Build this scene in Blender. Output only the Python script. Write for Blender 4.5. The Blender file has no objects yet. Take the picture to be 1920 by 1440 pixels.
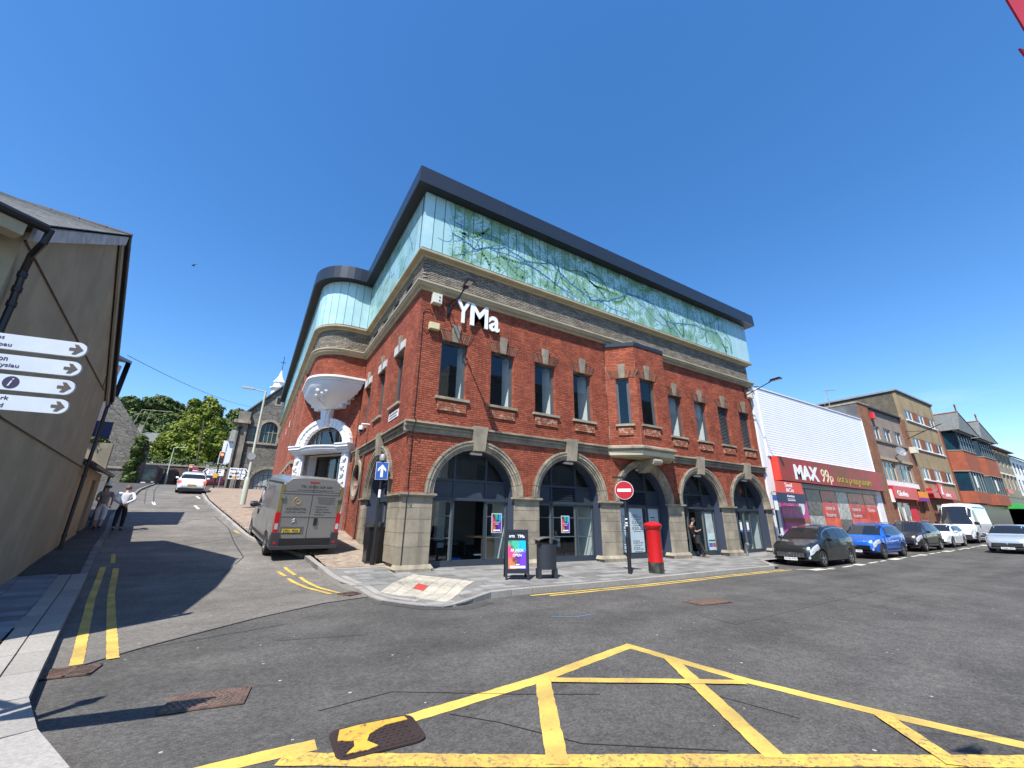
import bpy, bmesh, math, random
import numpy as np
from mathutils import Vector, Matrix, Euler
from mathutils.geometry import tessellate_polygon
random.seed(7); rng = np.random.default_rng(7)
S = bpy.context.scene; COL = S.collection
PI = math.pi; R = math.radians
# ------------------------------------------------------------------ camera
cd = bpy.data.cameras.new('camera'); cam = bpy.data.objects.new('camera', cd); COL.objects.link(cam)
rt = Vector((0.85052521, -0.52581011, 0.01142789)); up = Vector((-0.17395732, -0.26074641, 0.94960526)); fw = Vector((0.49633227, 0.80965118, 0.31323992))
cam.matrix_world = Matrix(((rt.x, up.x, -fw.x, -4.0696), (rt.y, up.y, -fw.y, -13.0161), (rt.z, up.z, -fw.z, 1.55), (0, 0, 0, 1)))
cd.sensor_width = 36; cd.lens = 36*769.4/1920; cd.clip_start = 0.05; cd.clip_end = 3000
S.camera = cam
# ------------------------------------------------------------------ sky, sun, exposure
SUNV = Vector((.47, .385, -1.0)).normalized()
el = math.asin(-SUNV.z); az = math.atan2(-SUNV.x, -SUNV.y)       # clockwise from +Y
W = bpy.data.worlds.new('World'); S.world = W; W.use_nodes = True
nt = W.node_tree; bg = nt.nodes['Background']; sk = nt.nodes.new('ShaderNodeTexSky')
sk.sky_type = 'NISHITA'; sk.sun_disc = False; sk.sun_elevation = el; sk.sun_rotation = az
sk.air_density = 1.05; sk.dust_density = 0.25; sk.ozone_density = 3.2; sk.altitude = 150
hs = nt.nodes.new('ShaderNodeHueSaturation'); hs.inputs['Saturation'].default_value = 1.27; hs.inputs['Hue'].default_value = .503
nt.links.new(sk.outputs[0], hs.inputs['Color']); # a few thin wisps of cloud low in the sky, all round
tcw = nt.nodes.new('ShaderNodeTexCoord'); mpw = nt.nodes.new('ShaderNodeMapping'); mpw.inputs['Scale'].default_value = (1, 1, 4.5); nt.links.new(tcw.outputs['Generated'], mpw.inputs[0])
nzw = nt.nodes.new('ShaderNodeTexNoise'); nzw.inputs['Scale'].default_value = 3.4; nzw.inputs['Detail'].default_value = 9; nzw.inputs['Roughness'].default_value = .62; nt.links.new(mpw.outputs[0], nzw.inputs['Vector'])
m1 = nt.nodes.new('ShaderNodeMapRange'); nt.links.new(nzw.outputs['Fac'], m1.inputs[0]); m1.inputs[1].default_value = .56; m1.inputs[2].default_value = .76; m1.inputs[4].default_value = .55
spw = nt.nodes.new('ShaderNodeSeparateXYZ'); nt.links.new(tcw.outputs['Generated'], spw.inputs[0]); m2 = nt.nodes.new('ShaderNodeMapRange'); nt.links.new(spw.outputs[2], m2.inputs[0]); m2.inputs[1].default_value = .26; m2.inputs[2].default_value = .10
mlw = nt.nodes.new('ShaderNodeMath'); mlw.operation = 'MULTIPLY'; nt.links.new(m1.outputs[0], mlw.inputs[0]); nt.links.new(m2.outputs[0], mlw.inputs[1])
mxw = nt.nodes.new('ShaderNodeMix'); mxw.data_type = 'RGBA'; nt.links.new(mlw.outputs[0], mxw.inputs[0]); nt.links.new(hs.outputs[0], mxw.inputs[6]); mxw.inputs[7].default_value = (4.6, 5.0, 5.6, 1)
nt.links.new(mxw.outputs[2], bg.inputs[0]); bg.inputs[1].default_value = 0.136
sl = bpy.data.lights.new('sun', 'SUN'); sl.energy = 4.75; sl.angle = R(.5); sl.color = (1, .955, .89)
so = bpy.data.objects.new('sun', sl); COL.objects.link(so); so.rotation_euler = SUNV.to_track_quat('-Z', 'Y').to_euler()
S.view_settings.view_transform = 'Standard'; S.view_settings.look = 'None'; S.view_settings.gamma = 1; S.view_settings.exposure = 0.80
S.view_settings.use_curve_mapping = False
S.render.engine = 'CYCLES'; S.cycles.max_bounces = 8; S.cycles.transparent_max_bounces = 12
# ------------------------------------------------------------------ helpers
def lin(c):
    if isinstance(c, (int, float)): return (c, c, c, 1)
    return (c[0], c[1], c[2], 1)
_m = {}
def mat(name, c, c2=None, sc=3.0, det=4, rough=.7, isl=0, vary=.15, vs=1.2, bump=0, bs=20, metal=0, spec=.5, emit=0, dirt=None, coat=0, lo=.4, hi=.6, streak=None):
    """procedural surface: base colour c, patches of c2, soft tone variation, per-piece variation, fine relief, stains"""
    if name in _m: return _m[name]
    m = bpy.data.materials.new(name); m.use_nodes = True; n = m.node_tree; N = n.nodes; L = n.links
    b = N['Principled BSDF']; b.inputs['Roughness'].default_value = rough; b.inputs['Metallic'].default_value = metal
    b.inputs['Specular IOR Level'].default_value = spec; b.inputs['Coat Weight'].default_value = coat; b.inputs['Coat Roughness'].default_value = .04
    tc = N.new('ShaderNodeTexCoord'); geo = N.new('ShaderNodeNewGeometry'); oi = N.new('ShaderNodeObjectInfo')
    def noise(scale, detail=4, rg=.6):
        t = N.new('ShaderNodeTexNoise'); t.inputs['Scale'].default_value = scale; t.inputs['Detail'].default_value = detail; t.inputs['Roughness'].default_value = rg
        L.new(tc.outputs['Object'], t.inputs['Vector']); return t.outputs['Fac']
    def math_(op, a, bb=None):
        t = N.new('ShaderNodeMath'); t.operation = op
        for i, v in enumerate((a, bb)):
            if v is None: continue
            if isinstance(v, (int, float)): t.inputs[i].default_value = v
            else: L.new(v, t.inputs[i])
        return t.outputs[0]
    def rng_(v, a, bb, c_, d):
        t = N.new('ShaderNodeMapRange'); L.new(v, t.inputs[0])
        for i, x in enumerate((a, bb, c_, d)): t.inputs[i+1].default_value = x
        return t.outputs[0]
    def mix(f, a, bb):
        t = N.new('ShaderNodeMix'); t.data_type = 'RGBA'
        if isinstance(f, (int, float)): t.inputs[0].default_value = f
        else: L.new(f, t.inputs[0])
        for i, v in ((6, a), (7, bb)):
            if isinstance(v, tuple): t.inputs[i].default_value = v
            else: L.new(v, t.inputs[i])
        return t.outputs[2]
    col = lin(c)
    if c2 is not None: col = mix(rng_(noise(sc, det), lo, hi, 0, 1), lin(c), lin(c2))
    r = math_('FRACT', math_('ADD', geo.outputs['Random Per Island'], oi.outputs['Random']))
    v = rng_(noise(vs, 5), .25, .75, 1-vary, 1+vary)
    if isl: v = math_('MULTIPLY', v, rng_(r, 0, 1, 1-isl, 1+isl))
    t = N.new('ShaderNodeVectorMath'); t.operation = 'SCALE'
    if isinstance(col, tuple): t.inputs[0].default_value = col[:3]
    else: L.new(col, t.inputs[0])
    L.new(v, t.inputs['Scale']); col = t.outputs[0]
    if streak:
        mp = N.new('ShaderNodeMapping'); mp.inputs['Scale'].default_value = (1, 1, .12); L.new(tc.outputs['Object'], mp.inputs[0]); t2 = N.new('ShaderNodeTexNoise'); t2.inputs['Scale'].default_value = streak[1]; t2.inputs['Detail'].default_value = 6; L.new(mp.outputs[0], t2.inputs['Vector'])
        col = mix(rng_(t2.outputs['Fac'], streak[2], streak[2]+.2, 0, .75), col, lin(streak[0]))
    if dirt:
        dc, dsc, dlo = dirt; col = mix(rng_(noise(dsc, 7, .7), dlo, dlo+.12, 0, .85), col, lin(dc))
    L.new(col, b.inputs['Base Color'])
    if emit:
        L.new(col, b.inputs['Emission Color']); b.inputs['Emission Strength'].default_value = emit
    if bump:
        bn = N.new('ShaderNodeBump'); bn.inputs['Strength'].default_value = bump; bn.inputs['Distance'].default_value = .02
        L.new(noise(bs, 6, .65), bn.inputs['Height']); L.new(bn.outputs[0], b.inputs['Normal'])
    _m[name] = m; m['api'] = 1; return m
def glass(name, tint, refl=.12, rough=.02):
    if name in _m: return _m[name]
    m = bpy.data.materials.new(name); m.use_nodes = True; N = m.node_tree.nodes; L = m.node_tree.links
    N.remove(N['Principled BSDF']); out = N['Material Output']
    tr = N.new('ShaderNodeBsdfTransparent'); tr.inputs[0].default_value = lin(tint)
    gl = N.new('ShaderNodeBsdfGlossy'); gl.inputs['Roughness'].default_value = rough; gl.inputs[0].default_value = (.95, .97, 1, 1)
    ge = N.new('ShaderNodeNewGeometry'); dt = N.new('ShaderNodeVectorMath'); dt.operation = 'DOT_PRODUCT'; L.new(ge.outputs['Normal'], dt.inputs[0]); L.new(ge.outputs['Incoming'], dt.inputs[1])
    def mm(op, a, b_):
        t = N.new('ShaderNodeMath'); t.operation = op
        for i_, v_ in enumerate((a, b_)):
            if isinstance(v_, (int, float)): t.inputs[i_].default_value = v_
            else: L.new(v_, t.inputs[i_])
        return t
    ad = mm('ADD', mm('MULTIPLY', mm('POWER', mm('SUBTRACT', 1.0, mm('ABSOLUTE', dt.outputs['Value'], 0).outputs[0]).outputs[0], 4.5).outputs[0], .9).outputs[0], refl); ad.use_clamp = True
    tc = N.new('ShaderNodeTexCoord'); no = N.new('ShaderNodeTexNoise'); no.inputs['Scale'].default_value = 1.1; no.inputs['Detail'].default_value = 2
    bn = N.new('ShaderNodeBump'); bn.inputs['Strength'].default_value = .006; bn.inputs['Distance'].default_value = .3
    L.new(tc.outputs['Object'], no.inputs['Vector']); L.new(no.outputs[0], bn.inputs['Height']); L.new(bn.outputs[0], gl.inputs['Normal'])
    mx = N.new('ShaderNodeMixShader'); L.new(ad.outputs[0], mx.inputs[0]); L.new(tr.outputs[0], mx.inputs[1]); L.new(gl.outputs[0], mx.inputs[2])
    L.new(mx.outputs[0], out.inputs[0]); _m[name] = m; return m
class Fr:
    """a wall's own frame: u along it, d outward from it, z up"""
    def __init__(s, O, U, N): s.O = Vector(O); s.U = Vector(U).normalized(); s.N = Vector(N).normalized()
    def p(s, u, d, z): return (s.O.x+s.U.x*u+s.N.x*d, s.O.y+s.U.y*u+s.N.y*d, s.O.z+z)
ID = Fr((0, 0, 0), (1, 0, 0), (0, 1, 0))
class MB:
    def __init__(s): s.v = []; s.f = []
    def add(s, vs, fs):
        k = len(s.v); s.v += [tuple(v) for v in vs]; s.f += [tuple(i+k for i in f) for f in fs]; return s
    def box(s, F, u0, u1, d0, d1, z0, z1):
        q = [F.p(u, d, z) for z in (z0, z1) for d in (d0, d1) for u in (u0, u1)]
        return s.add(q, [(0, 1, 3, 2), (4, 6, 7, 5), (0, 4, 5, 1), (2, 3, 7, 6), (0, 2, 6, 4), (1, 5, 7, 3)])
    def hexa(s, q): return s.add(q, [(0, 1, 3, 2), (4, 6, 7, 5), (0, 4, 5, 1), (2, 3, 7, 6), (0, 2, 6, 4), (1, 5, 7, 3)])
    def quad(s, a, b, c, d): return s.add([a, b, c, d], [(0, 1, 2, 3)])
    def prism(s, F, outer, d0, d1, holes=()):
        """outline (u,z) with holes extruded from d0 to d1"""
        loops = [list(outer)]+[list(h) for h in holes]; flat = [p for l in loops for p in l]
        tris = tessellate_polygon([[Vector((p[0], p[1], 0)) for p in l] for l in loops]); n = len(flat)
        vs = [F.p(p[0], d0, p[1]) for p in flat]+[F.p(p[0], d1, p[1]) for p in flat]
        fs = [tuple(t) for t in tris]+[tuple(i+n for i in reversed(t)) for t in tris]; k = 0
        for l in loops:
            m = len(l)
            for i in range(m): j = (i+1) % m; fs.append((k+i, k+j, k+j+n, k+i+n))
            k += m
        return s.add(vs, fs)
    def tube(s, pts, r, n=8, caps=True):
        pts = [Vector(p) for p in pts]; rs = r if isinstance(r, (list, tuple)) else [r]*len(pts); vs = []; fs = []; m = len(pts)
        ref = Vector((0, 0, 1))
        if abs((pts[-1]-pts[0]).normalized().z) > .95: ref = Vector((1, 0, 0))
        for i, p in enumerate(pts):
            t = (pts[min(i+1, m-1)]-pts[max(i-1, 0)]).normalized(); a = t.cross(ref)
            if a.length < 1e-4: a = t.cross(Vector((0, 1, 0)))
            a.normalize(); b = t.cross(a)
            vs += [p+(a*math.cos(2*PI*k/n)+b*math.sin(2*PI*k/n))*rs[i] for k in range(n)]
        for i in range(m-1):
            for k in range(n): fs.append((i*n+k, i*n+(k+1) % n, (i+1)*n+(k+1) % n, (i+1)*n+k))
        if caps: fs += [tuple(range(n)), tuple((m-1)*n+k for k in reversed(range(n)))]
        return s.add(vs, fs)
    def lathe(s, prof, c=(0, 0, 0), n=24, ax=None, sx=1, sy=1):
        c = Vector(c); ax = Vector(ax or (0, 0, 1)).normalized(); a = ax.orthogonal().normalized(); b = ax.cross(a); vs = []; fs = []
        for r, h in prof: vs += [c+ax*h+a*(r*sx*math.cos(2*PI*k/n))+b*(r*sy*math.sin(2*PI*k/n)) for k in range(n)]
        for i in range(len(prof)-1):
            for k in range(n): fs.append((i*n+k, i*n+(k+1) % n, (i+1)*n+(k+1) % n, (i+1)*n+k))
        fs += [tuple(reversed(range(n))), tuple((len(prof)-1)*n+k for k in range(n))]
        return s.add(vs, fs)
    def build(s, name, m, parent=None, smooth=False, world=True, kind=None, loc=None):
        me = bpy.data.meshes.new(name); vs = np.array(s.v, dtype=float).reshape(-1, 3); o = bpy.data.objects.new(name, me)
        if parent is not None and world: vs = vs-np.array(basepos(parent))
        if parent is None and loc is not None: vs = vs-np.array(loc); o.location = loc
        me.from_pydata(vs.tolist(), [], s.f)
        if len(s.f) < 30000:
            bm = bmesh.new(); bm.from_mesh(me); bmesh.ops.recalc_face_normals(bm, faces=bm.faces); bm.to_mesh(me); bm.free()
        if smooth:
            me.polygons.foreach_set('use_smooth', [True]*len(me.polygons))
            if smooth != 'all': me.set_sharp_from_angle(angle=R(40))
        for mm in (m if isinstance(m, (list, tuple)) else [m]): me.materials.append(mm)
        COL.objects.link(o)
        if parent is not None: o.parent = parent
        if kind: o['kind'] = kind
        return o
def basepos(o):
    x = Vector((0, 0, 0))
    while o is not None: x += o.location; o = o.parent
    return tuple(x)
def tag(o, label, cat, group=None, kind=None):
    o['label'] = label; o['category'] = cat
    if group: o['group'] = group
    if kind: o['kind'] = kind
    return o
def thing(name, label, cat, loc=(0, 0, 0), rot=0, group=None, pitch=0):
    o = bpy.data.objects.new(name, None); COL.objects.link(o); o.location = loc; o.rotation_euler = (0, pitch, rot); o.empty_display_size = .2
    return tag(o, label, cat, group)
def struct(name, mb, m, **k):
    o = mb.build(name, m, **k); o['kind'] = 'structure'; return o
def copy_tree(o, parent=None):
    c = o.copy(); COL.objects.link(c); c.parent = parent
    for ch in list(o.children): copy_tree(ch, c)
    return c
def inst(proto, name, parent, pos, scale=(1, 1, 1), rz=0):
    """a piece sharing the mesh of proto"""
    o = bpy.data.objects.new(name, proto); COL.objects.link(o); o.parent = parent
    o.location = Vector(pos)-Vector(basepos(parent)); o.scale = scale; o.rotation_euler = (0, 0, rz); return o
def text(s, F, u0, u1, z0, z1, d, th, m, parent, name='lettering', bold=0.0, shear=0, fit=True):
    cu = bpy.data.curves.new('t', 'FONT'); cu.body = s; cu.size = 1; cu.offset = bold; cu.shear = shear; cu.resolution_u = 3; cu.extrude = .5
    cu.align_x = 'LEFT'; to = bpy.data.objects.new('t', cu); COL.objects.link(to)
    me = bpy.data.meshes.new_from_object(to.evaluated_get(bpy.context.evaluated_depsgraph_get())); bpy.data.objects.remove(to)
    co = np.array([v.co[:] for v in me.vertices])
    if not len(co): return None
    a = co.min(0); b = co.max(0); w = max(b[0]-a[0], 1e-6); h = max(b[1]-a[1], 1e-6)
    sx = (u1-u0)/w; sz = (z1-z0)/h
    if not fit: sx = min(sx, sz)
    mb = MB(); mb.v = [F.p(u0+(x-a[0])*sx, d+(z+.5)*th, z0+(y-a[1])*sz) for x, y, z in co]; mb.f = [tuple(p.vertices) for p in me.polygons]
    bpy.data.meshes.remove(me)
    return mb.build(name, m, parent)
def arcpts(uc, zc, r, a0, a1, n, rz=None):
    rz = rz or r; return [(uc+r*math.cos(R(a0+(a1-a0)*i/n)), zc+rz*math.sin(R(a0+(a1-a0)*i/n))) for i in range(n+1)]
def archhole(uc, r, zs, z0, n=24, rz=None): return [(uc+r, z0)]+arcpts(uc, zs, r, 0, 180, n, rz)+[(uc-r, z0)]
def rect(u0, u1, z0, z1): return [(u0, z0), (u1, z0), (u1, z1), (u0, z1)]
# ------------------------------------------------------------------ the lie of the land
HY = [-3, 0, 1.75, 2.5, 4, 7, 9, 15, 27, 35, 45, 60, 90]; HZ = [0, .04, .18, .3, .48, .76, 1.0, 1.75, 3.35, 4.0, 4.75, 5.6, 5.9]
RX = [0, 18, 23, 34, 45, 80, 150, 400]; RZ = [0, -.1, .0, .2, .45, 1.05, 2.2, 5]
def G(x, y): return -.12+float(np.interp(y, HY, HZ))+(float(np.interp(x, RX, RZ)) if y < 3 else 0)
# ------------------------------------------------------------------ shared materials
M = {}
M['red'] = mat('red_brick', (.345, .096, .052), (.265, .070, .042), sc=1.1, isl=.26, vary=.13, vs=.4, bump=.04, bs=60, rough=.85, dirt=((.42, .25, .18), 2.4, .70), spec=.25, streak=((.17, .055, .038), 1.3, .60))
M['mortar'] = mat('mortar', (.13, .062, .045), (.46, .31, .24), sc=1.3, det=7, lo=.46, hi=.60, rough=.95, bump=.3, spec=.2)
M['grey_brick'] = mat('grey_brick', (.27, .235, .185), (.20, .175, .14), sc=3, isl=.25, rough=.8, bump=.3, bs=50)
M['greymortar'] = mat('grey_mortar', (.055, .048, .042), rough=.95)
M['stone'] = mat('sandstone', (.345, .30, .222), (.255, .222, .168), sc=1.6, isl=.14, vary=.22, vs=1.5, bump=.45, bs=35, rough=.9, dirt=((.13, .115, .09), 1.8, .61), spec=.25, streak=((.17, .15, .115), 2.5, .52))
M['cream'] = mat('cream_coping', (.42, .355, .225), (.36, .305, .195), sc=2, rough=.7, vary=.08, dirt=((.27, .22, .14), 4, .62))
M['white'] = mat('white_paint', (.74, .75, .76), rough=.6, vary=.05, dirt=((.5, .5, .48), 4, .68))
M['whitesmooth'] = mat('white_letter', (.82, .83, .85), rough=.4, vary=.02)
M['navy'] = mat('navy_metal', (.032, .045, .062), rough=.45, vary=.08)
M['navyreveal'] = mat('navy_reveal', (.04, .052, .085), rough=.65, vary=.1)
M['frame'] = mat('grey_frame', (.085, .10, .105), rough=.4, vary=.06)
M['frame2'] = mat('door_frame_grey', (.10, .115, .115), rough=.45, vary=.06)
M['fascia'] = mat('slate_blue_metal', (.027, .035, .048), rough=.38, vary=.06, metal=.3)
M['soffit'] = mat('dark_soffit', (.022, .028, .032), rough=.6)
M['black'] = mat('black_metal', (.012, .012, .014), rough=.35, vary=.1)
M['blackmatt'] = mat('black_plastic', (.02, .02, .022), rough=.6, vary=.1)
M['glass'] = glass('window_glass', (.93, .97, .97), .055)
M['shopglass'] = glass('shop_glass', (.93, .97, .97), .05)
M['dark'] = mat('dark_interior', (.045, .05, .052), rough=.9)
M['grey_in'] = mat('grey_interior', (.16, .165, .165), rough=.9)
M['white_in'] = mat('white_plaster_reveal', (.75, .78, .76), rough=.9, vary=.03)
M['steel'] = mat('galvanised_steel', (.36, .37, .37), rough=.5, metal=.5)
def asphalt(name, c, contrast, fleck, fsc=34, warm=(1, 1, 1)):
    m = bpy.data.materials.new(name); m.use_nodes = True; N = m.node_tree.nodes; L = m.node_tree.links; b = N['Principled BSDF']; tc = N.new('ShaderNodeTexCoord')
    def nz(sc, det, rg=.6):
        t = N.new('ShaderNodeTexNoise'); t.inputs['Scale'].default_value = sc; t.inputs['Detail'].default_value = det; t.inputs['Roughness'].default_value = rg; L.new(tc.outputs['Object'], t.inputs['Vector']); return t.outputs['Fac']
    def mr(v, a, bb, c_, d):
        t = N.new('ShaderNodeMapRange'); L.new(v, t.inputs[0])
        for i, x in enumerate((a, bb, c_, d)): t.inputs[i+1].default_value = x
        return t.outputs[0]
    def mul(a, bb): t = N.new('ShaderNodeMath'); t.operation = 'MULTIPLY'; L.new(a, t.inputs[0]); L.new(bb, t.inputs[1]); return t.outputs[0]
    v1 = N.new('ShaderNodeTexVoronoi'); v1.inputs['Scale'].default_value = fsc; L.new(tc.outputs['Object'], v1.inputs['Vector']); sp = N.new('ShaderNodeSeparateColor'); L.new(v1.outputs['Color'], sp.inputs[0])
    k = mul(mr(sp.outputs[0], 0, 1, 1-contrast, 1+contrast), mul(mr(nz(1.1, 9, .72), .3, .7, .74, 1.26), mul(mr(nz(.22, 5), .35, .65, .80, 1.18), mr(nz(9, 5, .7), .3, .7, .84, 1.16))))
    mpt = N.new('ShaderNodeMapping'); mpt.inputs['Scale'].default_value = (.10, 1.1, 1); mpt.inputs['Rotation'].default_value = (0, 0, -.12); L.new(tc.outputs['Object'], mpt.inputs[0]); ntt = N.new('ShaderNodeTexNoise'); ntt.inputs['Scale'].default_value = 1.0; ntt.inputs['Detail'].default_value = 3; L.new(mpt.outputs[0], ntt.inputs['Vector']); k = mul(k, mr(ntt.outputs['Fac'], .35, .65, .88, 1.12))
    sc = N.new('ShaderNodeVectorMath'); sc.operation = 'SCALE'; sc.inputs[0].default_value = c; L.new(k, sc.inputs['Scale'])
    v2 = N.new('ShaderNodeTexVoronoi'); v2.inputs['Scale'].default_value = 7; L.new(tc.outputs['Object'], v2.inputs['Vector']); s2 = N.new('ShaderNodeSeparateColor'); L.new(v2.outputs['Color'], s2.inputs[0])
    th = N.new('ShaderNodeMath'); th.operation = 'LESS_THAN'; L.new(v2.outputs['Distance'], th.inputs[0]); t3 = N.new('ShaderNodeMath'); t3.operation = 'MULTIPLY'; L.new(s2.outputs[1], t3.inputs[0]); t3.inputs[1].default_value = .13; L.new(t3.outputs[0], th.inputs[1]); g3 = N.new('ShaderNodeMath'); g3.operation = 'GREATER_THAN'; L.new(s2.outputs[0], g3.inputs[0]); g3.inputs[1].default_value = .85
    mx = N.new('ShaderNodeMix'); mx.data_type = 'RGBA'; L.new(mul(th.outputs[0], g3.outputs[0]), mx.inputs[0]); L.new(sc.outputs[0], mx.inputs[6]); mx.inputs[7].default_value = lin(fleck)
    L.new(mx.outputs[2], b.inputs['Base Color']); b.inputs['Roughness'].default_value = .88; b.inputs['Specular IOR Level'].default_value = .3
    bn = N.new('ShaderNodeBump'); bn.inputs['Strength'].default_value = .5; bn.inputs['Distance'].default_value = .012; L.new(v1.outputs['Distance'], bn.inputs['Height']); L.new(bn.outputs[0], b.inputs['Normal']); m['api'] = 1; _m[name] = m; return m
M['aspha_'] = mat('asphalt_main', (.062, .061, .061), (.038, .038, .039), sc=90, det=2, rough=.92, vary=.17, vs=.35, bump=.55, bs=110, dirt=((.17, .165, .155), 70, .66), spec=.25)
M['aspha'] = asphalt('asphalt_road', (.079, .075, .069), .30, (.34, .33, .30), 52); M['asphb_'] = mat('asphalt_side', (.115, .108, .098), (.078, .074, .069), sc=80, det=2, rough=.95, vary=.15, vs=.4, bump=.4, bs=120, dirt=((.20, .19, .17), 60, .67), spec=.2)
M['asphb'] = asphalt('asphalt_side_street', (.142, .132, .117), .26, (.34, .33, .30), 55)
M['asphp'] = asphalt('asphalt_patch', (.066, .064, .061), .22, (.30, .30, .28), 60)
M['tar'] = mat('tar_seam', (.018, .018, .018), rough=.6)
M['yellow'] = mat('yellow_line', (.62, .43, .085), (.40, .28, .07), sc=1.3, det=6, rough=.8, vary=.12, bump=.3, bs=120, dirt=((.10, .09, .07), 34, .57))
M['yellow2'] = mat('yellow_line_worn', (.60, .40, .07), (.46, .30, .07), sc=5, rough=.8, dirt=((.09, .085, .07), 30, .51))
M['wline'] = mat('white_line', (.55, .53, .42), rough=.8, dirt=((.10, .10, .09), 12, .57))
M['granite'] = mat('pale_granite', (.31, .295, .265), (.25, .235, .215), sc=30, isl=.12, rough=.85, vary=.12, bump=.2, bs=80, dirt=((.24, .22, .19), 4, .6))
M['flag'] = mat('grey_paving', (.205, .20, .188), (.165, .162, .153), sc=3, isl=.33, rough=.85, vary=.12, bump=.2, bs=60, dirt=((.25, .23, .2), 3, .64))
M['flagw'] = mat('cream_tactile_paving', (.42, .39, .32), (.34, .315, .25), sc=6, isl=.1, rough=.85, bump=.3, bs=90)
M['block'] = mat('buff_block_paving', (.31, .245, .185), (.235, .185, .145), sc=4, isl=.2, rough=.9, vary=.15, bump=.3, bs=60)
M['iron'] = mat('rusty_iron', (.17, .105, .078), (.09, .062, .05), sc=8, rough=.7, metal=.3, bump=.3, bs=80)
M['irondark'] = mat('dark_iron', (.045, .03, .027), rough=.6, metal=.3, vary=.2)
# ================================================================== THE BRICK CORNER BUILDING
CAMP = Vector((-4.07, -13.02, 1.55))
FR = Fr((0, 0, 0), (1, 0, 0), (0, -1, 0)); FL = Fr((0, 0, 0), (0, 1, 0), (-1, 0, 0))
FC = Fr((0, 8.6, 0), (-.5686, .8226, 0), (-.8226, -.5686, 0)); FF = Fr((-2.35, 0, 0), (0, 1, 0), (-1, 0, 0))
ART = thing('arts_centre', 'red brick corner building with arched ground floor, pale glass top storey and white YMa letters', 'building', (0, 0, 0))
AC = [2.5, 6.68, 10.86, 15.03, 19.2]; WX = [.9, 2.95, 5.0, 7.03]; WX2 = [13.3, 15.42, 17.52, 19.6]; WW = 1.05
HB = .006
def free(u0, u1, blocks):
    iv = [(u0, u1)]
    for a, b in blocks:
        nv = []
        for c, d in iv:
            if b <= c or a >= d: nv.append((c, d)); continue
            if a > c: nv.append((c, a))
            if b < d: nv.append((b, d))
        iv = nv
    return [(c, d) for c, d in iv if d-c > .03]
def lay(u0, u1, z0, z1, blockers, hc=.075, ls=(.215, .1025), j=.0145, jit=.0):
    out = []; n = int(round((z1-z0)/hc)); period = sum(ls)
    for i in range(n):
        za = z0+i*hc; zm = za+hc/2; off = (i % 2)*(period/2)+(0 if len(ls) > 1 else 0)
        for c, d in free(u0, u1, blockers(zm)):
            k = math.floor((c-off)/period)-1; x = off+k*period
            while x < d:
                for l in ls:
                    a = max(x, c); b = min(x+l, d)
                    if b-a > .035: out.append((a+j/2, b-j/2, za+j/2, za+hc-j/2))
                    x += l
    return out
def arch_block(uc, r, zs):
    return lambda z: [(uc-math.sqrt(max(r*r-(z-zs)**2, 0)), uc+math.sqrt(max(r*r-(z-zs)**2, 0)))] if 0 <= z-zs < r else ([(uc-r, uc+r)] if z < zs else [])
def rect_block(a, b, z0, z1): return lambda z: [(a, b)] if z0 < z < z1 else []
def brickmesh(mb, F, br, d0=-.01, d1=HB, jit=0):
    for a, b, c, d in br:
        e = d1+(random.random()*jit if jit else 0)
        q = [F.p(a, d0, c), F.p(b, d0, c), F.p(b, d0, d), F.p(a, d0, d), F.p(a, e, c), F.p(b, e, c), F.p(b, e, d), F.p(a, e, d)]
        mb.add(q, [(4, 5, 6, 7), (0, 1, 5, 4), (1, 2, 6, 5), (2, 3, 7, 6), (3, 0, 4, 7)])
# ---- right facade -------------------------------------------------
LEN = 21.1
blk = []
for a in AC: blk.append(arch_block(a, 1.78, 2.31))
for w in WX+WX2: blk.append(rect_block(w, w+WW, 5.52, 7.75)); blk.append(rect_block(w-.04, w+WW+.04, 7.75, 8.14)); blk.append(rect_block(w+WW/2-.17, w+WW/2+.17, 8.1, 8.42))
blk.append(rect_block(8.98, 12.9, 4.3, 9.5)); blk.append(rect_block(-1, 30, 4.24, 4.62)); blk.append(rect_block(-1, 30, -1, 2.31))
rb = lay(.006, LEN, 2.31, 9.51, lambda z: [i for f in blk for i in f(z)])
# ---- left facade ---------------------------------------------------
WL = [(1.5, 2.65), (4.05, 5.15), (6.6, 7.7)]
blk2 = [arch_block(3.15, 1.78, 2.31), rect_block(-1, 9, 4.24, 4.62), rect_block(-1, 1.6, -1, 2.31), rect_block(4.7, 5.6, -1, 2.31)]
for a, b in WL: blk2 += [rect_block(a, b, 5.52, 7.75), rect_block(a-.04, b+.04, 7.75, 8.1), rect_block((a+b)/2-.15, (a+b)/2+.15, 8.1, 8.4)]
def ocb(z):
    t = (z-3.2)/.82; return [(7.2-.78*math.sqrt(1-t*t), 7.2+.78*math.sqrt(1-t*t))] if abs(t) < 1 else []
blk2.append(ocb)
lb = lay(.006, 8.35, .45, 9.51, lambda z: [i for f in blk2 for i in f(z)])
allb = [(FR, b) for b in rb]+[(FL, b) for b in lb]
allb.sort(key=lambda t: (Vector(t[0].p((t[1][0]+t[1][1])/2, 0, (t[1][2]+t[1][3])/2))-CAMP).length + (0 if t[1][1]-t[1][0] > .15 else 3))
bp = {}
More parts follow.
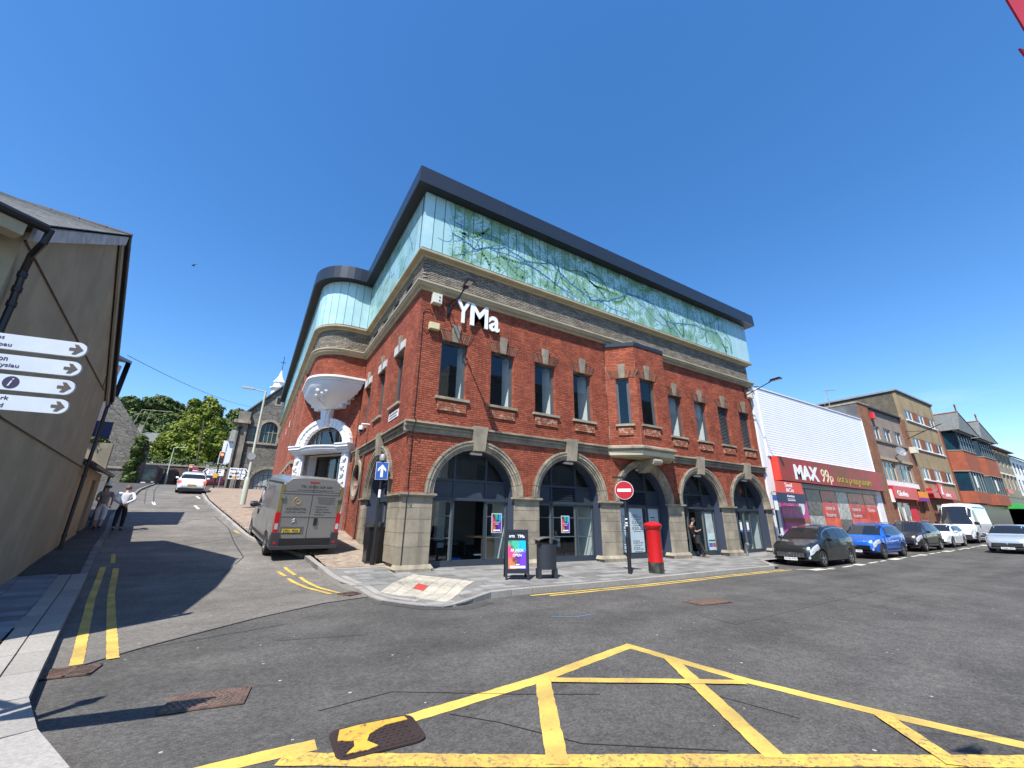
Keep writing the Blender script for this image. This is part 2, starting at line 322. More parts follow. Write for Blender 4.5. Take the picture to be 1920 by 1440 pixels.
for k, (F, (a, b, c, d)) in enumerate(allb[:300]):
    key = (F is FR, round(b-a, 3))
    if key not in bp:
        mb = MB(); L_ = b-a
        if F is FR: q = Fr((0, 0, 0), (1, 0, 0), (0, -1, 0))
        else: q = Fr((0, 0, 0), (0, 1, 0), (-1, 0, 0))
        brickmesh(mb, q, [(0, L_, 0, .063)]); o = mb.build('brick', M['red'], ART); bp[key] = o.data; o.location = F.p(a, 0, c)
    else:
        o = bpy.data.objects.new('brick', bp[key]); COL.objects.link(o); o.parent = ART; o.location = F.p(a, 0, c)
mb = MB(); brickmesh(mb, FR, [b for F, b in allb[300:] if F is FR], jit=.003); brickmesh(mb, FL, [b for F, b in allb[300:] if F is FL], jit=.003)
mb.build('brickwork', M['red'], ART, kind='stuff')
# mortar backing walls with real openings
h = [archhole(a, 1.56, 2.31, -.3) for a in AC]+[rect(w, w+WW, 5.56, 7.75) for w in WX+WX2]+[rect(9.2, 12.6, 4.8, 9.2)]
outer = [(-.0, -.3)]+[p for a in AC for p in reversed(archhole(a, 1.56, 2.31, -.3))]+[(LEN+.1, -.3), (LEN+.1, 9.9), (0, 9.9)]
mb = MB(); mb.prism(FR, outer, -.02, -.3, h[5:]); mb.build('wall', M['mortar'], ART)
mb = MB(); mb.box(FR, -.0, LEN+.1, -.02, -.3, 9.9, 13.6)
mb.box(Fr((LEN+.1, 0, 0), (0, 1, 0), (1, 0, 0)), .31, 14, 0, .3, -.6, 13.6)   # far end wall
mb.build('upper_wall', M['mortar'], ART)
ol = [(.301, -.3)]+list(reversed(archhole(3.15, 1.56, 2.31, -.3)))+[(8.35, -.3), (8.35, 13.6), (.301, 13.6)]
oc = [(7.2+.68*math.cos(t*PI/16), 3.2+.72*math.sin(t*PI/16)) for t in range(32)]
mb = MB(); mb.prism(FL, ol, -.02, -.3, [rect(a, b, 5.56, 7.75) for a, b in WL]+[oc]); mb.build('side_wall', M['mortar'], ART)
# roof
mb = MB(); mb.add([(0, 0, 13.9), (21.5, 0, 13.9), (21.5, 30, 13.9), (-2.3, 38, 13.9), (-2.3, 10, 13.9), (-1.5, 8.7, 13.9), (0, 8.4, 13.9)], [(0, 1, 2, 3, 4, 5, 6)]); mb.build('flat_roof', M['soffit'], ART)
# ---- plan path of the top bands -------------------------------------
RC = (-1.0, 9.7); RR = 1.35
PATH = [(LEN+.1, 5.0), (LEN+.1, 0), (0, 0), (0, 8.35)]+[(RC[0]+RR*math.cos(R(270-10*i)), RC[1]+RR*math.sin(R(270-10*i))) for i in range(0, 10)]+[(-2.35, 37.9)]
def offs(path, d):
    """path moved outward by d, corners mitred"""
    P_ = [Vector(p) for p in path]; out = []
    for i, p in enumerate(P_):
        t1 = (P_[i]-P_[i-1]).normalized() if i else None; t2 = (P_[i+1]-P_[i]).normalized() if i < len(P_)-1 else None
        t1 = t1 or t2; t2 = t2 or t1
        n1 = Vector((-t1.y, t1.x))*-1; n2 = Vector((-t2.y, t2.x))*-1      # outward = left/right of travel
        b = (n1+n2); b = b/b.length_squared*2 if b.length > 1e-6 else n1
        q = p-b*d if False else p+b*(-d)*-1
        out.append((q.x, q.y))
    return out
def sign_path():
    q = offs(PATH[1:3], 1); return 1 if q[0][1] < 0 else -1
SG = sign_path()
def sweep(path, prof, name, m, parent, smooth=False, seg=None):
    """moulding: profile of (d,z) points carried along the plan path"""
    lines = [[(x, y, z) for x, y in offs(path, SG*d)] for d, z in prof]; n = len(path); mb = MB()
    for l in lines: mb.v += l
    for a in range(len(lines)-1):
        for i in range(n-1): mb.f.append((a*n+i, a*n+i+1, (a+1)*n+i+1, (a+1)*n+i))
    mb.f.append(tuple(k*n for k in range(len(lines)))); mb.f.append(tuple(k*n+n-1 for k in reversed(range(len(lines)))))
    return mb.build(name, m, parent, smooth=smooth)
sweep(PATH, [(0, 9.5), (.08, 9.5), (.10, 9.57), (.20, 9.62), (.22, 9.70), (.26, 9.74), (.26, 9.80), (.10, 9.86), (-.02, 9.9)], 'cream_cornice', M['cream'], ART)
sweep(PATH, [(0, 10.86), (.1, 10.86), (.14, 10.93), (.29, 10.97), (.31, 11.0), (.31, 11.08), (.1, 11.11), (-.2, 11.12)], 'cream_ledge', M['cream'], ART)
sweep(PATH, [(-.2, 13.66), (.64, 13.66), (.64, 13.64), (.70, 13.64), (.68, 14.38), (.60, 14.42), (-.2, 14.42)], 'roof_fascia', M['fascia'], ART)
sweep(PATH, [(-.2, 13.655), (.63, 13.655), (.63, 13.645), (-.2, 13.645)], 'roof_soffit', M['soffit'], ART)
mb = MB(); 
for i in range(1, 8): mb.box(FR, i*3-.01, i*3+.01, .60, .699, 13.66, 14.4)
for i in range(1, 3): mb.box(FL, i*3-.01, i*3+.01, .60, .699, 13.66, 14.4)
mb.build('fascia_joints', M['soffit'], ART, kind='stuff')
# grey brick band: alternating proud bricks, and mortar wall behind
path_len = [0]
sub = PATH[1:]
for i in range(1, len(sub)): path_len.append(path_len[-1]+(Vector(sub[i])-Vector(sub[i-1])).length)
class PathFr:
    def __init__(s, z=0): pass
    def p(s, u, d, z):
        for i in range(1, len(sub)):
            if u <= path_len[i] or i == len(sub)-1:
                a = Vector(sub[i-1]); b = Vector(sub[i]); t = (b-a).normalized(); q = a+t*(u-path_len[i-1]); n = Vector((-t.y, t.x))*(1)
                if SG*0 == 0:
                    n = Vector((t.y, -t.x)) if (sub[0][0] > 1 and False) else n
                nn = NRM; q = q+(Vector((-t.y, t.x))*nn)*d; return (q.x, q.y, z)
t0 = (Vector(sub[1])-Vector(sub[0])).normalized(); NRM = 1 if Vector((-t0.y, t0.x)).y < 0 else -1
PF = PathFr(); ca = path_len[1]; cb = path_len[2]      # arc length at the street corner and at the turret's inner corner
sweep(PATH, [(0, 9.88), (.0, 10.9), (-.05, 10.9), (-.05, 9.88)], 'band_wall', M['greymortar'], ART)
vents = [(ca+1.2+i*1.75, ca+1.95+i*1.75) for i in range(4)]
mb = MB()
def band(u0, u1):
    for i in range(13):
        za = 9.905+i*.073; off = (i % 2)*.16; k = math.floor((u0-off)/.32); x = off+k*.32
        while x < u1:
            a = max(x, u0); b = min(x+.32, u1); x += .32
            if b-a < .05: continue
            if za > 10.2 and za < 10.42 and any(v0-.02 < (a+b)/2 < v1+.02 for v0, v1 in vents): continue
            e = .048+random.random()*.014
            q = [PF.p(u, d, z) for z in (za+.008, za+.056) for d in (0, e) for u in (a+.010, b-.010)]; mb.hexa(q)
band(0, ca+.03); band(ca-.03+.03, cb-.04); band(cb+.04, path_len[-2]+12)
mb.build('grey_brick_band', M['grey_brick'], ART, kind='stuff')
mb = MB()
for a, b in vents:
    mb.hexa([PF.p(u, d, z) for z in (10.20, 10.42) for d in (.0, .03) for u in (a, b)])
    for k in range(4): mb.hexa([PF.p(u, d, z) for z in (10.22+k*.05, 10.235+k*.05) for d in (.03, .045) for u in (a, b)])
mb.build('band_vent', M['black'], ART)
# turret drum and far facade brick
turf = mat('turret', (.3, .07, .035))
def brickwall_mat(name, c1, c2, mort, axis, sc=1.0):
    if name in _m: return _m[name]
    m = bpy.data.materials.new(name); m.use_nodes = True; N = m.node_tree.nodes; L = m.node_tree.links; b = N['Principled BSDF']
    tc = N.new('ShaderNodeTexCoord'); sp = N.new('ShaderNodeSeparateXYZ'); cb_ = N.new('ShaderNodeCombineXYZ'); L.new(tc.outputs['Object'], sp.inputs[0])
    L.new(sp.outputs[axis], cb_.inputs[0]); L.new(sp.outputs[2], cb_.inputs[1]); t = N.new('ShaderNodeTexBrick'); L.new(cb_.outputs[0], t.inputs[0])
    t.inputs['Color1'].default_value = lin(c1); t.inputs['Color2'].default_value = lin(c2); t.inputs['Mortar'].default_value = lin(mort)
    t.inputs['Scale'].default_value = 1; t.inputs['Brick Width'].default_value = .225*sc; t.inputs['Row Height'].default_value = .075*sc; t.inputs['Mortar Size'].default_value = .008*sc
    no = N.new('ShaderNodeTexNoise'); no.inputs['Scale'].default_value = 1.2; no.inputs['Detail'].default_value = 6; L.new(tc.outputs['Object'], no.inputs[0])
    mr = N.new('ShaderNodeMapRange'); L.new(no.outputs[0], mr.inputs[0]); mr.inputs[1].default_value = .3; mr.inputs[2].default_value = .7; mr.inputs[3].default_value = .75; mr.inputs[4].default_value = 1.2
    sc_ = N.new('ShaderNodeVectorMath'); sc_.operation = 'SCALE'; L.new(t.outputs[0], sc_.inputs[0]); L.new(mr.outputs[0], sc_.inputs['Scale']); L.new(sc_.outputs[0], b.inputs['Base Color'])
    bn = N.new('ShaderNodeBump'); bn.inputs['Strength'].default_value = .6; bn.inputs['Distance'].default_value = .01; bn.invert = True; L.new(t.outputs['Fac'], bn.inputs['Height']); L.new(bn.outputs[0], b.inputs['Normal'])
    b.inputs['Roughness'].default_value = .9; _m[name] = m; return m
bwy = brickwall_mat('red_brick_far', (.36, .085, .04), (.25, .06, .035), (.3, .19, .15), 1)
bwx = brickwall_mat('red_brick_far_x', (.30, .08, .04), (.22, .06, .035), (.28, .18, .14), 0)
mb = MB(); 
drum = [(0, 8.35)]+PATH[4:14]+[(-2.35, 12.6)]
def drumband(z0, z1, d, m, name):
    mb = MB(); l = offs(drum, SG*d); n = len(l); mb.v = [(x, y, z) for z in (z0, z1) for x, y in l]; mb.f = [(i, i+1, i+1+n, i+n) for i in range(n-1)]
    return mb.build(name, m, ART)
drumband(8.1, 13.6, -.02, M['mortar'], 'turret_wall')
mb = MB()
tb = lay(cb+.02, path_len[-2]+3.0, 8.12, 9.51, lambda z: [])
brickmesh(mb, PF, tb, d0=-.02, jit=.004); mb.build('turret_brickwork', M['red'], ART, kind='stuff')
# far facade
mb = MB(); mb.prism(FF, rect(11.9, 37.9, -.3, 13.6), 0, -.3, [rect(14.2+i*3.4, 15.1+i*3.4, 5.9, 7.9) for i in range(7)]); mb.build('rear_side_wall', bwy, ART)
for i in range(14):
    mb = MB(); y = 12.7+i*1.75; mb.box(FF, y, y+.42, -.01, .16, .5, 9.5); mb.build('brick_pilaster', bwy, ART)
for i in range(7):
    a = 14.2+i*3.4; mb = MB(); mb.box(FF, a-.08, a+.98, .0, .07, 7.9, 8.2); mb.box(FF, a+.35, a+.55, .07, .12, 7.9, 8.4); mb.build('window_head', M['white'], ART)
    w = MB(); w.box(FF, a, a+.9, -.22, -.16, 5.9, 7.9); w.build('window', M['glass'], ART)
mb = MB(); mb.box(FF, 12.6, 30, .0, .17, 4.3, 4.5); mb.build('string_course', M['stone'], ART)
mb = MB(); mb.box(Fr((0, 37.9, 0), (1, 0, 0), (0, 1, 0)), -2.35, 21, -.3, 0, 0, 13.6); mb.build('rear_wall', bwx, ART)
# chamfer wall with the white doorway
ch_h = [(2.1+1.38*math.cos(R(a)), 5.1+1.02*math.sin(R(a))) for a in range(0, 181, 10)]
mb = MB(); mb.prism(FC, rect(0, 4.14, -.3, 8.15), -.02, -.3, [ch_h, rect(.75, 3.42, .5, 4.66)]); mb.build('chamfer_wall', M['mortar'], ART)
def cblk(z):
    o = []
    if z < 4.66: o.append((.2, 4.3))
    elif z < 5.15: o.append((.15, 4.2))
    elif z < 6.52: w = 1.85*math.sqrt(max(0, 1-((z-5.1)/1.42)**2)); o.append((2.1-w, 2.1+w))
    return o
mb = MB(); brickmesh(mb, FC, lay(0.0, 4.14, .45, 8.12, cblk), jit=.004); mb.build('chamfer_brickwork', M['red'], ART, kind='stuff')
# ---- white entrance -------------------------------------------------
ENT = MB()
n = 18
for i in range(n):     # arch stones
    if i in (8, 9): continue
    a0 = R(10*i+.6); a1 = R(10*i+9.4); mb = MB()
    for (ra, rza, rb_, rzb, d) in ((1.36, 1.0, 1.72, 1.28, .16), (1.7, 1.26, 1.9, 1.44, .22)):
        q = [FC.p(2.1+r*math.cos(a), dd, 5.08+rz*math.sin(a)) for a in (a0, a1) for dd in (-.05, d) for r, rz in ((ra, rza), (rb_, rzb))]
        mb.hexa(q)
    mb.build('white_arch_stone', M['white'], ART)
mb = MB(); mb.hexa([FC.p(u, d, z) for z, us in ((6.05, (1.92, 2.28)), (7.0, (1.75, 2.45))) for d in (-.02, .30) for u in us]); mb.hexa([FC.p(u, d, z) for z, us in ((6.0, (2.03, 2.17)), (7.0, (1.95, 2.25))) for d in (.3, .36) for u in us]); mb.build('white_keystone', M['white'], ART)
for a, b in ((.12, .84), (3.4, 4.12)):
    mb = MB()
    for z0, z1, d in ((4.66, 4.78, .26), (4.78, 4.90, .36), (4.90, 5.03, .46), (5.03, 5.09, .5)): mb.box(FC, a-(d-.26)*.3, b+(d-.26)*.3, -.02, d, z0, z1)
    mb.build('white_capital', M['white'], ART)
mb = MB()          # bowed canopy between the capitals
for z0, z1, e in ((4.70, 4.80, 0), (4.80, 4.93, .07), (4.93, 5.0, .14)):
    pts = [(.84+2.56*i/12, .28+e+.38*math.sin(PI*i/12)) for i in range(13)]
    vs = [FC.p(u, d, z) for z in (z0, z1) for u, d in pts]+[FC.p(u, -.02, z) for z in (z0, z1) for u, d in pts]; m_ = 13
    fs = [(i, i+1, i+1+m_, i+m_) for i in range(12)]+[(i, i+1, i+1+2*m_, i+2*m_) for i in range(12)]+[(i+m_, i+1+m_, i+1+3*m_, i+3*m_) for i in range(12)]
    mb.add(vs, fs)
mb.build('white_canopy', M['white'], ART)
for a, b in ((.22, .70), (3.50, 3.98)):
    mb = MB(); mb.box(FC, a, b, -.02, .14, .5, 4.66); mb.box(FC, a+.04, b-.04, .14, .17, .9, 4.6)
    mb.build('white_pilaster', M['white'], ART)
    mb = MB()
    for k in range(9):
        z = 1.3+k*.38; c = FC.p((a+b)/2+.05*math.sin(k*2.1), .17, z); mb.lathe([(.01, 0), (.13, .03), (.11, .09), (.03, .12)], c, 8, ax=FC.N); mb.lathe([(.01, 0), (.06, .03), (.01, .09)], FC.p((a+b)/2-.1*math.cos(k*3.1), .17, z+.2), 6, ax=FC.N)
    mb.build('carved_drop', M['white'], ART, smooth=True)
mb = MB(); mb.box(FC, .7, .75, -.9, .1, .5, 4.66); mb.box(FC, 3.42, 3.5, -.9, .1, .5, 4.66); mb.box(FC, .7, 3.5, -.9, .1, 4.66, 4.7); mb.build('white_reveal', M['white'], ART)
# lunette and doors
mb = MB(); mb.prism(FC, [(2.1+1.38*math.cos(R(a)), 5.1+1.02*math.sin(R(a))) for a in range(0, 181, 10)], -.12, -.18, [[(2.1+1.31*math.cos(R(a)), 5.15+.92*math.sin(R(a))) for a in range(0, 181, 10)]])
for u in (1.25, 2.95): mb.box(FC, u-.03, u+.03, -.19, -.11, 5.15, 5.15+.92*math.sqrt(1-((u-2.1)/1.31)**2))
mb.box(FC, 1.5, 2.7, -.19, -.11, 5.86, 5.90); mb.box(FC, 1.55, 1.6, -.19, -.11, 5.15, 5.9); mb.box(FC, 2.6, 2.65, -.19, -.11, 5.15, 5.9)
for u0 in (.85, 2.95): mb.box(FC, u0, u0+.4, -.17, -.13, 5.40, 5.43); mb.box(FC, u0+.2, u0+.23, -.17, -.13, 5.15, 5.65)
o = mb.build('lunette_frame', M['frame2'], ART); g = MB(); g.prism(FC, [(2.1+1.33*math.cos(R(a)), 5.12+.95*math.sin(R(a))) for a in range(0, 181, 10)], -.15, -.155); g.build('pane', M['glass'], o)
mb = MB()
for u in (.8, 1.9, 3.3): mb.box(FC, u, u+.09, -.85, -.78, .5, 4.62)
mb.box(FC, .8, 3.39, -.85, -.78, 4.52, 4.64); mb.box(FC, .8, 3.39, -.85, -.78, .5, .8); mb.box(FC, .8, 3.39, -.85, -.78, 2.9, 2.97)
o = mb.build('entrance_door', M['black'], ART); g = MB(); g.box(FC, .85, 3.35, -.82, -.81, .6, 4.6); g.build('pane', M['glass'], o)
# bowl under the turret
Cb = Vector((-1.18-.17, 10.31-.12)); mb = MB()
rim = offs([(0, 8.35)]+PATH[4:14]+[(-2.35, 11.9)], SG*.22)
rim[0] = (0.0, rim[0][1])
prof = [(1.0, 8.36), (1.03, 8.34), (1.03, 8.24), (.97, 8.20), (.97, 8.12), (.93, 8.08)]+[(r_0, 8.06-1.1*t) for t, r_0 in ((.05, .925), (.15, .90), (.28, .85), (.4, .79), (.52, .71), (.64, .61), (.75, .50), (.85, .39), (.93, .30), (.98, .24))]+[(.12, 6.95)]
nn = len(rim)
for s_, z in prof:
    mb.v += [(Cb.x+(x-Cb.x)*s_, Cb.y+(y-Cb.y)*s_, z) for x, y in rim]
for a in range(len(prof)-1):
    for i in range(nn-1): mb.f.append((a*nn+i, a*nn+i+1, (a+1)*nn+i+1, (a+1)*nn+i))
mb.f.append(tuple(range(nn)))
bowl = mb.build('white_bowl', mat('white_bowl_paint', (.72, .74, .76), rough=.65, vary=.06, bump=.5, bs=7, dirt=((.5, .46, .40), 6, .66)), ART, smooth=True)
mb = MB()       # relief swags and emblem on the bowl
def onbowl(a, t, off=.03):
    s_ = float(np.interp(t, (.05, .15, .28, .4, .52, .64, .75, .85, .93, .98), (.925, .90, .85, .79, .71, .61, .50, .39, .30, .24))); i = a*(nn-1); k = min(int(i), nn-2); f_ = i-k
    x = rim[k][0]*(1-f_)+rim[k+1][0]*f_; y = rim[k][1]*(1-f_)+rim[k+1][1]*f_; q = Vector((Cb.x+(x-Cb.x)*s_, Cb.y+(y-Cb.y)*s_, 8.06-1.1*t))
    o_ = (q-Vector((Cb.x+.5, Cb.y+.4, 8.6))).normalized(); return q+o_*off
for (a0, t0_, a1, t1) in ((.35, .45, .5, .9), (.5, .9, .72, .5), (.35, .45, .52, .5), (.52, .5, .6, .4), (.45, .55, .5, .8)):
    pts = [onbowl(a0+(a1-a0)*k/8, t0_+(t1-t0_)*k/8+.05*math.sin(PI*k/8)) for k in range(9)]; mb.tube(pts, .045, 6)
for a0, t0_ in ((.36, .42), (.56, .40), (.46, .5), (.5, .68), (.62, .55)): mb.lathe([(.01, 0), (.10, .02), (.13, .06), (.05, .11)], onbowl(a0, t0_, -.02), 8, ax=(-.7, -.6, -.4))
mb.build('bowl_relief', M['white'], ART, smooth=True, kind='stuff')
for k, (w, z0, z1) in enumerate(((3.7, 7.95, 8.1), (3.35, 7.68, 7.95), (2.95, 7.42, 7.68), (2.5, 7.18, 7.42), (2.0, 6.98, 7.18))):
    mb = MB(); mb.box(FC, 1.95-w/2, 1.95+w/2, -.01, .30, z0, z1); mb.build('stepped_stone', M['white'], ART)
# ---- stonework ------------------------------------------------------
def stone(F, u0, u1, d0, d1, z0, z1, name='stone_block', m=None): 
    mb = MB(); j = .005; mb.box(F, u0+j, u1-j, d0, d1, z0+j, z1-j); return mb.build(name, m or M['stone'], ART)
piers = [(.0, .95), (4.05, 5.13), (8.23, 9.31), (12.41, 13.48), (16.58, 17.65), (20.75, 21.3)]
cz = [.22, .72, 1.12, 1.52, 1.86, 2.2]
for i, (a, b) in enumerate(piers):
    gz = float(np.interp(a, RX, RZ))
    stone(FR, a-(.1 if i == 0 else .06), b+.07, -.28, .15, -.25, .10+gz*0, 'pier_base'); mb = MB()
    mb.hexa([FR.p(u, d, z) for z, e in ((.1, .14), (.22, .06)) for d, us in ((-.28, (a-e, b+e)), (e+.01, (a-e, b+e))) for u in us]); mb.build('pier_base', M['stone'], ART)
    for k in range(5):
        s_ = (a+b)/2+(.12 if k % 2 else -.15)
        if i == 0: a = -.05
        if k % 2 == 0 or i == 0 and k == 4: stone(FR, a, b, -.28, .05, cz[k], cz[k+1])
        else: stone(FR, a, s_, -.28, .05, cz[k], cz[k+1]); stone(FR, s_, b, -.28, .05+random.random()*.006, cz[k], cz[k+1])
    mb = MB(); mb.box(FR, a-.05, b+.05, -.05, .10, 2.2, 2.245); mb.box(FR, a-.1, b+.1, -.05, .15, 2.245, 2.3); mb.box(FR, a-.08, b+.08, -.05, .12, 2.3, 2.315); mb.build('pier_capital', M['stone'], ART)
for i, (a, b) in enumerate(((.281, 1.6), (4.7, 5.6))):
    z_ = (-.2, .1)[i]
    stone(FL, a-.0, b+.05, -.28, .15, z_, z_+.32, 'pier_base')
    for k in range(5):
        zz = max(cz[k], z_+.32)
        if cz[k+1]-zz > .1: stone(FL, a, b, -.28, .05, zz, cz[k+1])
    mb = MB(); mb.box(FL, a-.1 if i else .1, b+.1, -.05, .15, 2.245, 2.3); mb.box(FL, a if i else .1, b+.05, -.05, .10, 2.2, 2.245); mb.build('pier_capital', M['stone'], ART)
# string course in lengths between keystones
def string(F, u0, u1):
    mb = MB()
    for z0, z1, d in ((4.25, 4.30, .07), (4.30, 4.42, .05), (4.42, 4.47, .13), (4.47, 4.54, .09), (4.54, 4.60, .2)): mb.box(F, u0+.003, u1-.003, -.02, d, z0, z1)
    mb.hexa([F.p(u, d, z) for z, dd in ((4.60, .2), (4.63, .02)) for d in (-.02, dd) for u in (u0+.003, u1-.003)])
    return mb.build('string_course', M['stone'], ART)
edges = [-.2]+[a for c in AC for a in (c-.24, c+.24)]+[21.3]
for i in range(0, len(edges), 2):
    a, b = edges[i], edges[i+1]
    if i == 4: string(FR, a, 8.75); continue
    if i == 6: string(FR, 13.1, b); continue
    m_ = (a+b)/2; string(FR, a, m_); string(FR, m_, b)
string(FL, -.0, 2.9); string(FL, 3.38, 6.95); string(FL, 7.45, 8.35)
def key(F, uc, z0, z1, wb, wt, d=.27, name='keystone'):
    mb = MB(); mb.hexa([F.p(uc+u, dd, z) for z, w, e in ((z0, wb, d-.05), (z1, wt, d)) for dd in (-.05, e) for u in (-w, w)])
    return mb.build(name, M['stone'], ART)
for c in AC:
    if c != 10.86: key(FR, c, 3.8, 4.66, .2, .28)
key(FL, 3.14, 3.8, 4.66, .18, .24); key(FL, 7.2, 3.85, 4.66, .13, .2, .2)
def archstones(F, uc, n=13, skip=True):
    for i in range(n):
        if skip and i == n//2: continue
        a0 = 180*i/n+.25; a1 = 180*(i+1)/n-.25; mb = MB()
        for ra, rb_, d in ((1.545, 1.63, .05), (1.63, 1.70, .09), (1.70, 1.86, .13), (1.80, 1.86, .155)):
            for k in range(2):
                b0 = a0+(a1-a0)*k/2; b1 = a0+(a1-a0)*(k+1)/2
                mb.hexa([F.p(uc+r*math.cos(R(a)), dd, 2.31+r*math.sin(R(a))) for a in (b0, b1) for dd in (-.1, d) for r in (ra, rb_)])
        mb.build('arch_stone', M['stone'], ART)
for c in AC: archstones(FR, c, skip=True)
archstones(FL, 3.15)
for c in AC[2:3]:
    mb = MB(); mb.hexa([FR.p(c+u, dd, z) for z, w, e in ((3.8, .2, .24), (4.2, .26, .3)) for dd in (-.05, e) for u in (-w, w)]); mb.build('keystone', M['stone'], ART)
# arch reveals and shopfronts ------------------------------------------
RD = -.45
def ring(F, uc, r, zs, z0, d0, d1, n=26): 
    pts = archhole(uc, r, zs, z0, n); m_ = len(pts); mb = MB(); mb.v = [F.p(u, d, z) for d in (d0, d1) for u, z in pts]; mb.f = [(i, i+1, i+1+m_, i+m_) for i in range(m_-1)]; return mb
def shopfront(F, uc, kind, zb=-.05):
    ring(F, uc, 1.55, 2.31, -.3, -.02, RD-.1).build('arch_reveal', M['navyreveal'], ART)
    sf = bpy.data.objects.new('shopfront', None); COL.objects.link(sf); sf.parent = ART; sf['label'] = {1: 'shopfront with open middle doorway', 2: 'shopfront with louvre above clear glazing', 3: 'shopfront with frosted posters and louvre', 4: 'shopfront with a door standing open', 5: 'shopfront with closed double doors', 6: 'side street shopfront'}[kind]
    fr = MB(); F2 = M['frame2']; u1, u2 = uc-.62, uc+.62
    h = lambda u: 2.31+math.sqrt(max(1.52**2-(u-uc)**2, 0))
    d0, d1 = RD-.06, RD+.02
    fr.prism(F, archhole(uc, 1.55, 2.31, zb, 26), d0, d1, [list(archhole(uc, 1.47, 2.31, zb+.3, 26))])
    for u in (u1, u2): fr.box(F, u-.035, u+.035, d0+.003, d1+.012, zb+.3, h(u)-.03)
    fr.box(F, uc-1.47, uc+1.47, d0+.004, d1+.02, 2.78, 2.86); fr.box(F, uc-1.5, uc+1.5, d0+.005, d1+.045, 2.14, 2.24)
    fr.build('frame', M['navy'], sf)
    for pa, pb in ((uc-1.44, u1-.035), (u2+.035, uc+1.44))+(((u1+.035, u2-.035),) if kind not in (2, 3, 4) else ()): pn = MB(); pn.box(F, pa, pb, d0+.01, d1-.03, 2.24, 2.78); pn.build('spandrel_panel', M['navy'], sf)
    if kind in (2, 3, 4):
        lv = MB(); lv.box(F, u1+.035, u2-.035, d0, d0+.01, 2.24, 2.78)
        lv.build('louvre_back', M['black'], sf)
        for k in range(7):
            q = MB(); z = 2.27+k*.072; q.hexa([F.p(u, d, zz) for zz in (z, z+.012) for d, in ((d0+.02,), (d1,)) for u in (u1+.04, u2-.04)]); 
            q.v = [(v[0], v[1], v[2]+(.03 if i in (0, 1, 4, 5) else 0)) for i, v in enumerate(q.v)]; q.build('louvre_slat', M['navy'], sf)
    up = MB(); up.prism(F, [(uc-1.46, 2.86)]+list(reversed(arcpts(uc, 2.31, 1.49, 22, 158, 16))), RD-.03, RD-.035); up.build('fanlight_glass', M['shopglass'], sf)
    F2 = M['frame2']
    def leaf(a, b, name='glazing', glass_=True, m=F2, zt=2.14):
        q = MB(); e = RD+.005; z0 = zb; fwid = .06
        q.box(F, a, a+fwid, e-.05, e, z0, zt); q.box(F, b-fwid, b, e-.05, e, z0, zt); q.box(F, a+fwid, b-fwid, e-.05, e, zt-.06, zt); q.box(F, a+fwid, b-fwid, e-.05, e, z0, z0+.26)
        if kind in (1, 2): q.box(F, a+fwid, b-fwid, e-.04, e-.005, 1.62, 1.65); q.box(F, a+fwid, b-fwid, e-.04, e-.005, .92, .95)
        o = q.build(name, m, sf); g_ = MB(); g_.box(F, a+fwid, b-fwid, e-.03, e-.024, z0+.26, zt-.06)
        if glass_: g_.build('pane', M['shopglass'], o)
        return o
    a, b = uc-1.5, uc+1.5
    leaf(a, u1-.03)
    if kind == 1: leaf(u2+.03, b); q = MB(); q.box(F, u1, u2, RD-.1, RD+.06, zb-.02, zb+.02); q.build('threshold', M['steel'], sf)
    elif kind == 4:
        leaf(u2+.03, b); q = MB()
        # door leaf swung inward
        hx = u2-.03; T = Fr(F.p(hx, RD, 0), (F.U*-.34-F.N*.94), (F.U*.94-F.N*.34))
        for uu in (0, .94): q.box(T, uu, uu+.08, -.02, .03, zb, 2.1)
        q.box(T, .08, .94, -.02, .03, 2.02, 2.1); q.box(T, .08, .94, -.02, .03, zb, zb+.25); o = q.build('door', F2, sf); g_ = MB(); g_.box(T, .08, .94, 0, .01, .2, 2.02); g_.build('pane', M['shopglass'], o)
        hh = MB(); hh.tube([T.p(.9, .08, .7), T.p(.9, .08, 1.6)], .015); hh.build('handle', M['steel'], o)
    elif kind == 5:
        leaf(u1+.0, uc-.0, 'door'); leaf(uc+.0, u2, 'door'); leaf(u2+.03, b)
    else: leaf(u1+.03, u2-.03); leaf(u2+.03, b)
    lt = MB(); lt.box(F, uc-.22, uc+.22, -.16, -.04, 3.70, 3.77); lt.build('bulkhead_light', M['white'], sf)
    return sf
SF = [shopfront(FR, c, i+1, -.04+float(np.interp(c, RX, RZ))) for i, c in enumerate(AC)]; SF.append(shopfront(FL, 3.15, 6, .2))
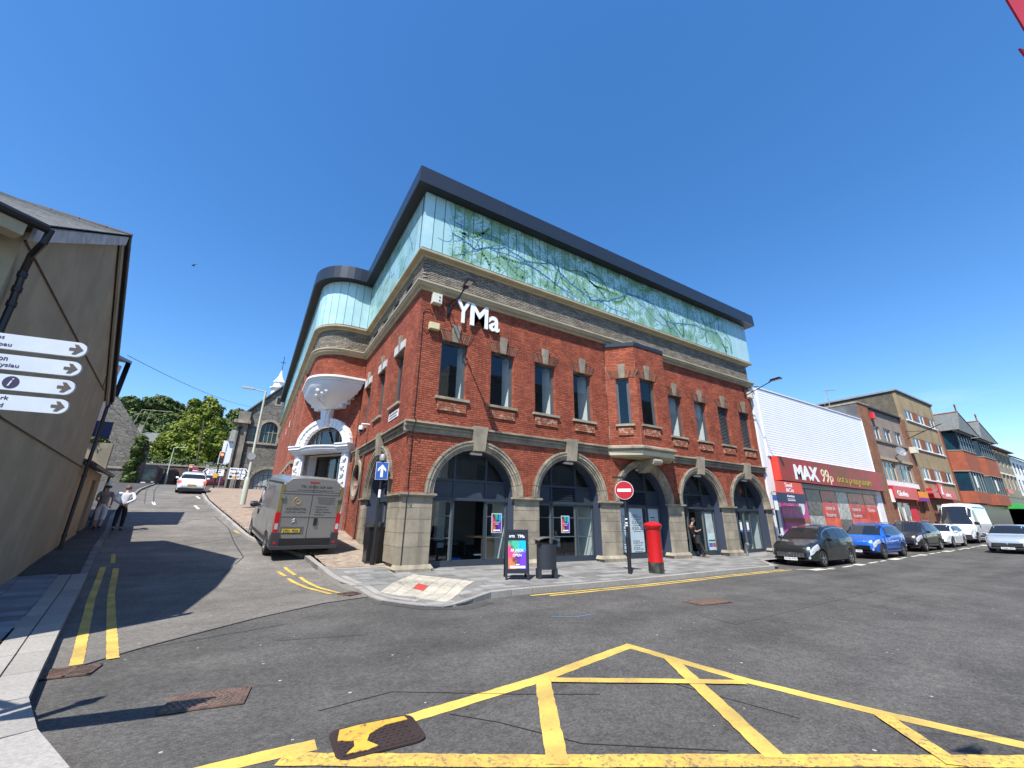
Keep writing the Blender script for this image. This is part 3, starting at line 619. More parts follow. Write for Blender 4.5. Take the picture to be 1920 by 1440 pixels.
# posters, vinyl and lettering on the glass
blackp = mat('poster_black', (.01, .01, .014), rough=.3)
def splash(name, cols, sc=3.0):
    m = bpy.data.materials.new(name); m.use_nodes = True; N = m.node_tree.nodes; L = m.node_tree.links; b = N['Principled BSDF']; b.inputs['Roughness'].default_value = .35
    tc = N.new('ShaderNodeTexCoord'); mp = N.new('ShaderNodeSeparateXYZ'); L.new(tc.outputs['Generated'], mp.inputs[0])
    no = N.new('ShaderNodeTexNoise'); no.inputs['Scale'].default_value = sc; no.inputs['Detail'].default_value = 3; L.new(tc.outputs['Generated'], no.inputs[0])
    last = None
    for k, (c, gx, gz, rad) in enumerate(cols):
        vm = N.new('ShaderNodeVectorMath'); vm.operation = 'DISTANCE'; cx = N.new('ShaderNodeCombineXYZ'); L.new(mp.outputs[0], cx.inputs[0]); L.new(mp.outputs[2], cx.inputs[1]); L.new(cx.outputs[0], vm.inputs[0]); vm.inputs[1].default_value = (gx, gz, 0)
        ad = N.new('ShaderNodeMath'); L.new(vm.outputs['Value'], ad.inputs[0]); mu = N.new('ShaderNodeMath'); mu.operation = 'MULTIPLY_ADD'; L.new(no.outputs[0], mu.inputs[0]); mu.inputs[1].default_value = .5; mu.inputs[2].default_value = -.25; L.new(mu.outputs[0], ad.inputs[1])
        mr = N.new('ShaderNodeMapRange'); L.new(ad.outputs[0], mr.inputs[0]); mr.inputs[1].default_value = rad; mr.inputs[2].default_value = rad*.6; mr.inputs[3].default_value = 0; mr.inputs[4].default_value = 1
        mx = N.new('ShaderNodeMix'); mx.data_type = 'RGBA'; L.new(mr.outputs[0], mx.inputs[0]); mx.inputs[7].default_value = lin(c)
        if last is None: mx.inputs[6].default_value = (.012, .012, .018, 1)
        else: L.new(last, mx.inputs[6])
        last = mx.outputs[2]
    L.new(last, b.inputs['Base Color']); return m
SPL = splash('paint_splash_print', [((.62, .05, .16), .0, .55, .42), ((.5, .14, .06), .12, .12, .35), ((.05, .36, .2), .45, .92, .3), ((.0, .38, .75), .95, .85, .36), ((.13, .03, .42), .95, .2, .5)])
WL_ = M['whitesmooth']
def poster(F, u0, u1, z0, z1, d):
    q = MB(); q.box(F, u0-.03, u1+.03, d, d+.012, z0-.03, z1+.03); p = q.build('poster', mat('poster_rim', (.5, .52, .54)), ART); q = MB(); q.box(F, u0, u1, d+.012, d+.016, z0, z1); q.build('print', SPL, p)
    w = u1-u0; text('AR AGOR', F, u0+.18*w, u1-.18*w, z0+(z1-z0)*.52, z0+(z1-z0)*.58, d+.017, .002, WL_, p, bold=.0); text('OPEN', F, u0+.3*w, u1-.3*w, z0+(z1-z0)*.41, z0+(z1-z0)*.47, d+.017, .002, WL_, p, bold=.02)
    q = MB(); q.box(F, u0+.12*w, u1-.1*w, d+.016, d+.018, z0+.03, z0+.08); q.build('strip', WL_, p)
poster(FR, 3.42, 3.78, 1.12, 1.72, RD+.012); poster(FR, 6.55, 6.9, 1.1, 1.68, RD+.012)
frost = mat('frosted_vinyl', (.42, .50, .54), rough=.6, vary=.04)
q = MB(); q.box(FR, 9.42, 10.16, RD-.022, RD-.018, .25, 2.08); q.box(FR, 10.34, 11.2, RD-.022, RD-.018, .25, 2.08); q.box(FR, 11.6, 12.25, RD-.022, RD-.018, .25, 2.08); fv = q.build('frosted_vinyl', frost, ART)
ink = mat('dark_print', (.03, .035, .04), rough=.6)
for k, z in enumerate((1.68, 1.42, 1.16, .60, .34)):
    for u in (9.5, 10.5):
        text('ECBOF', FR, u, u+.4, z, z+.14, RD-.016, .002, ink, fv, bold=.0); q = MB(); q.box(FR, u+.43, u+.6, RD-.017, RD-.015, z+.02, z+.05); q.box(FR, u+.05, u+.55, RD-.017, RD-.015, z-.07, z-.05); q.build('small_print', ink, fv)
    if k < 1: q = MB(); q.box(FR, 11.7, 12.0, RD-.017, RD-.015, z, z+.04); q.box(FR, 11.7, 12.0, RD-.017, RD-.015, z-.1, z-.08); q.build('small_print', ink, fv)
q = MB(); q.box(FR, 15.75, 16.35, RD-.022, RD-.018, .35, 2.0); q.build('frosted_vinyl', mat('hazy_vinyl', (.40, .46, .46), (.3, .35, .35), sc=2, rough=.7), ART)
q = MB(); q.box(FR, 15.78, 16.36, RD+.008, RD+.012, .22, 1.0); nb = q.build('notice_board', mat('notice_pale', (.45, .58, .6)), ART)
q = MB(); q.box(FR, 15.8, 16.34, RD+.013, RD+.015, .62, .70); q.build('green_strip', mat('notice_green', (.02, .16, .10)), nb); q = MB(); q.box(FR, 15.8, 16.1, RD+.013, RD+.015, .36, .55); q.build('blue_strip', mat('notice_blue', (.06, .12, .45)), nb); q = MB(); q.box(FR, 16.12, 16.34, RD+.013, RD+.015, .36, .55); q.build('red_strip', mat('notice_red', (.5, .06, .06)), nb)
for u in (18.72, 19.36):
    q = MB(); q.box(FR, u, u+.2, RD+.008, RD+.012, 1.05, 1.65); o = q.build('door_notice', WL_, ART); q = MB(); q.box(FR, u, u+.2, RD+.013, RD+.015, 1.55, 1.65); q.build('heading', mat('notice_green', 0), o); q = MB(); q.box(FR, u, u+.2, RD+.013, RD+.015, 1.05, 1.15); q.build('footer', mat('notice_blue', 0), o)
# little steel bollard pipe beside pier five
# ---- upper windows -------------------------------------------------
def window(F, a, b, z0, z1, rec=.16, side=1, blank=None, sill=True, lint='brick', white=True):
    mb = MB(); e0, e1 = -rec-.06, -rec
    for (x0, x1, y0, y1) in ((a, a+.07, z0, z1), (b-.07, b, z0, z1), (a+.07, b-.07, z0, z0+.07), (a+.07, b-.07, z1-.07, z1)): mb.box(F, x0, x1, e0, e1, y0, y1)
    if blank is None:
        for (x0, x1, y0, y1) in ((a+.075, a+.1, z0+.07, z1-.07), (b-.11, b-.075, z0+.07, z1-.07)): mb.box(F, x0, x1, e0-.02, e1-.02, y0, y1)
    w = mb.build('window', M['frame'], ART)
    if blank is None:
        g_ = MB(); g_.box(F, a+.07, b-.07, e0+.02, e0+.03, z0+.07, z1-.07); g_.f = [(4, 5, 1, 0)] if False else [(0, 1, 5, 4)]; g_.build('pane', M['glass'], w)
    else:
        n_ = 24
        bk = MB(); bk.box(F, a+.07, b-.07, e0, e0+.01, z0+.07, z1-.07); bk.build('louvre_back', M['black'], w)
        for k in range(n_):
            s_ = MB(); z = z0+.08+k*(z1-z0-.14)/n_; s_.hexa([F.p(u, d, zz) for zz in (0, .012) for d in (e0+.01, e1+.03) for u in (a+.06, b-.06)]); s_.v = [(v[0], v[1], v[2]+z+(.04 if i in (0, 1, 4, 5) else 0)) for i, v in enumerate(s_.v)]; s_.build('louvre_slat', M['steel'], w)
    # brick jambs of the opening
    jm = MB(); 
    for z in np.arange(z0, z1-.05, .075):
        jm.box(F, a-.01, a+.004, -rec-.02, -.002, z+.006, z+.069); jm.box(F, b-.004, b+.01, -rec-.02, -.002, z+.006, z+.069)
    jm.build('brick_jamb', M['red'], w, kind='stuff')
    c = (a+b)/2
    if sill: stone(F, a-.13, b+.13, -.3, .10, z0-.1, z0, 'window_sill', M['stone'])
    if lint == 'brick':
        key(F, c, z1+.0, z1+.66, .12, .17, .09, 'window_keystone')
        for s_ in (-1, 1):
            for k in range(6):
                x0 = c+s_*(.13+k*.074); x1 = x0+s_*.064; t = s_*(.03+.028*k); top = z1+.38
                mb = MB(); mb.hexa([F.p(u, d, z) for z, us in ((z1+.005, (x0, x1)), (top, (x0+t, x1+t+s_*.008))) for d in (-.02, .022) for u in us]); mb.build('lintel_brick', mat('lintel_brick', (.22, .075, .04), (.13, .055, .035), sc=9, isl=.4, rough=.9), ART)
        # brick apron under the sill
        ap = MB(); brickmesh(ap, F, lay(a-.03, b+.03, z0-.5, z0-.18, lambda z: [], hc=.08), d0=-.02, d1=.055, jit=.004); ap.box(F, a-.02, b+.02, 0, .048, z0-.5, z0-.18); ap.build('brick_apron', mat('apron_brick', (.27, .085, .04), (.40, .27, .20), sc=7, isl=.3, rough=.9, lo=.5, hi=.62), ART, kind='stuff')
    return w
for w in WX+WX2[:2]: window(FR, w, w+WW, 5.6, 7.75)
for w in WX2[2:]: window(FR, w, w+WW, 5.6, 7.75, blank=1)
for a, b in WL:
    window(FL, a, b, 5.6, 7.75, lint='stone'); c = (a+b)/2
    ls_ = mat('sunlit_lintel_stone', (.50, .49, .47), rough=.85, vary=.1); stone(FL, a-.1, c-.12, -.03, .06, 7.75, 8.08, 'lintel_stone', ls_); stone(FL, c+.12, b+.1, -.03, .06, 7.75, 8.14, 'lintel_stone', ls_); key(FL, c, 7.75, 8.42, .11, .14, .10, 'window_keystone')  # lintels whiter than the other stone: sunlight put into the colour
# oculus
mb = MB(); mb.prism(FL, [(7.2+.84*math.cos(t*PI/20), 3.2+.9*math.sin(t*PI/20)) for t in range(40)], -.05, .09, [[(7.2+.7*math.cos(t*PI/20), 3.2+.74*math.sin(t*PI/20)) for t in range(40)]]); mb.build('round_window_surround', M['stone'], ART)
mb = MB(); pts = [(7.2+.69*math.cos(t*PI/20), 3.2+.73*math.sin(t*PI/20)) for t in range(41)]; mb.v = [FL.p(u, d, z) for d in (-.02, -.4) for u, z in pts]; mb.f = [(i, i+1, i+42, i+41) for i in range(40)]; mb.build('round_window_reveal', M['cream'], ART)
gcol = [(.05, .3, .28), (.03, .2, .12), (.6, .6, .62), (.5, .38, .05), (.05, .2, .45), (.02, .03, .04)]
for k in range(6):
    mb = MB(); a0 = k*60; mb.prism(FL, [(7.2, 3.2)]+[(7.2+.69*math.cos(R(a0+t*12)), 3.2+.73*math.sin(R(a0+t*12))) for t in range(6)], -.36, -.37); mb.build('coloured_pane', mat('stained_%d' % k, gcol[k], rough=.15), ART)
# interior --------------------------------------------------------------
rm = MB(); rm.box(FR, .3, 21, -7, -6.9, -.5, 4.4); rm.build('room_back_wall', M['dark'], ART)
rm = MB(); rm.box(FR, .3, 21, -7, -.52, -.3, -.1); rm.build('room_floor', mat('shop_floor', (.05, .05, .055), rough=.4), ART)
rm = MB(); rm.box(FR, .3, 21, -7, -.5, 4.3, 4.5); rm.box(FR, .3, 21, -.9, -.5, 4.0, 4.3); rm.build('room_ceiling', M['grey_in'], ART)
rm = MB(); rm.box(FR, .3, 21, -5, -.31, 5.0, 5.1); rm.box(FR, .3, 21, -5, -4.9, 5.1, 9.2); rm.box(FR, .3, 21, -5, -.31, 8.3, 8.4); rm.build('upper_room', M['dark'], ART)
for w in WX+WX2[:2]:
    rm = MB(); rm.box(FR, w+WW-.002, w+WW+.04, -.95, -.24, 5.5, 7.9); rm.box(FR, w-.04, w, -.75, -.31, 5.5, 7.9); rm.build('plaster_reveal', M['white_in'], ART)
for a, b in WL:
    rm = MB(); rm.box(FL, b, b+.04, -.75, -.31, 5.5, 7.9); rm.box(FL, a-.04, a, -.75, -.31, 5.5, 7.9); rm.build('plaster_reveal', M['white_in'], ART)
for c in AC:
    rm = MB(); rm.box(FR, c+1.56, c+1.62, -1.6, RD-.1, -.3, 2.6); rm.build('plaster_reveal', M['white_in'], ART)
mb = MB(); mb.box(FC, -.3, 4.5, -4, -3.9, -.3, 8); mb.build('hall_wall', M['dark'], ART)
# bay window ------------------------------------------------------------
bp_ = [(9.0, 0), (9.93, .95), (11.93, .95), (12.86, 0)]
def bayfr(i): a = Vector(FR.p(bp_[i][0], bp_[i][1], 0)); b = Vector(FR.p(bp_[i+1][0], bp_[i+1][1], 0)); U = (b-a).normalized(); return Fr(a, U, (U.y, -U.x, 0)), (b-a).length
def baywall(i, wins):
    F, L_ = bayfr(i); mb = MB(); mb.prism(F, rect(0, L_, 4.6, 9.32), -.02, -.2, [rect(a, b, 5.56, 7.75) for a, b in wins]); mb.build('bay_wall', M['mortar'], ART)
    bl = [rect_block(a, b, 5.52, 7.75) for a, b in wins]+[rect_block((a+b)/2-.15, (a+b)/2+.15, 7.75, 8.38) for a, b in wins]+[rect_block(a-.05, b+.05, 7.75, 8.12) for a, b in wins if i == 1]
    mb = MB(); brickmesh(mb, F, lay(.005, L_-.005, 4.66, 9.31, lambda z: [q for f in bl for q in f(z)]), jit=.003); mb.build('bay_brickwork', M['red'], ART, kind='stuff')
    for a, b in wins:
        window(F, a, b, 5.6, 7.75, rec=.12, lint='brick')
baywall(0, [(.42, 1.0)]); baywall(1, [(.22, 1.22)]); baywall(2, [])
ap_ = [(8.78, -.02), (9.86, 1.12), (12.0, 1.12), (13.08, -.02)]
def bayslab(e0, e1, z0, z1, name, m):
    mb = MB(); c = 10.93
    def P_(e): return [(8.9-e*1.1, 0), (9.93-e*.42, .95+e), (11.93+e*.42, .95+e), (12.96+e*1.1, 0)]
    a = P_(e0); b = P_(e1); mb.add([FR.p(u, d, z0) for u, d in a]+[FR.p(u, d, z1) for u, d in b], [(0, 1, 2, 3), (7, 6, 5, 4), (0, 1, 5, 4), (1, 2, 6, 5), (2, 3, 7, 6), (3, 0, 4, 7)])
    return mb.build(name, m, ART)
bayslab(-.1, .0, 4.16, 4.24, 'bay_corbel', M['cream']); bayslab(.02, .06, 4.24, 4.42, 'bay_plinth', mat('pale_cream', (.60, .54, .38), rough=.7, vary=.06)); bayslab(.08, .13, 4.42, 4.52, 'bay_plinth', M['stone']); bayslab(.17, .17, 4.52, 4.6, 'bay_plinth', M['stone']); bayslab(.17, .03, 4.6, 4.66, 'bay_plinth', M['stone'])
bayslab(.04, .04, 9.30, 9.48, 'bay_capping', M['fascia']); bayslab(.04, -.9, 9.48, 9.72, 'bay_roof', M['fascia'])
mb = MB()       # scroll bracket below the bay
pts = [(.0, 4.16), (.95, 4.16), (1.0, 4.05), (.93, 3.92), (.8, 3.88), (.62, 3.9), (.45, 3.8), (.3, 3.68), (.0, 3.6)]
for u in (10.66, 11.06): pass
mb.v = [FR.p(u, d, z) for u in (10.64, 11.08) for d, z in pts]; n_ = len(pts); mb.f = [tuple(range(n_)), tuple(n_+i for i in range(n_))]+[(i, (i+1) % n_, (i+1) % n_+n_, i+n_) for i in range(n_)]
mb.tube([FR.p(10.58, .86, 4.02), FR.p(11.14, .86, 4.02)], .13, 14); mb.tube([FR.p(10.6, .2, 3.72), FR.p(11.12, .2, 3.72)], .1, 12); mb.build('scroll_bracket', M['stone'], ART)
# ---- glass storey -----------------------------------------------------
def panel_mat():
    m = bpy.data.materials.new('printed_channel_glass'); m.use_nodes = True; N = m.node_tree.nodes; L = m.node_tree.links; b = N['Principled BSDF']; b.inputs['Roughness'].default_value = .22; b.inputs['Specular IOR Level'].default_value = .6
    tc = N.new('ShaderNodeTexCoord')
    def n(cls, **k):
        t = N.new(cls)
        for a, v in k.items(): t.inputs[a].default_value = v
        return t
    big = n('ShaderNodeTexNoise', Scale=.62, Detail=3.0, Roughness=.5, Distortion=.8); L.new(tc.outputs['Object'], big.inputs['Vector'])
    w = N.new('ShaderNodeMath'); w.operation = 'MULTIPLY'; L.new(big.outputs[0], w.inputs[0]); w.inputs[1].default_value = 120
    s_ = N.new('ShaderNodeMath'); s_.operation = 'SINE'; L.new(w.outputs[0], s_.inputs[0])
    cr = n('ShaderNodeMapRange'); L.new(s_.outputs[0], cr.inputs[0]); cr.inputs[1].default_value = .3; cr.inputs[2].default_value = .95
    med = n('ShaderNodeTexNoise', Scale=.9, Detail=5.0, Distortion=1.5); L.new(tc.outputs['Object'], med.inputs['Vector'])
    mk = n('ShaderNodeMapRange'); L.new(med.outputs[0], mk.inputs[0]); mk.inputs[1].default_value = .44; mk.inputs[2].default_value = .58
    sp = N.new('ShaderNodeSeparateXYZ'); L.new(tc.outputs['Object'], sp.inputs[0])
    ex = n('ShaderNodeMapRange'); L.new(sp.outputs[0], ex.inputs[0]); ex.inputs[1].default_value = .7; ex.inputs[2].default_value = 1.0
    ex2 = n('ShaderNodeMapRange'); L.new(sp.outputs[0], ex2.inputs[0]); ex2.inputs[1].default_value = 19.6; ex2.inputs[2].default_value = 18.0
    em = N.new('ShaderNodeMath'); em.operation = 'MULTIPLY'; L.new(ex.outputs[0], em.inputs[0]); L.new(ex2.outputs[0], em.inputs[1])
    def mul(a, bb):
        t = N.new('ShaderNodeMath'); t.operation = 'MULTIPLY'; L.new(a, t.inputs[0])
        if isinstance(bb, float): t.inputs[1].default_value = bb
        else: L.new(bb, t.inputs[1])
        return t.outputs[0]
    def mix(f, a, c):
        t = N.new('ShaderNodeMix'); t.data_type = 'RGBA'; L.new(f, t.inputs[0])
        if isinstance(a, tuple): t.inputs[6].default_value = lin(a)
        else: L.new(a, t.inputs[6])
        t.inputs[7].default_value = lin(c); return t.outputs[2]
    c = mix(mul(mk.outputs[0], em.outputs[0]), (.37, .585, .585), (.20, .355, .21))
    c = mix(mul(mul(cr.outputs[0], em.outputs[0]), .8), c, (.13, .29, .20))
    L.new(c, b.inputs['Base Color']); m['api'] = 1; return m
PM = panel_mat(); PM2 = mat('plain_channel_glass', (.38, .58, .60), (.44, .63, .65), sc=1.5, rough=.2, vary=.05, isl=.05)
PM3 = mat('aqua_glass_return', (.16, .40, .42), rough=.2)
gp = 21.66/52; P3 = None
for k in range(52):
    u0 = -.28+k*gp; mb = MB(); mb.box(FR, u0+.017, u0+gp-.017, .10, .28, 11.13, 13.64)
    if k < 1 or k > 48: mb.build('glass_panel', PM2, ART)
    else:
        if P3 is None: P3 = mb.build('glass_panel', PM, ART)
        else: mb.build('glass_panel', PM, ART)
mb = MB(); mb.box(FR, -.25, 21.3, .05, .262, 11.13, 13.64); mb.build('glass_joints', mat('joint_teal', (.05, .16, .17), rough=.4), ART)
mb = MB(); mb.box(Fr((21.38, 0, 0), (0, 1, 0), (1, 0, 0)), -.27, 5, -.1, .03, 11.13, 13.64); mb.build('glass_return', PM3, ART)
gpath = offs(PATH[2:], SG*.28); gl_len = [0]
for i in range(1, len(gpath)): gl_len.append(gl_len[-1]+(Vector(gpath[i])-Vector(gpath[i-1])).length)
def gpt(s_):
    for i in range(1, len(gpath)):
        if s_ <= gl_len[i] or i == len(gpath)-1:
            a = Vector(gpath[i-1]); b = Vector(gpath[i]); return a+(b-a).normalized()*(s_-gl_len[i-1])
s_ = 0.02; tot = gl_len[-1]
while s_ < min(tot-.5, 34):
    w = .4165 if s_ < gl_len[1]-.6 or s_ > gl_len[1]+2.5 else .40
    if s_ < gl_len[1] < s_+w: e = gl_len[1]-.0
    else: e = s_+w
    a = gpt(s_+.012); b = gpt(e-.012); t = (b-a).normalized(); n_ = Vector((-t.y, t.x))*NRM
    mb = MB(); mb.hexa([(q.x-n_.x*dd, q.y-n_.y*dd, z) for z in (11.13, 13.64) for dd in (.15, 0) for q in (a, b)])
    pl = (s_ < .3) or (gl_len[1]-.2 < s_ < gl_len[1]+4.3)
    mb.build('glass_panel', PM2 if pl else mat('printed_side_glass', (.34, .55, .56), (.20, .38, .28), sc=1.1, lo=.46, hi=.62, rough=.22, isl=.05), ART); s_ = e
sweep(PATH[2:], [(.12, 11.13), (.262, 11.13), (.262, 13.64), (.12, 13.64)], 'glass_joints', mat('joint_teal', 0), ART)
# printed river lines: flat ribbons on the glass face
rng2 = random.Random(11); riv = MB(); riv2 = MB()
def ribbon(F, pts, w, mbx, d=.284):
    for i in range(len(pts)-1):
        a = Vector(pts[i]); b = Vector(pts[i+1]); t = (b-a)
        if t.length < 1e-4: continue
        t.normalize(); n_ = Vector((-t.y, t.x))*w/2; e = t*w*.2
        q = [a-e-n_, b+e-n_, b+e+n_, a-e+n_]
        if all(-.2 < p.x < 21.2 and 11.16 < p.y < 13.62 for p in q): mbx.quad(*[F.p(p.x, d, p.y) for p in q])
def wander(a, b, amp, n, r_):
    pts = [Vector(a)]; off = 0
    for i in range(1, n):
        t = i/n; off += r_.uniform(-1, 1)*amp*.5; off *= .8; base = Vector(a).lerp(Vector(b), t); pts.append(base+Vector((r_.uniform(-.3, .3)*amp, off)))
    pts.append(Vector(b)); return pts
mains = [[(.9, 12.2), (1.6, 12.0), (2.0, 11.85), (2.5, 12.15), (3.3, 12.5), (4.3, 12.2), (5.0, 12.35), (5.8, 12.6), (6.6, 12.1), (7.5, 11.75), (8.3, 11.5), (9.0, 11.7), (9.7, 12.05), (10.6, 12.6), (11.6, 12.7), (12.6, 12.6), (13.4, 11.9), (14.4, 11.95), (15.4, 12.2), (16.3, 12.3), (17.3, 12.3), (18.3, 12.35)],
         [(1.0, 12.75), (1.5, 12.6), (2.0, 12.3), (2.1, 11.95)], [(2.6, 12.1), (3.6, 12.2), (5.0, 11.95), (6.0, 11.6), (7.2, 11.3)], [(4.3, 12.2), (5.2, 11.9), (6.3, 11.5), (7.0, 11.2)], [(10.8, 12.6), (11.8, 12.2), (12.6, 11.7), (13.6, 11.6), (14.4, 11.3)], [(8.6, 11.6), (9.4, 11.4), (10.6, 11.35)]]
for mi, mp_ in enumerate(mains):
    pts = []
    for i in range(len(mp_)-1): pts += wander(mp_[i], mp_[i+1], .10, 5, rng2)[:-1]
    pts.append(Vector(mp_[-1])); ribbon(FR, pts, .06 if mi == 0 else .036, riv)
    for p in pts[::3]:
        for _ in range(1 if mi else 2):
            q = p.copy(); a = rng2.choice([1, -1])*rng2.uniform(.7, 2.2); l = [q]
            for k in range(rng2.randint(4, 9)): a += rng2.uniform(-.45, .45); q = q+Vector((math.cos(a), math.sin(a)))*.12; l.append(q)
            ribbon(FR, l, .020, riv)
riv.build('river_print', mat('river_blue', (.05, .15, .38), rough=.3), ART, kind='stuff')
for k in range(60):
    p = Vector((rng2.uniform(1, 19), rng2.uniform(11.3, 13.4))); a = rng2.uniform(-2, 0); l = [p]
    for i in range(12): a += rng2.uniform(-.35, .35); p = p+Vector((math.cos(a), math.sin(a)))*.14; l.append(p)
    ribbon(FR, l, rng2.choice((.04,.07,.11)), riv2, .2825)
riv2.build('valley_print', mat('valley_green', (.13, .27, .10), rough=.3), ART, kind='stuff')
rs = MB()
for k in range(9):
    p = Vector((.8+k*.85, rng2.uniform(11.6, 13.2))); a = rng2.uniform(-2.5, 2.5); l = [p]
    for i in range(9): a += rng2.uniform(-.8, .8); p = p+Vector((math.cos(a), math.sin(a)))*.16; l.append(p)
    ribbon(FL, [q for q in l if q.x < 8.2], .04, rs)
rs.build('river_print', mat('river_blue', 0), ART, kind='stuff')
# ---- letters, lamps, boxes, cables --------------------------------------
LT = thing('letter_sign', 'large white YMa letters fixed to the brick above the first two windows', 'sign', (2.3, 0, 8.55))
for s_, a, b, z0, z1 in (('Y', 1.34, 1.93, 8.57, 9.5), ('M', 1.94, 2.70, 8.57, 9.5), ('a', 2.76, 3.22, 8.55, 9.2)): text(s_, FR, a, b, z0, z1, .06, .07, M['whitesmooth'], LT, name='letter', bold=.022)
def wall_lamp(x, z, L_, rise, label):
    t = thing('wall_street_lamp', label, 'street lamp', (x, 0, z), group='arm lamps on the brick facade')
    mb = MB(); mb.box(FR, x-.06, x+.06, .01, .06, z-.28, z+.28); mb.build('wall_plate', M['black'], t)
    mb = MB(); mb.tube([FR.p(x, .06, z-.22), FR.p(x, L_-.45, z+rise-.08)], .028); mb.tube([FR.p(x, .06, z+.2), FR.p(x, .5, z+.22), FR.p(x, .9, z+rise*.45)], .022); mb.tube([FR.p(x, L_-.45, z+rise-.08), FR.p(x, L_-.3, z+rise)], .04); mb.build('arm', M['black'], t, smooth=True)
    mb = MB(); mb.hexa([FR.p(x+u, d, zz) for zz, dd in ((z+rise-.04, 0), (z+rise+.07, .03)) for d, w in ((L_-.35+dd, .08), (L_+.25-dd, .14)) for u in (-w, w)]); hd = mb.build('lamp_head', M['black'], t); mb = MB(); mb.box(FR, x-.09, x+.09, L_-.1, L_+.2, z+rise-.05, z+rise-.038); mb.build('lens', M['white'], hd)
wall_lamp(1.05, 8.95, 1.75, .28, 'black arm lamp on the brick wall beside the white YMa letters'); wall_lamp(20.6, 9.1, 1.95, .3, 'black arm lamp at the far right end of the brick facade')
def alarm(F, u, z, w, h, dd, m, label, det=True):
    t = thing('alarm_box', label, 'alarm box', F.p(u, 0, z)); mb = MB(); mb.box(F, u, u+w, .01, dd, z, z+h); mb.box(F, u+.02, u+w-.02, dd, dd+.015, z+.02, z+h-.02); mb.build('casing', m, t)
    if det: mb = MB(); mb.tube([F.p(u+w*.7, dd+.01, z+h*.65), F.p(u+w*.7, dd+.03, z+h*.65)], .03, 8); mb.tube([F.p(u+w*.7, dd+.01, z+h*.3), F.p(u+w*.7, dd+.03, z+h*.3)], .03, 8); mb.build('lens', M['black'], t)
alarm(FR, .36, 9.02, .36, .4, .22, mat('cream_plastic', (.62, .60, .50), rough=.5), 'white junction box on the brick corner high above the letters')
alarm(FR, .34, 8.0, .38, .26, .16, mat('yellowed_plastic', (.58, .52, .30), rough=.5), 'yellowed alarm box above the first upper window', False)
alarm(FR, 20.85, 8.75, .35, .4, .2, mat('cream_plastic', 0), 'cream box behind the far arm lamp on the brick end')
t = thing('security_camera', 'white dome security camera on a bracket on the side street brick wall', 'camera', FL.p(5.9, 0, 5.35))
mb = MB(); mb.tube([FL.p(5.9, 0, 5.55), FL.p(5.9, .35, 5.55), FL.p(5.9, .35, 5.45)], .035); mb.lathe([(.02, 0), (.11, -.02), (.12, -.14), (.11, -.2)], FL.p(5.9, .35, 5.47), 14); mb.build('housing', M['white'], t, smooth=True)
mb = MB(); mb.lathe([(.1, 0), (.09, -.06), (.05, -.1), (.01, -.11)], FL.p(5.9, .35, 5.27), 14); mb.build('dome', M['black'], t, smooth=True)
t = thing('street_name_sign', 'small white street name plate below the nearest side window', 'sign', FL.p(1.5, 0, 5.1)); mb = MB(); mb.box(FL, 1.45, 2.65, .01, .03, 5.05, 5.32); mb.build('plate', M['whitesmooth'], t)
mb = MB()
for k in range(9): mb.box(FL, 1.52+k*.12, 1.6+k*.12, .031, .034, 5.2, 5.28)
for k in range(8): mb.box(FL, 1.6+k*.12, 1.68+k*.12, .031, .034, 5.09, 5.16)
mb.build('lettering', ink, t)
cb_ = MB(); cb_.tube([FR.p(.1, .03, 8.6), FR.p(.12, .03, 7), FR.p(.1, .03, 4.75)], .013, 5); cb_.tube([FR.p(.1, .03, 4.75), FR.p(.1, .24, 4.66), FR.p(.1, .24, 4.5), FR.p(.09, .05, 4.2), FR.p(.1, .03, 2.4), FR.p(.1, .18, 2.3), FR.p(.1, .18, 2.2), FR.p(.09, .07, 2.1), FR.p(.08, .07, .1)], .013, 5)
cb_.tube([FR.p(.1, .03, 8.6), FR.p(.15, .04, 8.75), FR.p(.35, .04, 8.78), FR.p(.5, .04, 8.6)], .012, 5); cb_.tube([FR.p(.1, .03, 8.0), FR.p(.25, .05, 7.92), FR.p(.4, .04, 8.02)], .01, 5); cb_.tube([FR.p(.55, .04, 9.0), FR.p(.75, .05, 8.75), FR.p(.95, .04, 8.72)], .008, 5)
tag(cb_.build('wall_cable', M['black'], None, loc=(0, 0, 0)), 'black cable running down the brick corner beside the stone pier', 'cable')
dp = MB(); dp.tube([FL.p(6.1, .06, 4.2), FL.p(6.1, .06, .55)], .04, 8); dp.build('downpipe', M['iron'], ART)
# ================================================================== GROUND
def strip_mesh(mb, pts, w, off, gfun=G, sub=.6, jit=0):
    """ribbon of width w following points and the land, off above the road"""
    P_ = []
    for i in range(len(pts)-1):
        a = Vector(pts[i][:2]); b = Vector(pts[i+1][:2]); n = max(1, int((b-a).length/sub))
        P_ += [a.lerp(b, k/n) for k in range(n)]
    P_.append(Vector(pts[-1][:2])); k0 = len(mb.v); nP = len(P_)
    for i, p in enumerate(P_):
        t1 = (P_[i]-P_[i-1]).normalized() if i else (P_[1]-P_[0]).normalized(); t2 = (P_[i+1]-P_[i]).normalized() if i < nP-1 else t1
        n1 = Vector((-t1.y, t1.x)); n2 = Vector((-t2.y, t2.x)); b = n1+n2; b = b/b.length_squared*2 if b.length > .2 else n1
        for s_ in (-.5, .5): q = p+b*w*s_*(1+random.uniform(-jit, jit)); mb.v.append((q.x, q.y, gfun(q.x, q.y)+off))
    for i in range(nP-1): mb.f.append((k0+2*i, k0+2*i+1, k0+2*i+3, k0+2*i+2))
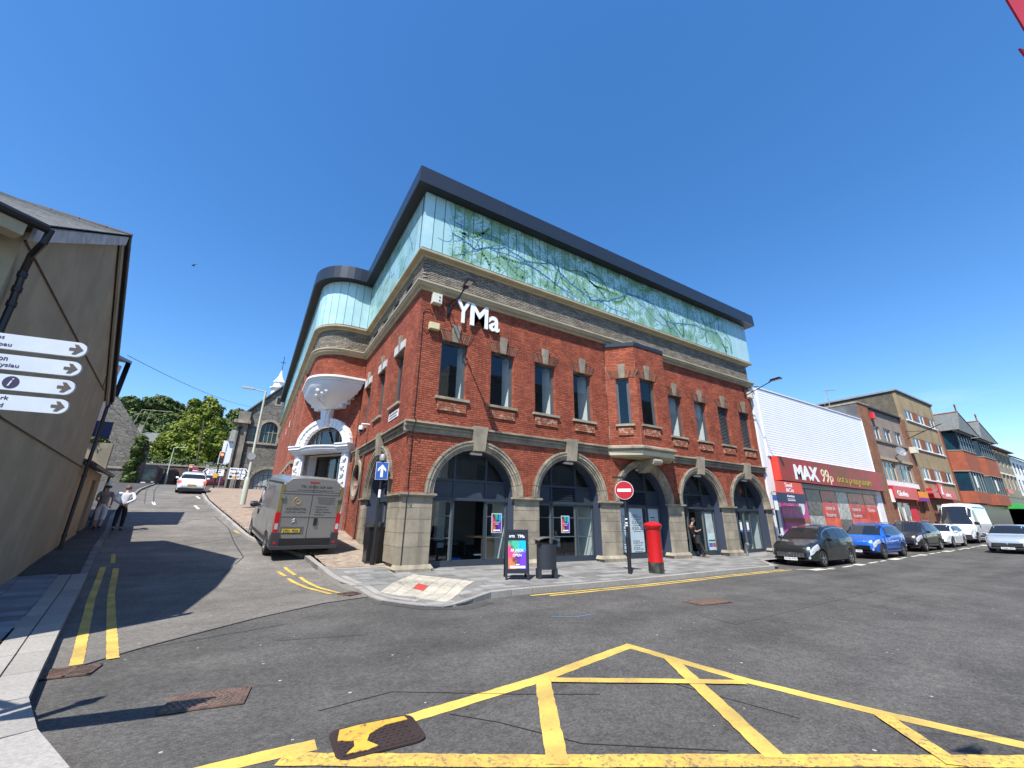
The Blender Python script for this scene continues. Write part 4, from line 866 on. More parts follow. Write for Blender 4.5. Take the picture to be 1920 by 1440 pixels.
def grid_mesh(mb, xs, ys, zf):
    k0 = len(mb.v); nx = len(xs)
    for y in ys:
        for x in xs: mb.v.append((x, y, zf(x, y)))
    for j in range(len(ys)-1):
        for i in range(nx-1): mb.f.append((k0+j*nx+i, k0+j*nx+i+1, k0+(j+1)*nx+i+1, k0+(j+1)*nx+i))
def inpoly(x, y, poly):
    c = False; n = len(poly)
    for i in range(n):
        x1, y1 = poly[i]; x2, y2 = poly[i-1]
        if (y1 > y) != (y2 > y) and x < (x2-x1)*(y-y1)/(y2-y1)+x1: c = not c
    return c
xs = sorted(set([-400, -200, -100, -60, -40]+list(np.arange(-30, 60, 2.0))+[0, 18, 23, 34, 45]+[60, 80, 100, 150, 250, 400, 700]))
ys = sorted(set([-700, -300, -150, -80, -50, -30, -20, -14]+list(np.arange(-10, 62, 1.0))+[1.75, 2.5, 70, 90, 140, 250, 500, 900]+[2.99, 3.01]))
mb = MB(); grid_mesh(mb, xs, ys, lambda x, y: G(x, y)-.004-(.5 if y > 140 and x > 0 else 0)); struct('ground', mb, M['aspha'])
# road sheets
def poly_sheet(poly, off, step=1.0, fine=None):
    """triangulated polygon refined on a grid, laid on the land"""
    x0 = min(p[0] for p in poly); x1 = max(p[0] for p in poly); y0 = min(p[1] for p in poly); y1 = max(p[1] for p in poly)
    bm = bmesh.new(); vs = [bm.verts.new((p[0], p[1], 0)) for p in poly]; bm.faces.new(vs)
    for k in range(1, int((y1-y0)/step)+1):
        bmesh.ops.bisect_plane(bm, geom=bm.verts[:]+bm.edges[:]+bm.faces[:], plane_co=(0, y0+k*step, 0), plane_no=(0, 1, 0))
    for xx in (fine or []):
        bmesh.ops.bisect_plane(bm, geom=bm.verts[:]+bm.edges[:]+bm.faces[:], plane_co=(xx, 0, 0), plane_no=(1, 0, 0))
    for yy in HY:
        if y0 < yy < y1: bmesh.ops.bisect_plane(bm, geom=bm.verts[:]+bm.edges[:]+bm.faces[:], plane_co=(0, yy, 0), plane_no=(0, 1, 0))
    for xx in RX:
        if x0 < xx < x1: bmesh.ops.bisect_plane(bm, geom=bm.verts[:]+bm.edges[:]+bm.faces[:], plane_co=(xx, 0, 0), plane_no=(1, 0, 0))
    mb = MB(); idx = {v: i for i, v in enumerate(bm.verts)}
    mb.v = [(v.co.x, v.co.y, G(v.co.x, v.co.y)+off) for v in bm.verts]; mb.f = [tuple(idx[v] for v in f.verts) for f in bm.faces]; bm.free(); return mb
KL = [(-3.95, -10.36), (-4.40, -9.44), (-4.78, -8.68), (-5.03, -8.18), (-5.38, -7.3), (-5.49, -6.8), (-5.67, -5.83), (-5.95, -4.42), (-6.52, -1.42), (-7.1, 1.75), (-7.84, 5.84), (-8.24, 8.45), (-9.1, 12.9), (-10.6, 25), (-12.2, 40), (-14, 55)]
KR = [(-7.6, 33), (-7.05, 25), (-6.45, 20.8), (-5.02, 13.4), (-3.96, 7.6), (-2.9, 4.8), (-2.25, 3.2), (-1.95, 1.4), (-1.76, -1.19), (-1.56, -2.1), (-1.3, -3.4), (-.86, -4.15), (-.4, -4.6), (.05, -4.56), (.88, -4.12), (1.6, -4.02), (4, -4.0), (6, -3.93), (10, -3.66), (14.2, -3.45), (14.9, -3.2), (15.6, -2.2), (16.4, -1.75), (40, -1.75), (110, -1.75)]
side = [(-5.75, -6.1), (-4.9, -5.1), (-3.6, -3.9), (-2.4, -3.05), (-1.45, -2.75)]+[p for p in reversed(KR[:9])]+[(-8.2, 36), (-9, 58), (-14.2, 58)]+[p for p in reversed(KL[6:])]
mb = poly_sheet(side, .0); struct('side_road', mb, M['asphb'])
mb = MB(); strip_mesh(mb, [(-5.75, -6.1), (-4.9, -5.1), (-3.6, -3.9), (-2.4, -3.05), (-1.45, -2.75)], .035, .004, sub=.2); strip_mesh(mb, [(-5.0, -5.2), (-4.3, -5.0), (-3.2, -4.6)], .015, .004); 
for _ in range(14):
    x = random.uniform(-8, -3.5); y = random.uniform(4, 26); a = random.uniform(0, PI); l = [(x, y)]
    for k in range(8): a += random.uniform(-.5, .5); x += math.cos(a)*.5; y += math.sin(a)*.5; l.append((x, y))
    strip_mesh(mb, l, .025, .004, sub=.5)
strip_mesh(mb, [(-3.2, -8.3), (-2.5, -8.2), (-1.4, -8.9), (-.7, -9.3)], .012, .0, sub=.4); strip_mesh(mb, [(-2.2, -8.95), (-1.9, -9.3), (-1.5, -9.95), (-.6, -10.6)], .012, .0, sub=.4); strip_mesh(mb, [(-.4, -8.9), (0.2, -9.5), (.5, -10.6)], .01, .0, sub=.3)
strip_mesh(mb, [(-4.35, 1.2), (-3.9, 3.5), (-4.2, 6), (-4.6, 10), (-5.4, 14)], .03, .004)
struct('road_cracks', mb, M['tar'])
mb = poly_sheet([(-1.2, -3.4), (-.75, -4.3), (-.1, -4.75), (.6, -4.4), (.7, -4.6), (.0, -4.98), (-.85, -4.6), (-1.45, -3.6)], .001, 5); struct('road_patch', mb, M['asphp'])
for pl in ([(3.5, -8.2), (13, -7.6), (13.1, -6.9), (3.6, -7.4)], [(-3.4, -5.6), (-2.2, -5.9), (-2.0, -5.2), (-3.1, -4.9)], [(16, -9.5), (34, -8.6), (34, -7.6), (16, -8.4)]):
    struct('road_patch', poly_sheet(pl, .0, 5), asphalt('asphalt_mended_%d' % len(_m), (.074, .071, .066), .25, (.34, .33, .30), 60))
# yellow box junction
def line(pts, w, m, name, off=.008): mb = MB(); strip_mesh(mb, pts, w, off, sub=.09, jit=.075); return struct(name, mb, m)
line([(-4.6, -8.95), (-3.95, -8.91), (-3.3, -8.92)], .17, M['yellow'], 'yellow_box_line', .0); line([(-2.55, -8.86), (-.99, -8.66), (.84, -8.24), (1.0, -9.83), (1.29, -10.92), (1.58, -11.75), (2.0, -13.2)], .165, M['yellow'], 'yellow_box_line', .0)
line([(-3.55, -9.02), (-1.93, -9.99), (-.43, -10.86), (1.18, -11.80), (3, -12.8)], .17, M['yellow2'], 'yellow_box_line', .004); line([(-.97, -8.68), (-1.86, -10.1)], .165, M['yellow'], 'yellow_box_line', .0075); line([(.88, -8.9), (-.40, -10.85)], .165, M['yellow'], 'yellow_box_line', .0075); line([(-.92, -8.76), (.9, -9.86)], .13, M['yellow'], 'yellow_box_line', .011); line([(1.22, -10.96), (.66, -11.58)], .14, M['yellow2'], 'yellow_box_line', .011)
# double yellow lines and bay markings
line([(-5.44, -5.65), (-6.45, -.6), (-7.05, 2.8)], .12, M['yellow'], 'yellow_line'); line([(-5.14, -5.55), (-6.15, -.6), (-6.75, 2.6)], .12, M['yellow'], 'yellow_line')
line([(-6.95, 3.2), (-7.25, 4.6)], .1, M['yellow2'], 'yellow_line'); line([(-1.93, -2.05), (-2.25, -1.1), (-2.5, .6)], .1, M['yellow'], 'yellow_line'); line([(-2.12, -2.1), (-2.5, -1.0), (-2.8, .5)], .1, M['yellow'], 'yellow_line'); line([(-2.6, .9), (-2.8, 2.0)], .1, M['yellow2'], 'yellow_line'); line([(-2.85, .8), (-3.0, 1.5)], .1, M['yellow2'], 'yellow_line')
line([(1.9, -4.22), (6, -4.15), (10, -3.88), (14.3, -3.66)], .09, M['yellow'], 'yellow_line', .001); line([(2.3, -4.42), (6, -4.35), (10, -4.08), (14.5, -3.86)], .09, M['yellow'], 'yellow_line', .001)
for k, x in enumerate(np.arange(15.2, 62, 1.35)):
    d = .55 if k % 4 else 1.1; line([(x, -4.25), (x+(.6 if k % 2 else 1.0), -4.25)], .12 if k % 3 else .35, M['wline'], 'bay_line', .001)
line([(14.8, -3.9), (16.6, -4.5)], .1, M['wline'], 'bay_line', .004)
for x0, y0 in ((-6.4, 17), (-8.6, 18.5), (-6.9, 22.5)): line([(x0, y0), (x0-.35, y0+1.6)], .14, M['wline'], 'centre_line')
line([(-4.4, 9.5), (-4.0, 8.3)], .1, M['yellow2'], 'yellow_line')
mb = MB(); strip_mesh(mb, [(1.0, -6.2), (1.35, -6.45), (1.9, -6.4)], .02, .001); struct('survey_mark', mb, mat('blue_spray', (.10, .30, .50), rough=.8))
# ---- pavements --------------------------------------------------------
PZ = .12
def pz(x, y):
    """pavement height; dips to the road at the dropped kerb"""
    d = math.hypot(x+.95, y+3.55); k = max(0, min(1, (1.9-d)/.9)); k = k*k*(3-2*k)
    dk = max(0, min(1, 1-abs(y-5.3)/2.6)) if x < -1.2 else 0; f = max(0, min(1, (-1.3-x)/1.3)); return G(x, y)+PZ-.105*k-.09*dk*f
pave = [p for p in KR[6:]]+[(110, 0), (16, .8), (0, .8), (0, 3.2)]
pv = poly_sheet([(x, y) for x, y in KR[7:]]+[(110, .5), (.0, .5), (.0, 1.4)], PZ, .25, fine=[-2+.25*i_ for i_ in range(17)])
def repz(mb, off): mb.v = [(x, y, pz(x, y)+off) for x, y, z in mb.v]; return mb
pavement = struct('pavement', repz(pv, -.009), mat('pavement_bed', (.17, .165, .155), rough=.9, vary=.2, bump=.3, bs=80))
kerbl = [Vector(p) for p in KR[7:20]]
flagpoly = [(-1.45, .6), (-1.3, -1.2), (-1.2, -2.0), (-1.0, -2.9), (-.62, -3.7), (-.3, -4.2), (.1, -4.25), (.85, -3.72), (1.6, -3.68), (4, -3.66), (6, -3.58), (10, -3.32), (14.2, -3.1), (15.1, -2.4), (15.8, -1.5), (22, -1.4), (22, .3), (.1, .3), (.1, .6)]
nfl = 0; tact = [(.38, -.45), (1.5, -2.5), (-.2, -4.25), (-1.25, -2.4)]
bigf = MB(); far_f = MB()
def slab(mb, x0, x1, y0, y1, e=.0): 
    z = [pz(x, y) for x, y in ((x0, y0), (x1, y0), (x1, y1), (x0, y1))]
    mb.add([(x0, y0, z[0]-.03), (x1, y0, z[1]-.03), (x1, y1, z[2]-.03), (x0, y1, z[3]-.03), (x0, y0, z[0]+e), (x1, y0, z[1]+e), (x1, y1, z[2]+e), (x0, y1, z[3]+e)], [(4, 5, 6, 7), (0, 1, 5, 4), (1, 2, 6, 5), (2, 3, 7, 6), (3, 0, 4, 7)])
row = 0; y = -4.3
cand = []
while y < .5:
    h = .30; off = random.uniform(0, .4); x = -1.4-off
    while x < 22:
        w = random.choice((.42, .58, .72)); cx, cy = x+w/2, y+h/2
        if inpoly(cx, cy, flagpoly) and not inpoly(cx, cy, tact): cand.append((x, x+w, y, y+h))
        x += w
    y += h
cand.sort(key=lambda c: (c[0]+4)**2+(c[2]+13)**2)
for k, (a, b, c, d) in enumerate(cand):
    if k < 290: mb = MB(); slab(mb, a+.004, b-.004, c+.004, d-.004, random.uniform(0, .002)); mb.build('paving_flag', M['flag'], pavement)
    else: slab(far_f, a+.004, b-.004, c+.004, d-.004)
far_f.build('paving_flags', M['flag'], pavement, kind='stuff')
# cream tactile slabs laid askew at the crossing, one red square among them
ax = Vector((.62, -1.13)).normalized(); ay = Vector((-.8, -.6)).normalized(); n_t = 0
for i in range(10):
    for j in range(10):
        o_ = Vector((.3, -.62))+Vector((1.02, -1.85))*((i+.0)/6)+Vector((-1.4, -1.78))*(j/6)
        if i < 6 and j < 6:
            q = [Vector((.3, -.62))+Vector((1.02, -1.85))*(ii/6)+Vector((-1.4, -1.78))*(jj/6)+Vector((-.1, .08))*(ii/6*jj/6) for ii, jj in ((i+.015, j+.015), (i+.985, j+.015), (i+.985, j+.985), (i+.015, j+.985))]
            mb = MB(); mb.add([(p.x, p.y, pz(p.x, p.y)-.03) for p in q]+[(p.x, p.y, pz(p.x, p.y)+.001) for p in q], [(4, 5, 6, 7), (0, 1, 5, 4), (1, 2, 6, 5), (2, 3, 7, 6), (3, 0, 4, 7)])
            red = (i == 2 and j == 3); mb.build('red_slab' if red else 'tactile_slab', mat('red_slab', (.35, .04, .03), rough=.8) if red else M['flagw'], pavement)
            st = MB()
            if not red:
                for a in range(6):
                    for b in range(6): p = q[0]+(q[1]-q[0])*((a+.5)/6)+(q[3]-q[0])*((b+.5)/6); st.lathe([(.018, 0), (.014, .005), (.004, .006)], (p.x, p.y, pz(p.x, p.y)), 6)
                st.build('tactile_studs', M['flagw'], pavement, kind='stuff')
def kerb(path, parent, w=.13, inner=False, zf=pz, length=.9, gap=.006, side=1, top=.004, m=None, name='kerb_stone', drop=.16):
    P_ = [Vector(p) for p in path]; seg = []; acc = 0; cur = P_[0]; L_ = [0]
    for i in range(1, len(P_)): L_.append(L_[-1]+(P_[i]-P_[i-1]).length)
    def at(s_):
        for i in range(1, len(P_)):
            if s_ <= L_[i] or i == len(P_)-1: t = (P_[i]-P_[i-1]).normalized(); return P_[i-1]+t*(s_-L_[i-1]), Vector((-t.y, t.x))*side
    s_ = 0; c = 0
    while s_ < L_[-1]-.1:
        e = min(s_+length, L_[-1]); a, na = at(s_+gap); b, nb = at(e-gap); nm = (na+nb).normalized(); t = (b-a).normalized(); nn_ = Vector((-t.y, t.x))*side
        q = [a, b, b+nn_*w, a+nn_*w]; mb = MB(); mb.add([(p.x, p.y, zf(p.x, p.y)-drop) for p in q]+[(p.x, p.y, zf(p.x, p.y)+top) for p in q], [(4, 5, 6, 7), (0, 1, 5, 4), (1, 2, 6, 5), (2, 3, 7, 6), (3, 0, 4, 7), (0, 3, 2, 1)])
        mb.build(name, m or M['granite'], parent); s_ = e; c += 1
        if c > 60: break
kerb(KR[6:20]+[(16.4, -1.75)], pavement, w=.16, length=.6); kerb([(-1.60, -.2), (-1.55, -1.25), (-1.36, -2.05), (-1.12, -3.1), (-.72, -3.8)], pavement, w=.16, length=.6, top=.003, drop=.05); kerb(KR[8:15], pavement, w=.22, zf=lambda x, y: pz(x+0, y)) if False else None
inner = [(KR[i][0]+.29*1.0, KR[i][1]+.05) for i in range(7, 11)]+[(-.62, -3.95), (-.25, -4.3), (.05, -4.27), (.8, -3.84)]

mb = MB()
for i in range(24): pass
kf = MB(); strip_mesh(kf, [(16.4, -1.75), (110, -1.75)], .25, PZ, sub=4); struct('far_kerb', kf, M['granite'])
# buff block paving up the side street
bpoly = [(-.02, 1.4), (-1.75, .75), (-1.66, 1.4), (-1.95, 3.2), (-2.62, 4.8), (-3.7, 7.7), (-4.75, 13.4), (-6.2, 20.8), (-6.8, 25), (-7.4, 35.5), (-2.4, 36), (-2.4, 12), (0, 8.5)]
bp2 = [(-.0, .9), (-1.65, .75)]+bpoly[2:]
blkp = struct('block_paving', repz(poly_sheet([(.3, 1.2), (-1.66, .95), (-1.95, 3.2), (-2.62, 4.8), (-3.7, 7.6), (-4.75, 13.4), (-6.2, 20.8), (-6.8, 25), (-7.4, 37), (-2.0, 37), (-2.0, 12.2), (.3, 9)], PZ, .5), -.01), M['block'])
mb = MB(); yy = .95
while yy < 17:
    xx = -6.6+((int(yy/.1)) % 2)*.1
    while xx < .1:
        if inpoly(xx+.1, yy+.05, [(.1, 1.15), (-1.6, .98), (-1.9, 3.2), (-2.55, 4.8), (-3.65, 7.6), (-4.7, 13.4), (-5.5, 17.5), (-2.3, 17.5), (-2.3, 12), (.1, 8.6)]): slab(mb, xx+.003, xx+.197, yy+.003, yy+.097, random.uniform(-.001, .003))
        xx += .2
    yy += .1
mb.build('paving_blocks', M['block'], blkp, kind='stuff')
kerb(KR[1:8], blkp, w=.14, length=.9); kerb([(-.03, .93), (-1.65, .9)], blkp, w=.12, length=.5, top=.006, drop=.03)
# left pavement
LP = [(x, y) for x, y in KL]+[(-22, 55), (-14, 20), (-9.5, 12.0), (-8.9, 5.2), (-7.65, -4.8), (-9, -6), (-30, -6), (-30, -14), (-4.5, -14)]
leftp = struct('left_pavement', poly_sheet(LP, PZ-.014, 1.0), M['asphp'])
def lz(x, y): return G(x, y)+PZ
kerb(KL[:10], leftp, w=.27, side=1, zf=lz, length=.9, drop=.15); kerb(KL[9:], leftp, w=.14, side=1, zf=lz, length=.9, drop=.15, m=mat('dark_kerb', (.20, .185, .165), (.13, .12, .11), sc=3, isl=.2, rough=.9)); inl = [(x-.285, y-.04) for x, y in KL[:10]]; kerb(inl, leftp, w=.22, side=1, zf=lz, length=.9, drop=.03, top=.0)  # far stretch of kerb is narrower and in a darker colour
_pz = pz
def slab2(mb, q, e=0): mb.add([(p[0], p[1], lz(*p)-.03) for p in q]+[(p[0], p[1], lz(*p)+e) for p in q], [(4, 5, 6, 7), (0, 1, 5, 4), (1, 2, 6, 5), (2, 3, 7, 6), (3, 0, 4, 7)])
dv = Vector((-.19, .98)).normalized(); dn = Vector((-dv.y, dv.x)); base = Vector((-5.93, -7.0))
flg = mat('blue_grey_paving', (.19, .21, .235), (.14, .155, .18), sc=2, isl=.3, rough=.85, bump=.2, bs=60)
for r_ in range(20):
    for c in range(7):
        w0 = (0, .6, 1.05, 1.65, 2.1, 2.7, 3.3, 3.9); o_ = (r_ % 2)*.0; a = base+dv*(r_*.45)+dn*w0[c]; b = base+dv*(r_*.45)+dn*(w0[c+1]); g_ = .005
        q = [a+dv*g_+dn*g_, b+dv*g_-dn*g_, b+dv*(.45-g_)-dn*g_, a+dv*(.45-g_)+dn*g_]; cx = (q[0]+q[2])/2
        if cx.y > 1.6 or not inpoly(cx.x, cx.y, [(-4.9, -9), (-5.95, -6.95), (-6.1, -6.5), (-6.45, -4.2), (-7.65, 1.9), (-8.6, 1.9), (-7.75, -4.6), (-12, -5), (-12, -9)]): continue
        mb = MB(); slab2(mb, [(p.x, p.y) for p in q]); mb.build('paving_flag', flg, leftp)
# ---- ironwork ---------------------------------------------------------
def cover(name, label, c, L_, Wd, ang, m, rounded=False, studs='dash', mark=None, grp=None):
    t = thing(name, label, 'manhole cover' if 'cover' in name else 'drain grate', (c[0], c[1], G(*c)), ang, grp); t.rotation_euler = (math.atan(0) , 0, ang); F = ID
    mb = MB()
    if rounded:
        r = .09; pts = []
        for cx, cy, a0 in ((L_/2-r, Wd/2-r, 0), (-L_/2+r, Wd/2-r, 90), (-L_/2+r, -Wd/2+r, 180), (L_/2-r, -Wd/2+r, 270)): pts += [(cx+r*math.cos(R(a0+k*22.5)), cy+r*math.sin(R(a0+k*22.5))) for k in range(5)]
    else: pts = rect(-L_/2, L_/2, -Wd/2, Wd/2)
    n = len(pts); f = .9
    mb.add([(x, y, .002) for x, y in pts]+[(x, y, .014) for x, y in pts], [tuple(range(n, 2*n))]+[(i, (i+1) % n, (i+1) % n+n, i+n) for i in range(n)]); mb.build('frame', m, t, world=False)
    mb = MB(); mb.add([(x*f, y*f, .014) for x, y in pts]+[(x*f, y*f, .018) for x, y in pts], [tuple(range(n, 2*n))]+[(i, (i+1) % n, (i+1) % n+n, i+n) for i in range(n)]); mb.build('lid', m, t, world=False)
    st = MB(); k = 0; nx = int(L_*.86/.05); ny = int(Wd*.86/.045)
    for i in range(nx):
        for j in range(ny):
            x = -L_*.42+i*.05+(j % 2)*.02; y = -Wd*.42+j*.045; a = math.atan2(y, x*.6)+PI/2 if studs == 'arc' else (0.4 if (i+j) % 2 else -0.4)
            ux, uy = math.cos(a)*.014, math.sin(a)*.014; vx, vy = -math.sin(a)*.006, math.cos(a)*.006
            st.add([(x+sx*ux+sy*vx, y+sx*uy+sy*vy, z) for z in (.018, .023) for sx, sy in ((-1, -1), (1, -1), (1, 1), (-1, 1))], [(4, 5, 6, 7), (0, 1, 5, 4), (1, 2, 6, 5), (2, 3, 7, 6), (3, 0, 4, 7)])
    st.build('raised_pattern', M['irondark'] if m is M['irondark'] else mat('iron_worn', (.26, .18, .14), rough=.5, metal=.3), t, world=False, kind='stuff')
    return t
cover('manhole_cover', 'rusty rectangular manhole cover with arc pattern beside the kerb shadow', (-4.07, -7.54), .66, .44, -.15, M['iron'], studs='arc')
mc = cover('manhole_cover', 'dark rounded manhole cover partly painted yellow by the box junction lines', (-2.86, -9.04), .68, .50, -.03, M['irondark'], rounded=True)
mb = MB(); 
for pts in ([(-.30, .03), (-.26, .2), (-.1, .215), (.27, .2), (.28, .13), (.1, .12), (.0, .06), (-.06, .02), (-.1, -.08), (-.04, -.19), (-.12, -.215), (-.27, -.2), (-.2, -.12), (-.19, -.03)],): mb.prism(Fr((0, 0, 0), (1, 0, 0), (0, 0, 1)), [], 0, 0) if False else mb.add([(x, y, .0195) for x, y in pts]+[(x, y, .0245) for x, y in pts], [tuple(range(len(pts), 2*len(pts)))]+[(i, (i+1) % len(pts), (i+1) % len(pts)+len(pts), i+len(pts)) for i in range(len(pts))])
mb.build('yellow_paint', mat('yellow_on_iron', (.60, .35, .04), (.5, .28, .04), sc=8, rough=.8, dirt=((.05, .035, .03), 14, .55)), mc, world=False)
cover('manhole_cover', 'small rust brown manhole cover in the road in front of the arches', (5.0, -6.65), 1.0, .5, -.1, M['iron'])
def grate(label, c, L_, Wd, ang):
    t = thing('drain_grate', label, 'drain grate', (c[0], c[1], G(*c)), ang); mb = MB(); mb.box(ID, -L_/2, L_/2, -Wd/2, Wd/2, .001, .004); mb.build('drain_pit', M['black'], t, world=False)
    mb = MB(); 
    for (a, b, c_, d) in ((-L_/2, L_/2, -Wd/2, -Wd/2+.03), (-L_/2, L_/2, Wd/2-.03, Wd/2), (-L_/2, -L_/2+.03, -Wd/2, Wd/2), (L_/2-.03, L_/2, -Wd/2, Wd/2), (-.015, .015, -Wd/2, Wd/2)): mb.box(ID, a, b, c_, d, .004, .018)
    mb.build('frame', M['iron'], t, world=False)
    for k in range(6): mb = MB(); y = -Wd/2+.055+k*(Wd-.11)/5; mb.box(ID, -L_/2+.03, L_/2-.03, y-.012, y+.012, .006, .017); mb.build('bar', M['iron'], t, world=False)
grate('rusty slotted drain grate at the end of the double yellow lines', (-5.42, -5.93), .44, .36, -.1); grate('dark drain grate by the kerb at the building corner', (-1.72, -2.25), .42, .4, .5)
# ================================================================== BUILDINGS DOWN THE RIGHT STREET
def A(x, z, d):
    """a point measured on the facade plane, moved out to distance d"""
    k = 1-d/13.02; return -4.07+(x+4.07)*k, 1.55+(z-1.55)*k
def bb(name, m, parent, F, *a, **k): mb = MB(); mb.box(F, *a); return mb.build(name, m, parent, **k)
pvc = mat('white_pvc', (.78, .78, .78), rough=.4, vary=.03); dkg = mat('dark_window', (.03, .04, .05), rough=.06, spec=.8); 
def pwin(F, a, b, z0, z1, parent, cols=2, rec=.12, m=None, bar=.07, trans=False):
    mb = MB(); e0, e1 = -rec-.05, -rec; m = m or pvc
    mb.box(F, a, b, e0, e1, z0, z0+bar); mb.box(F, a, b, e0, e1, z1-bar, z1)
    for k in range(cols+1): x = a+(b-a-bar)*k/cols; mb.box(F, x, x+bar, e0+.002, e1+.002, z0+.001, z1-.001)
    if trans: mb.box(F, a, b, e0+.003, e1+.003, z0+(z1-z0)*.68, z0+(z1-z0)*.68+bar)
    w = mb.build('window', m, parent)
    for k in range(cols):
        x0 = a+(b-a-bar)*k/cols+bar; x1 = a+(b-a-bar)*(k+1)/cols; bb('pane', dkg, w, F, x0, x1, e0+.015, e0+.025, z0+bar, z1-bar)
    return w
# ---- white clad discount shop ------------------------------------------
MX = thing('discount_shop', 'white clad shop with a long dark red MAX 99p sign', 'shop', (21.3, 0, 0))
bb('wall', M['white'], MX, FR, 21.32, 37.5, -12, -.05, -.2, 9.5); bb('corner_post', M['white'], MX, FR, 21.34, 22.15, -.05, .03, -.2, 9.62); bb('side_pier', M['white'], MX, FR, 36.5, 37.45, -.05, .08, -.2, 3.9)
for k in range(28):
    z = 5.42+k*.15; mb = MB(); mb.hexa([FR.p(u, d, zz) for zz, dd in ((z, .060), (z+.145, .050)) for d in (-.02, dd) for u in (22.0, 37.45)]); mb.build('cladding_plank', mat('white_cladding', (.82, .83, .85), rough=.45, vary=.04, vs=.6), MX)
bb('clad_trim', M['white'], MX, FR, 21.9, 22.02, -.02, .1, 5.35, 9.66); bb('clad_trim', M['white'], MX, FR, 21.9, 37.5, -.02, .1, 9.62, 9.7); bb('clad_trim', M['white'], MX, FR, 37.4, 37.49, -.02, .1, 5.35, 9.66); bb('clad_trim', M['white'], MX, FR, 22.02, 37.4, -.02, .1, 5.34, 5.42)
sgm = mat('faded_red_sign', (.34, .030, .026), (.20, .06, .02), sc=.35, det=2, rough=.45, lo=.42, hi=.62, dirt=((.13, .09, .02), .9, .62))
SG_ = bb('shop_sign', sgm, MX, FR, 22.3, 37.6, -.04, .42, 3.92, 5.33); bb('sign_end', mat('bright_red_return', (.62, .05, .03), rough=.5), MX, FR, 22.22, 22.297, -.04, .42, 3.92, 5.33)
tx = lambda s, x0, x1, z0, z1, d, m, p, **k: text(s, FR, A(x0, z0, d)[0], A(x1, z0, d)[0], A(x0, z0, d)[1], A(x0, z1, d)[1], d, .02, m, p, **k)
tx('MAX', 24.85, 28.0, 4.14, 5.08, .42, M['whitesmooth'], SG_, bold=.045); tx('99', 28.4, 29.5, 4.13, 5.02, .42, mat('cream_letter', (.70, .64, .45)), SG_, bold=.0, shear=.1); tx('p', 29.6, 30.05, 4.05, 4.62, .42, mat('cream_letter', 0), SG_, bold=.0)
tx('not a penny more', 30.7, 36.4, 4.12, 4.66, .42, mat('olive_letter', (.33, .30, .05)), SG_, bold=.0, shear=.1)
bb('shutter_box', M['steel'], MX, FR, 22.4, 36.5, -.04, .14, 3.62, 3.9)
wf = bb('window_frame', M['steel'], MX, FR, 22.2, 36.5, -.06, -.03, .0, 3.62)
cols = dict(mag=(.60, .015, .30), red=(.75, .07, .03), dred=(.62, .035, .03), blk=(.05, .04, .035), gry=(.5, .5, .46), org=(.80, .10, .03))
V = []
for nm, a, b, z0, z1 in (('mag', 22.5, 25.6, .1, 3.6), ('blk', 25.7, 27.6, 2.0, 3.6), ('gry', 25.7, 27.6, .5, 1.98), ('dred', 27.7, 29.8, 1.9, 3.6), ('org', 27.7, 29.8, .1, 1.88), ('gry', 29.9, 31.6, 1.8, 3.6), ('blk', 29.9, 31.6, .5, 1.78), ('dred', 31.7, 34.2, 1.9, 3.6), ('red', 31.7, 34.2, .1, 1.88), ('red', 34.3, 36.3, .1, 3.6)):
    V.append((nm, a, b, z0, z1, bb('window_vinyl', mat('vinyl_'+nm, cols[nm], (tuple(c*(.5 if nm not in ('blk', 'gry') else .25)+(.02 if nm not in ('blk', 'gry') else .12) for c in cols[nm])), sc=1.5 if nm not in ('blk', 'gry') else 3.5, rough=.3, vary=.15), MX, FR, a, b, -.03, .0, z0, z1)))
wp = mat('vinyl_white', (.66, .66, .66)); pk = mat('vinyl_pink', (.6, .25, .4))
for nm, a, b, z0, z1, o in V:
    if nm in ('dred', 'red', 'org', 'mag'):
        for k, s_ in enumerate(('Good things', 'come in', 'here') if nm == 'dred' else ('Home', 'Garden')): text(s_, FR, a+.3, a+min(1.6, b-a-.3), z1-.8-k*.42, z1-.55-k*.42, .002, .004, wp if nm != 'mag' else pk, o)
for cx, cz_, rx, rz in ((24.9, 2.5, .32, .5), (25.2, 1.4, .3, .32), (23.0, 2.9, .3, .25), (24.2, .9, .3, .5)):
    mb = MB(); mb.prism(FR, [(cx+rx*math.cos(t*PI/10), cz_+rz*math.sin(t*PI/10)) for t in range(20)], .001, .008); mb.build('vinyl_shape', wp, MX)
bb('brown_strip', mat('terracotta_strip', (.35, .12, .06)), MX, FR, 22.5, 25.6, .001, .03, 1.55, 1.8)
bd = thing('auction_board', 'red and navy Seel & Co auction board fixed at the left end of the shop', 'sign', FR.p(23, .5, 3)); d = .55
x0, _ = A(22.35, 0, d); x1, _ = A(25.4, 0, d)
mb = MB(); mb.hexa([FR.p(u, dd, z) for z, us in ((3.18, (x0-.12, x1+.05)), (3.82, (x0, x1))) for dd in (d-.04, d) for u in us]); mb.build('red_panel', mat('estate_red', (.72, .075, .045), rough=.4), bd); bb('navy_panel', mat('estate_navy', (.02, .035, .08), rough=.4), bd, FR, x0-.1, x1+.1, d-.04, d, 2.62, 3.178)
text('Seel', FR, x0+.95, x0+1.75, 3.52, 3.76, d+.001, .01, WL_, bd, bold=.015); text('&Co', FR, x0+1.0, x0+1.85, 3.24, 3.47, d+.001, .01, WL_, bd, bold=.015); text('Auction', FR, x0+1.0, x0+1.8, 2.95, 3.09, d+.001, .01, WL_, bd, bold=.01)
mb = MB(); mb.box(FR, x0+1.0, x0+1.8, d, d+.004, 2.84, 2.87); mb.box(FR, x0+1.0, x0+1.85, d, d+.004, 2.75, 2.79); mb.build('small_print', WL_, bd)
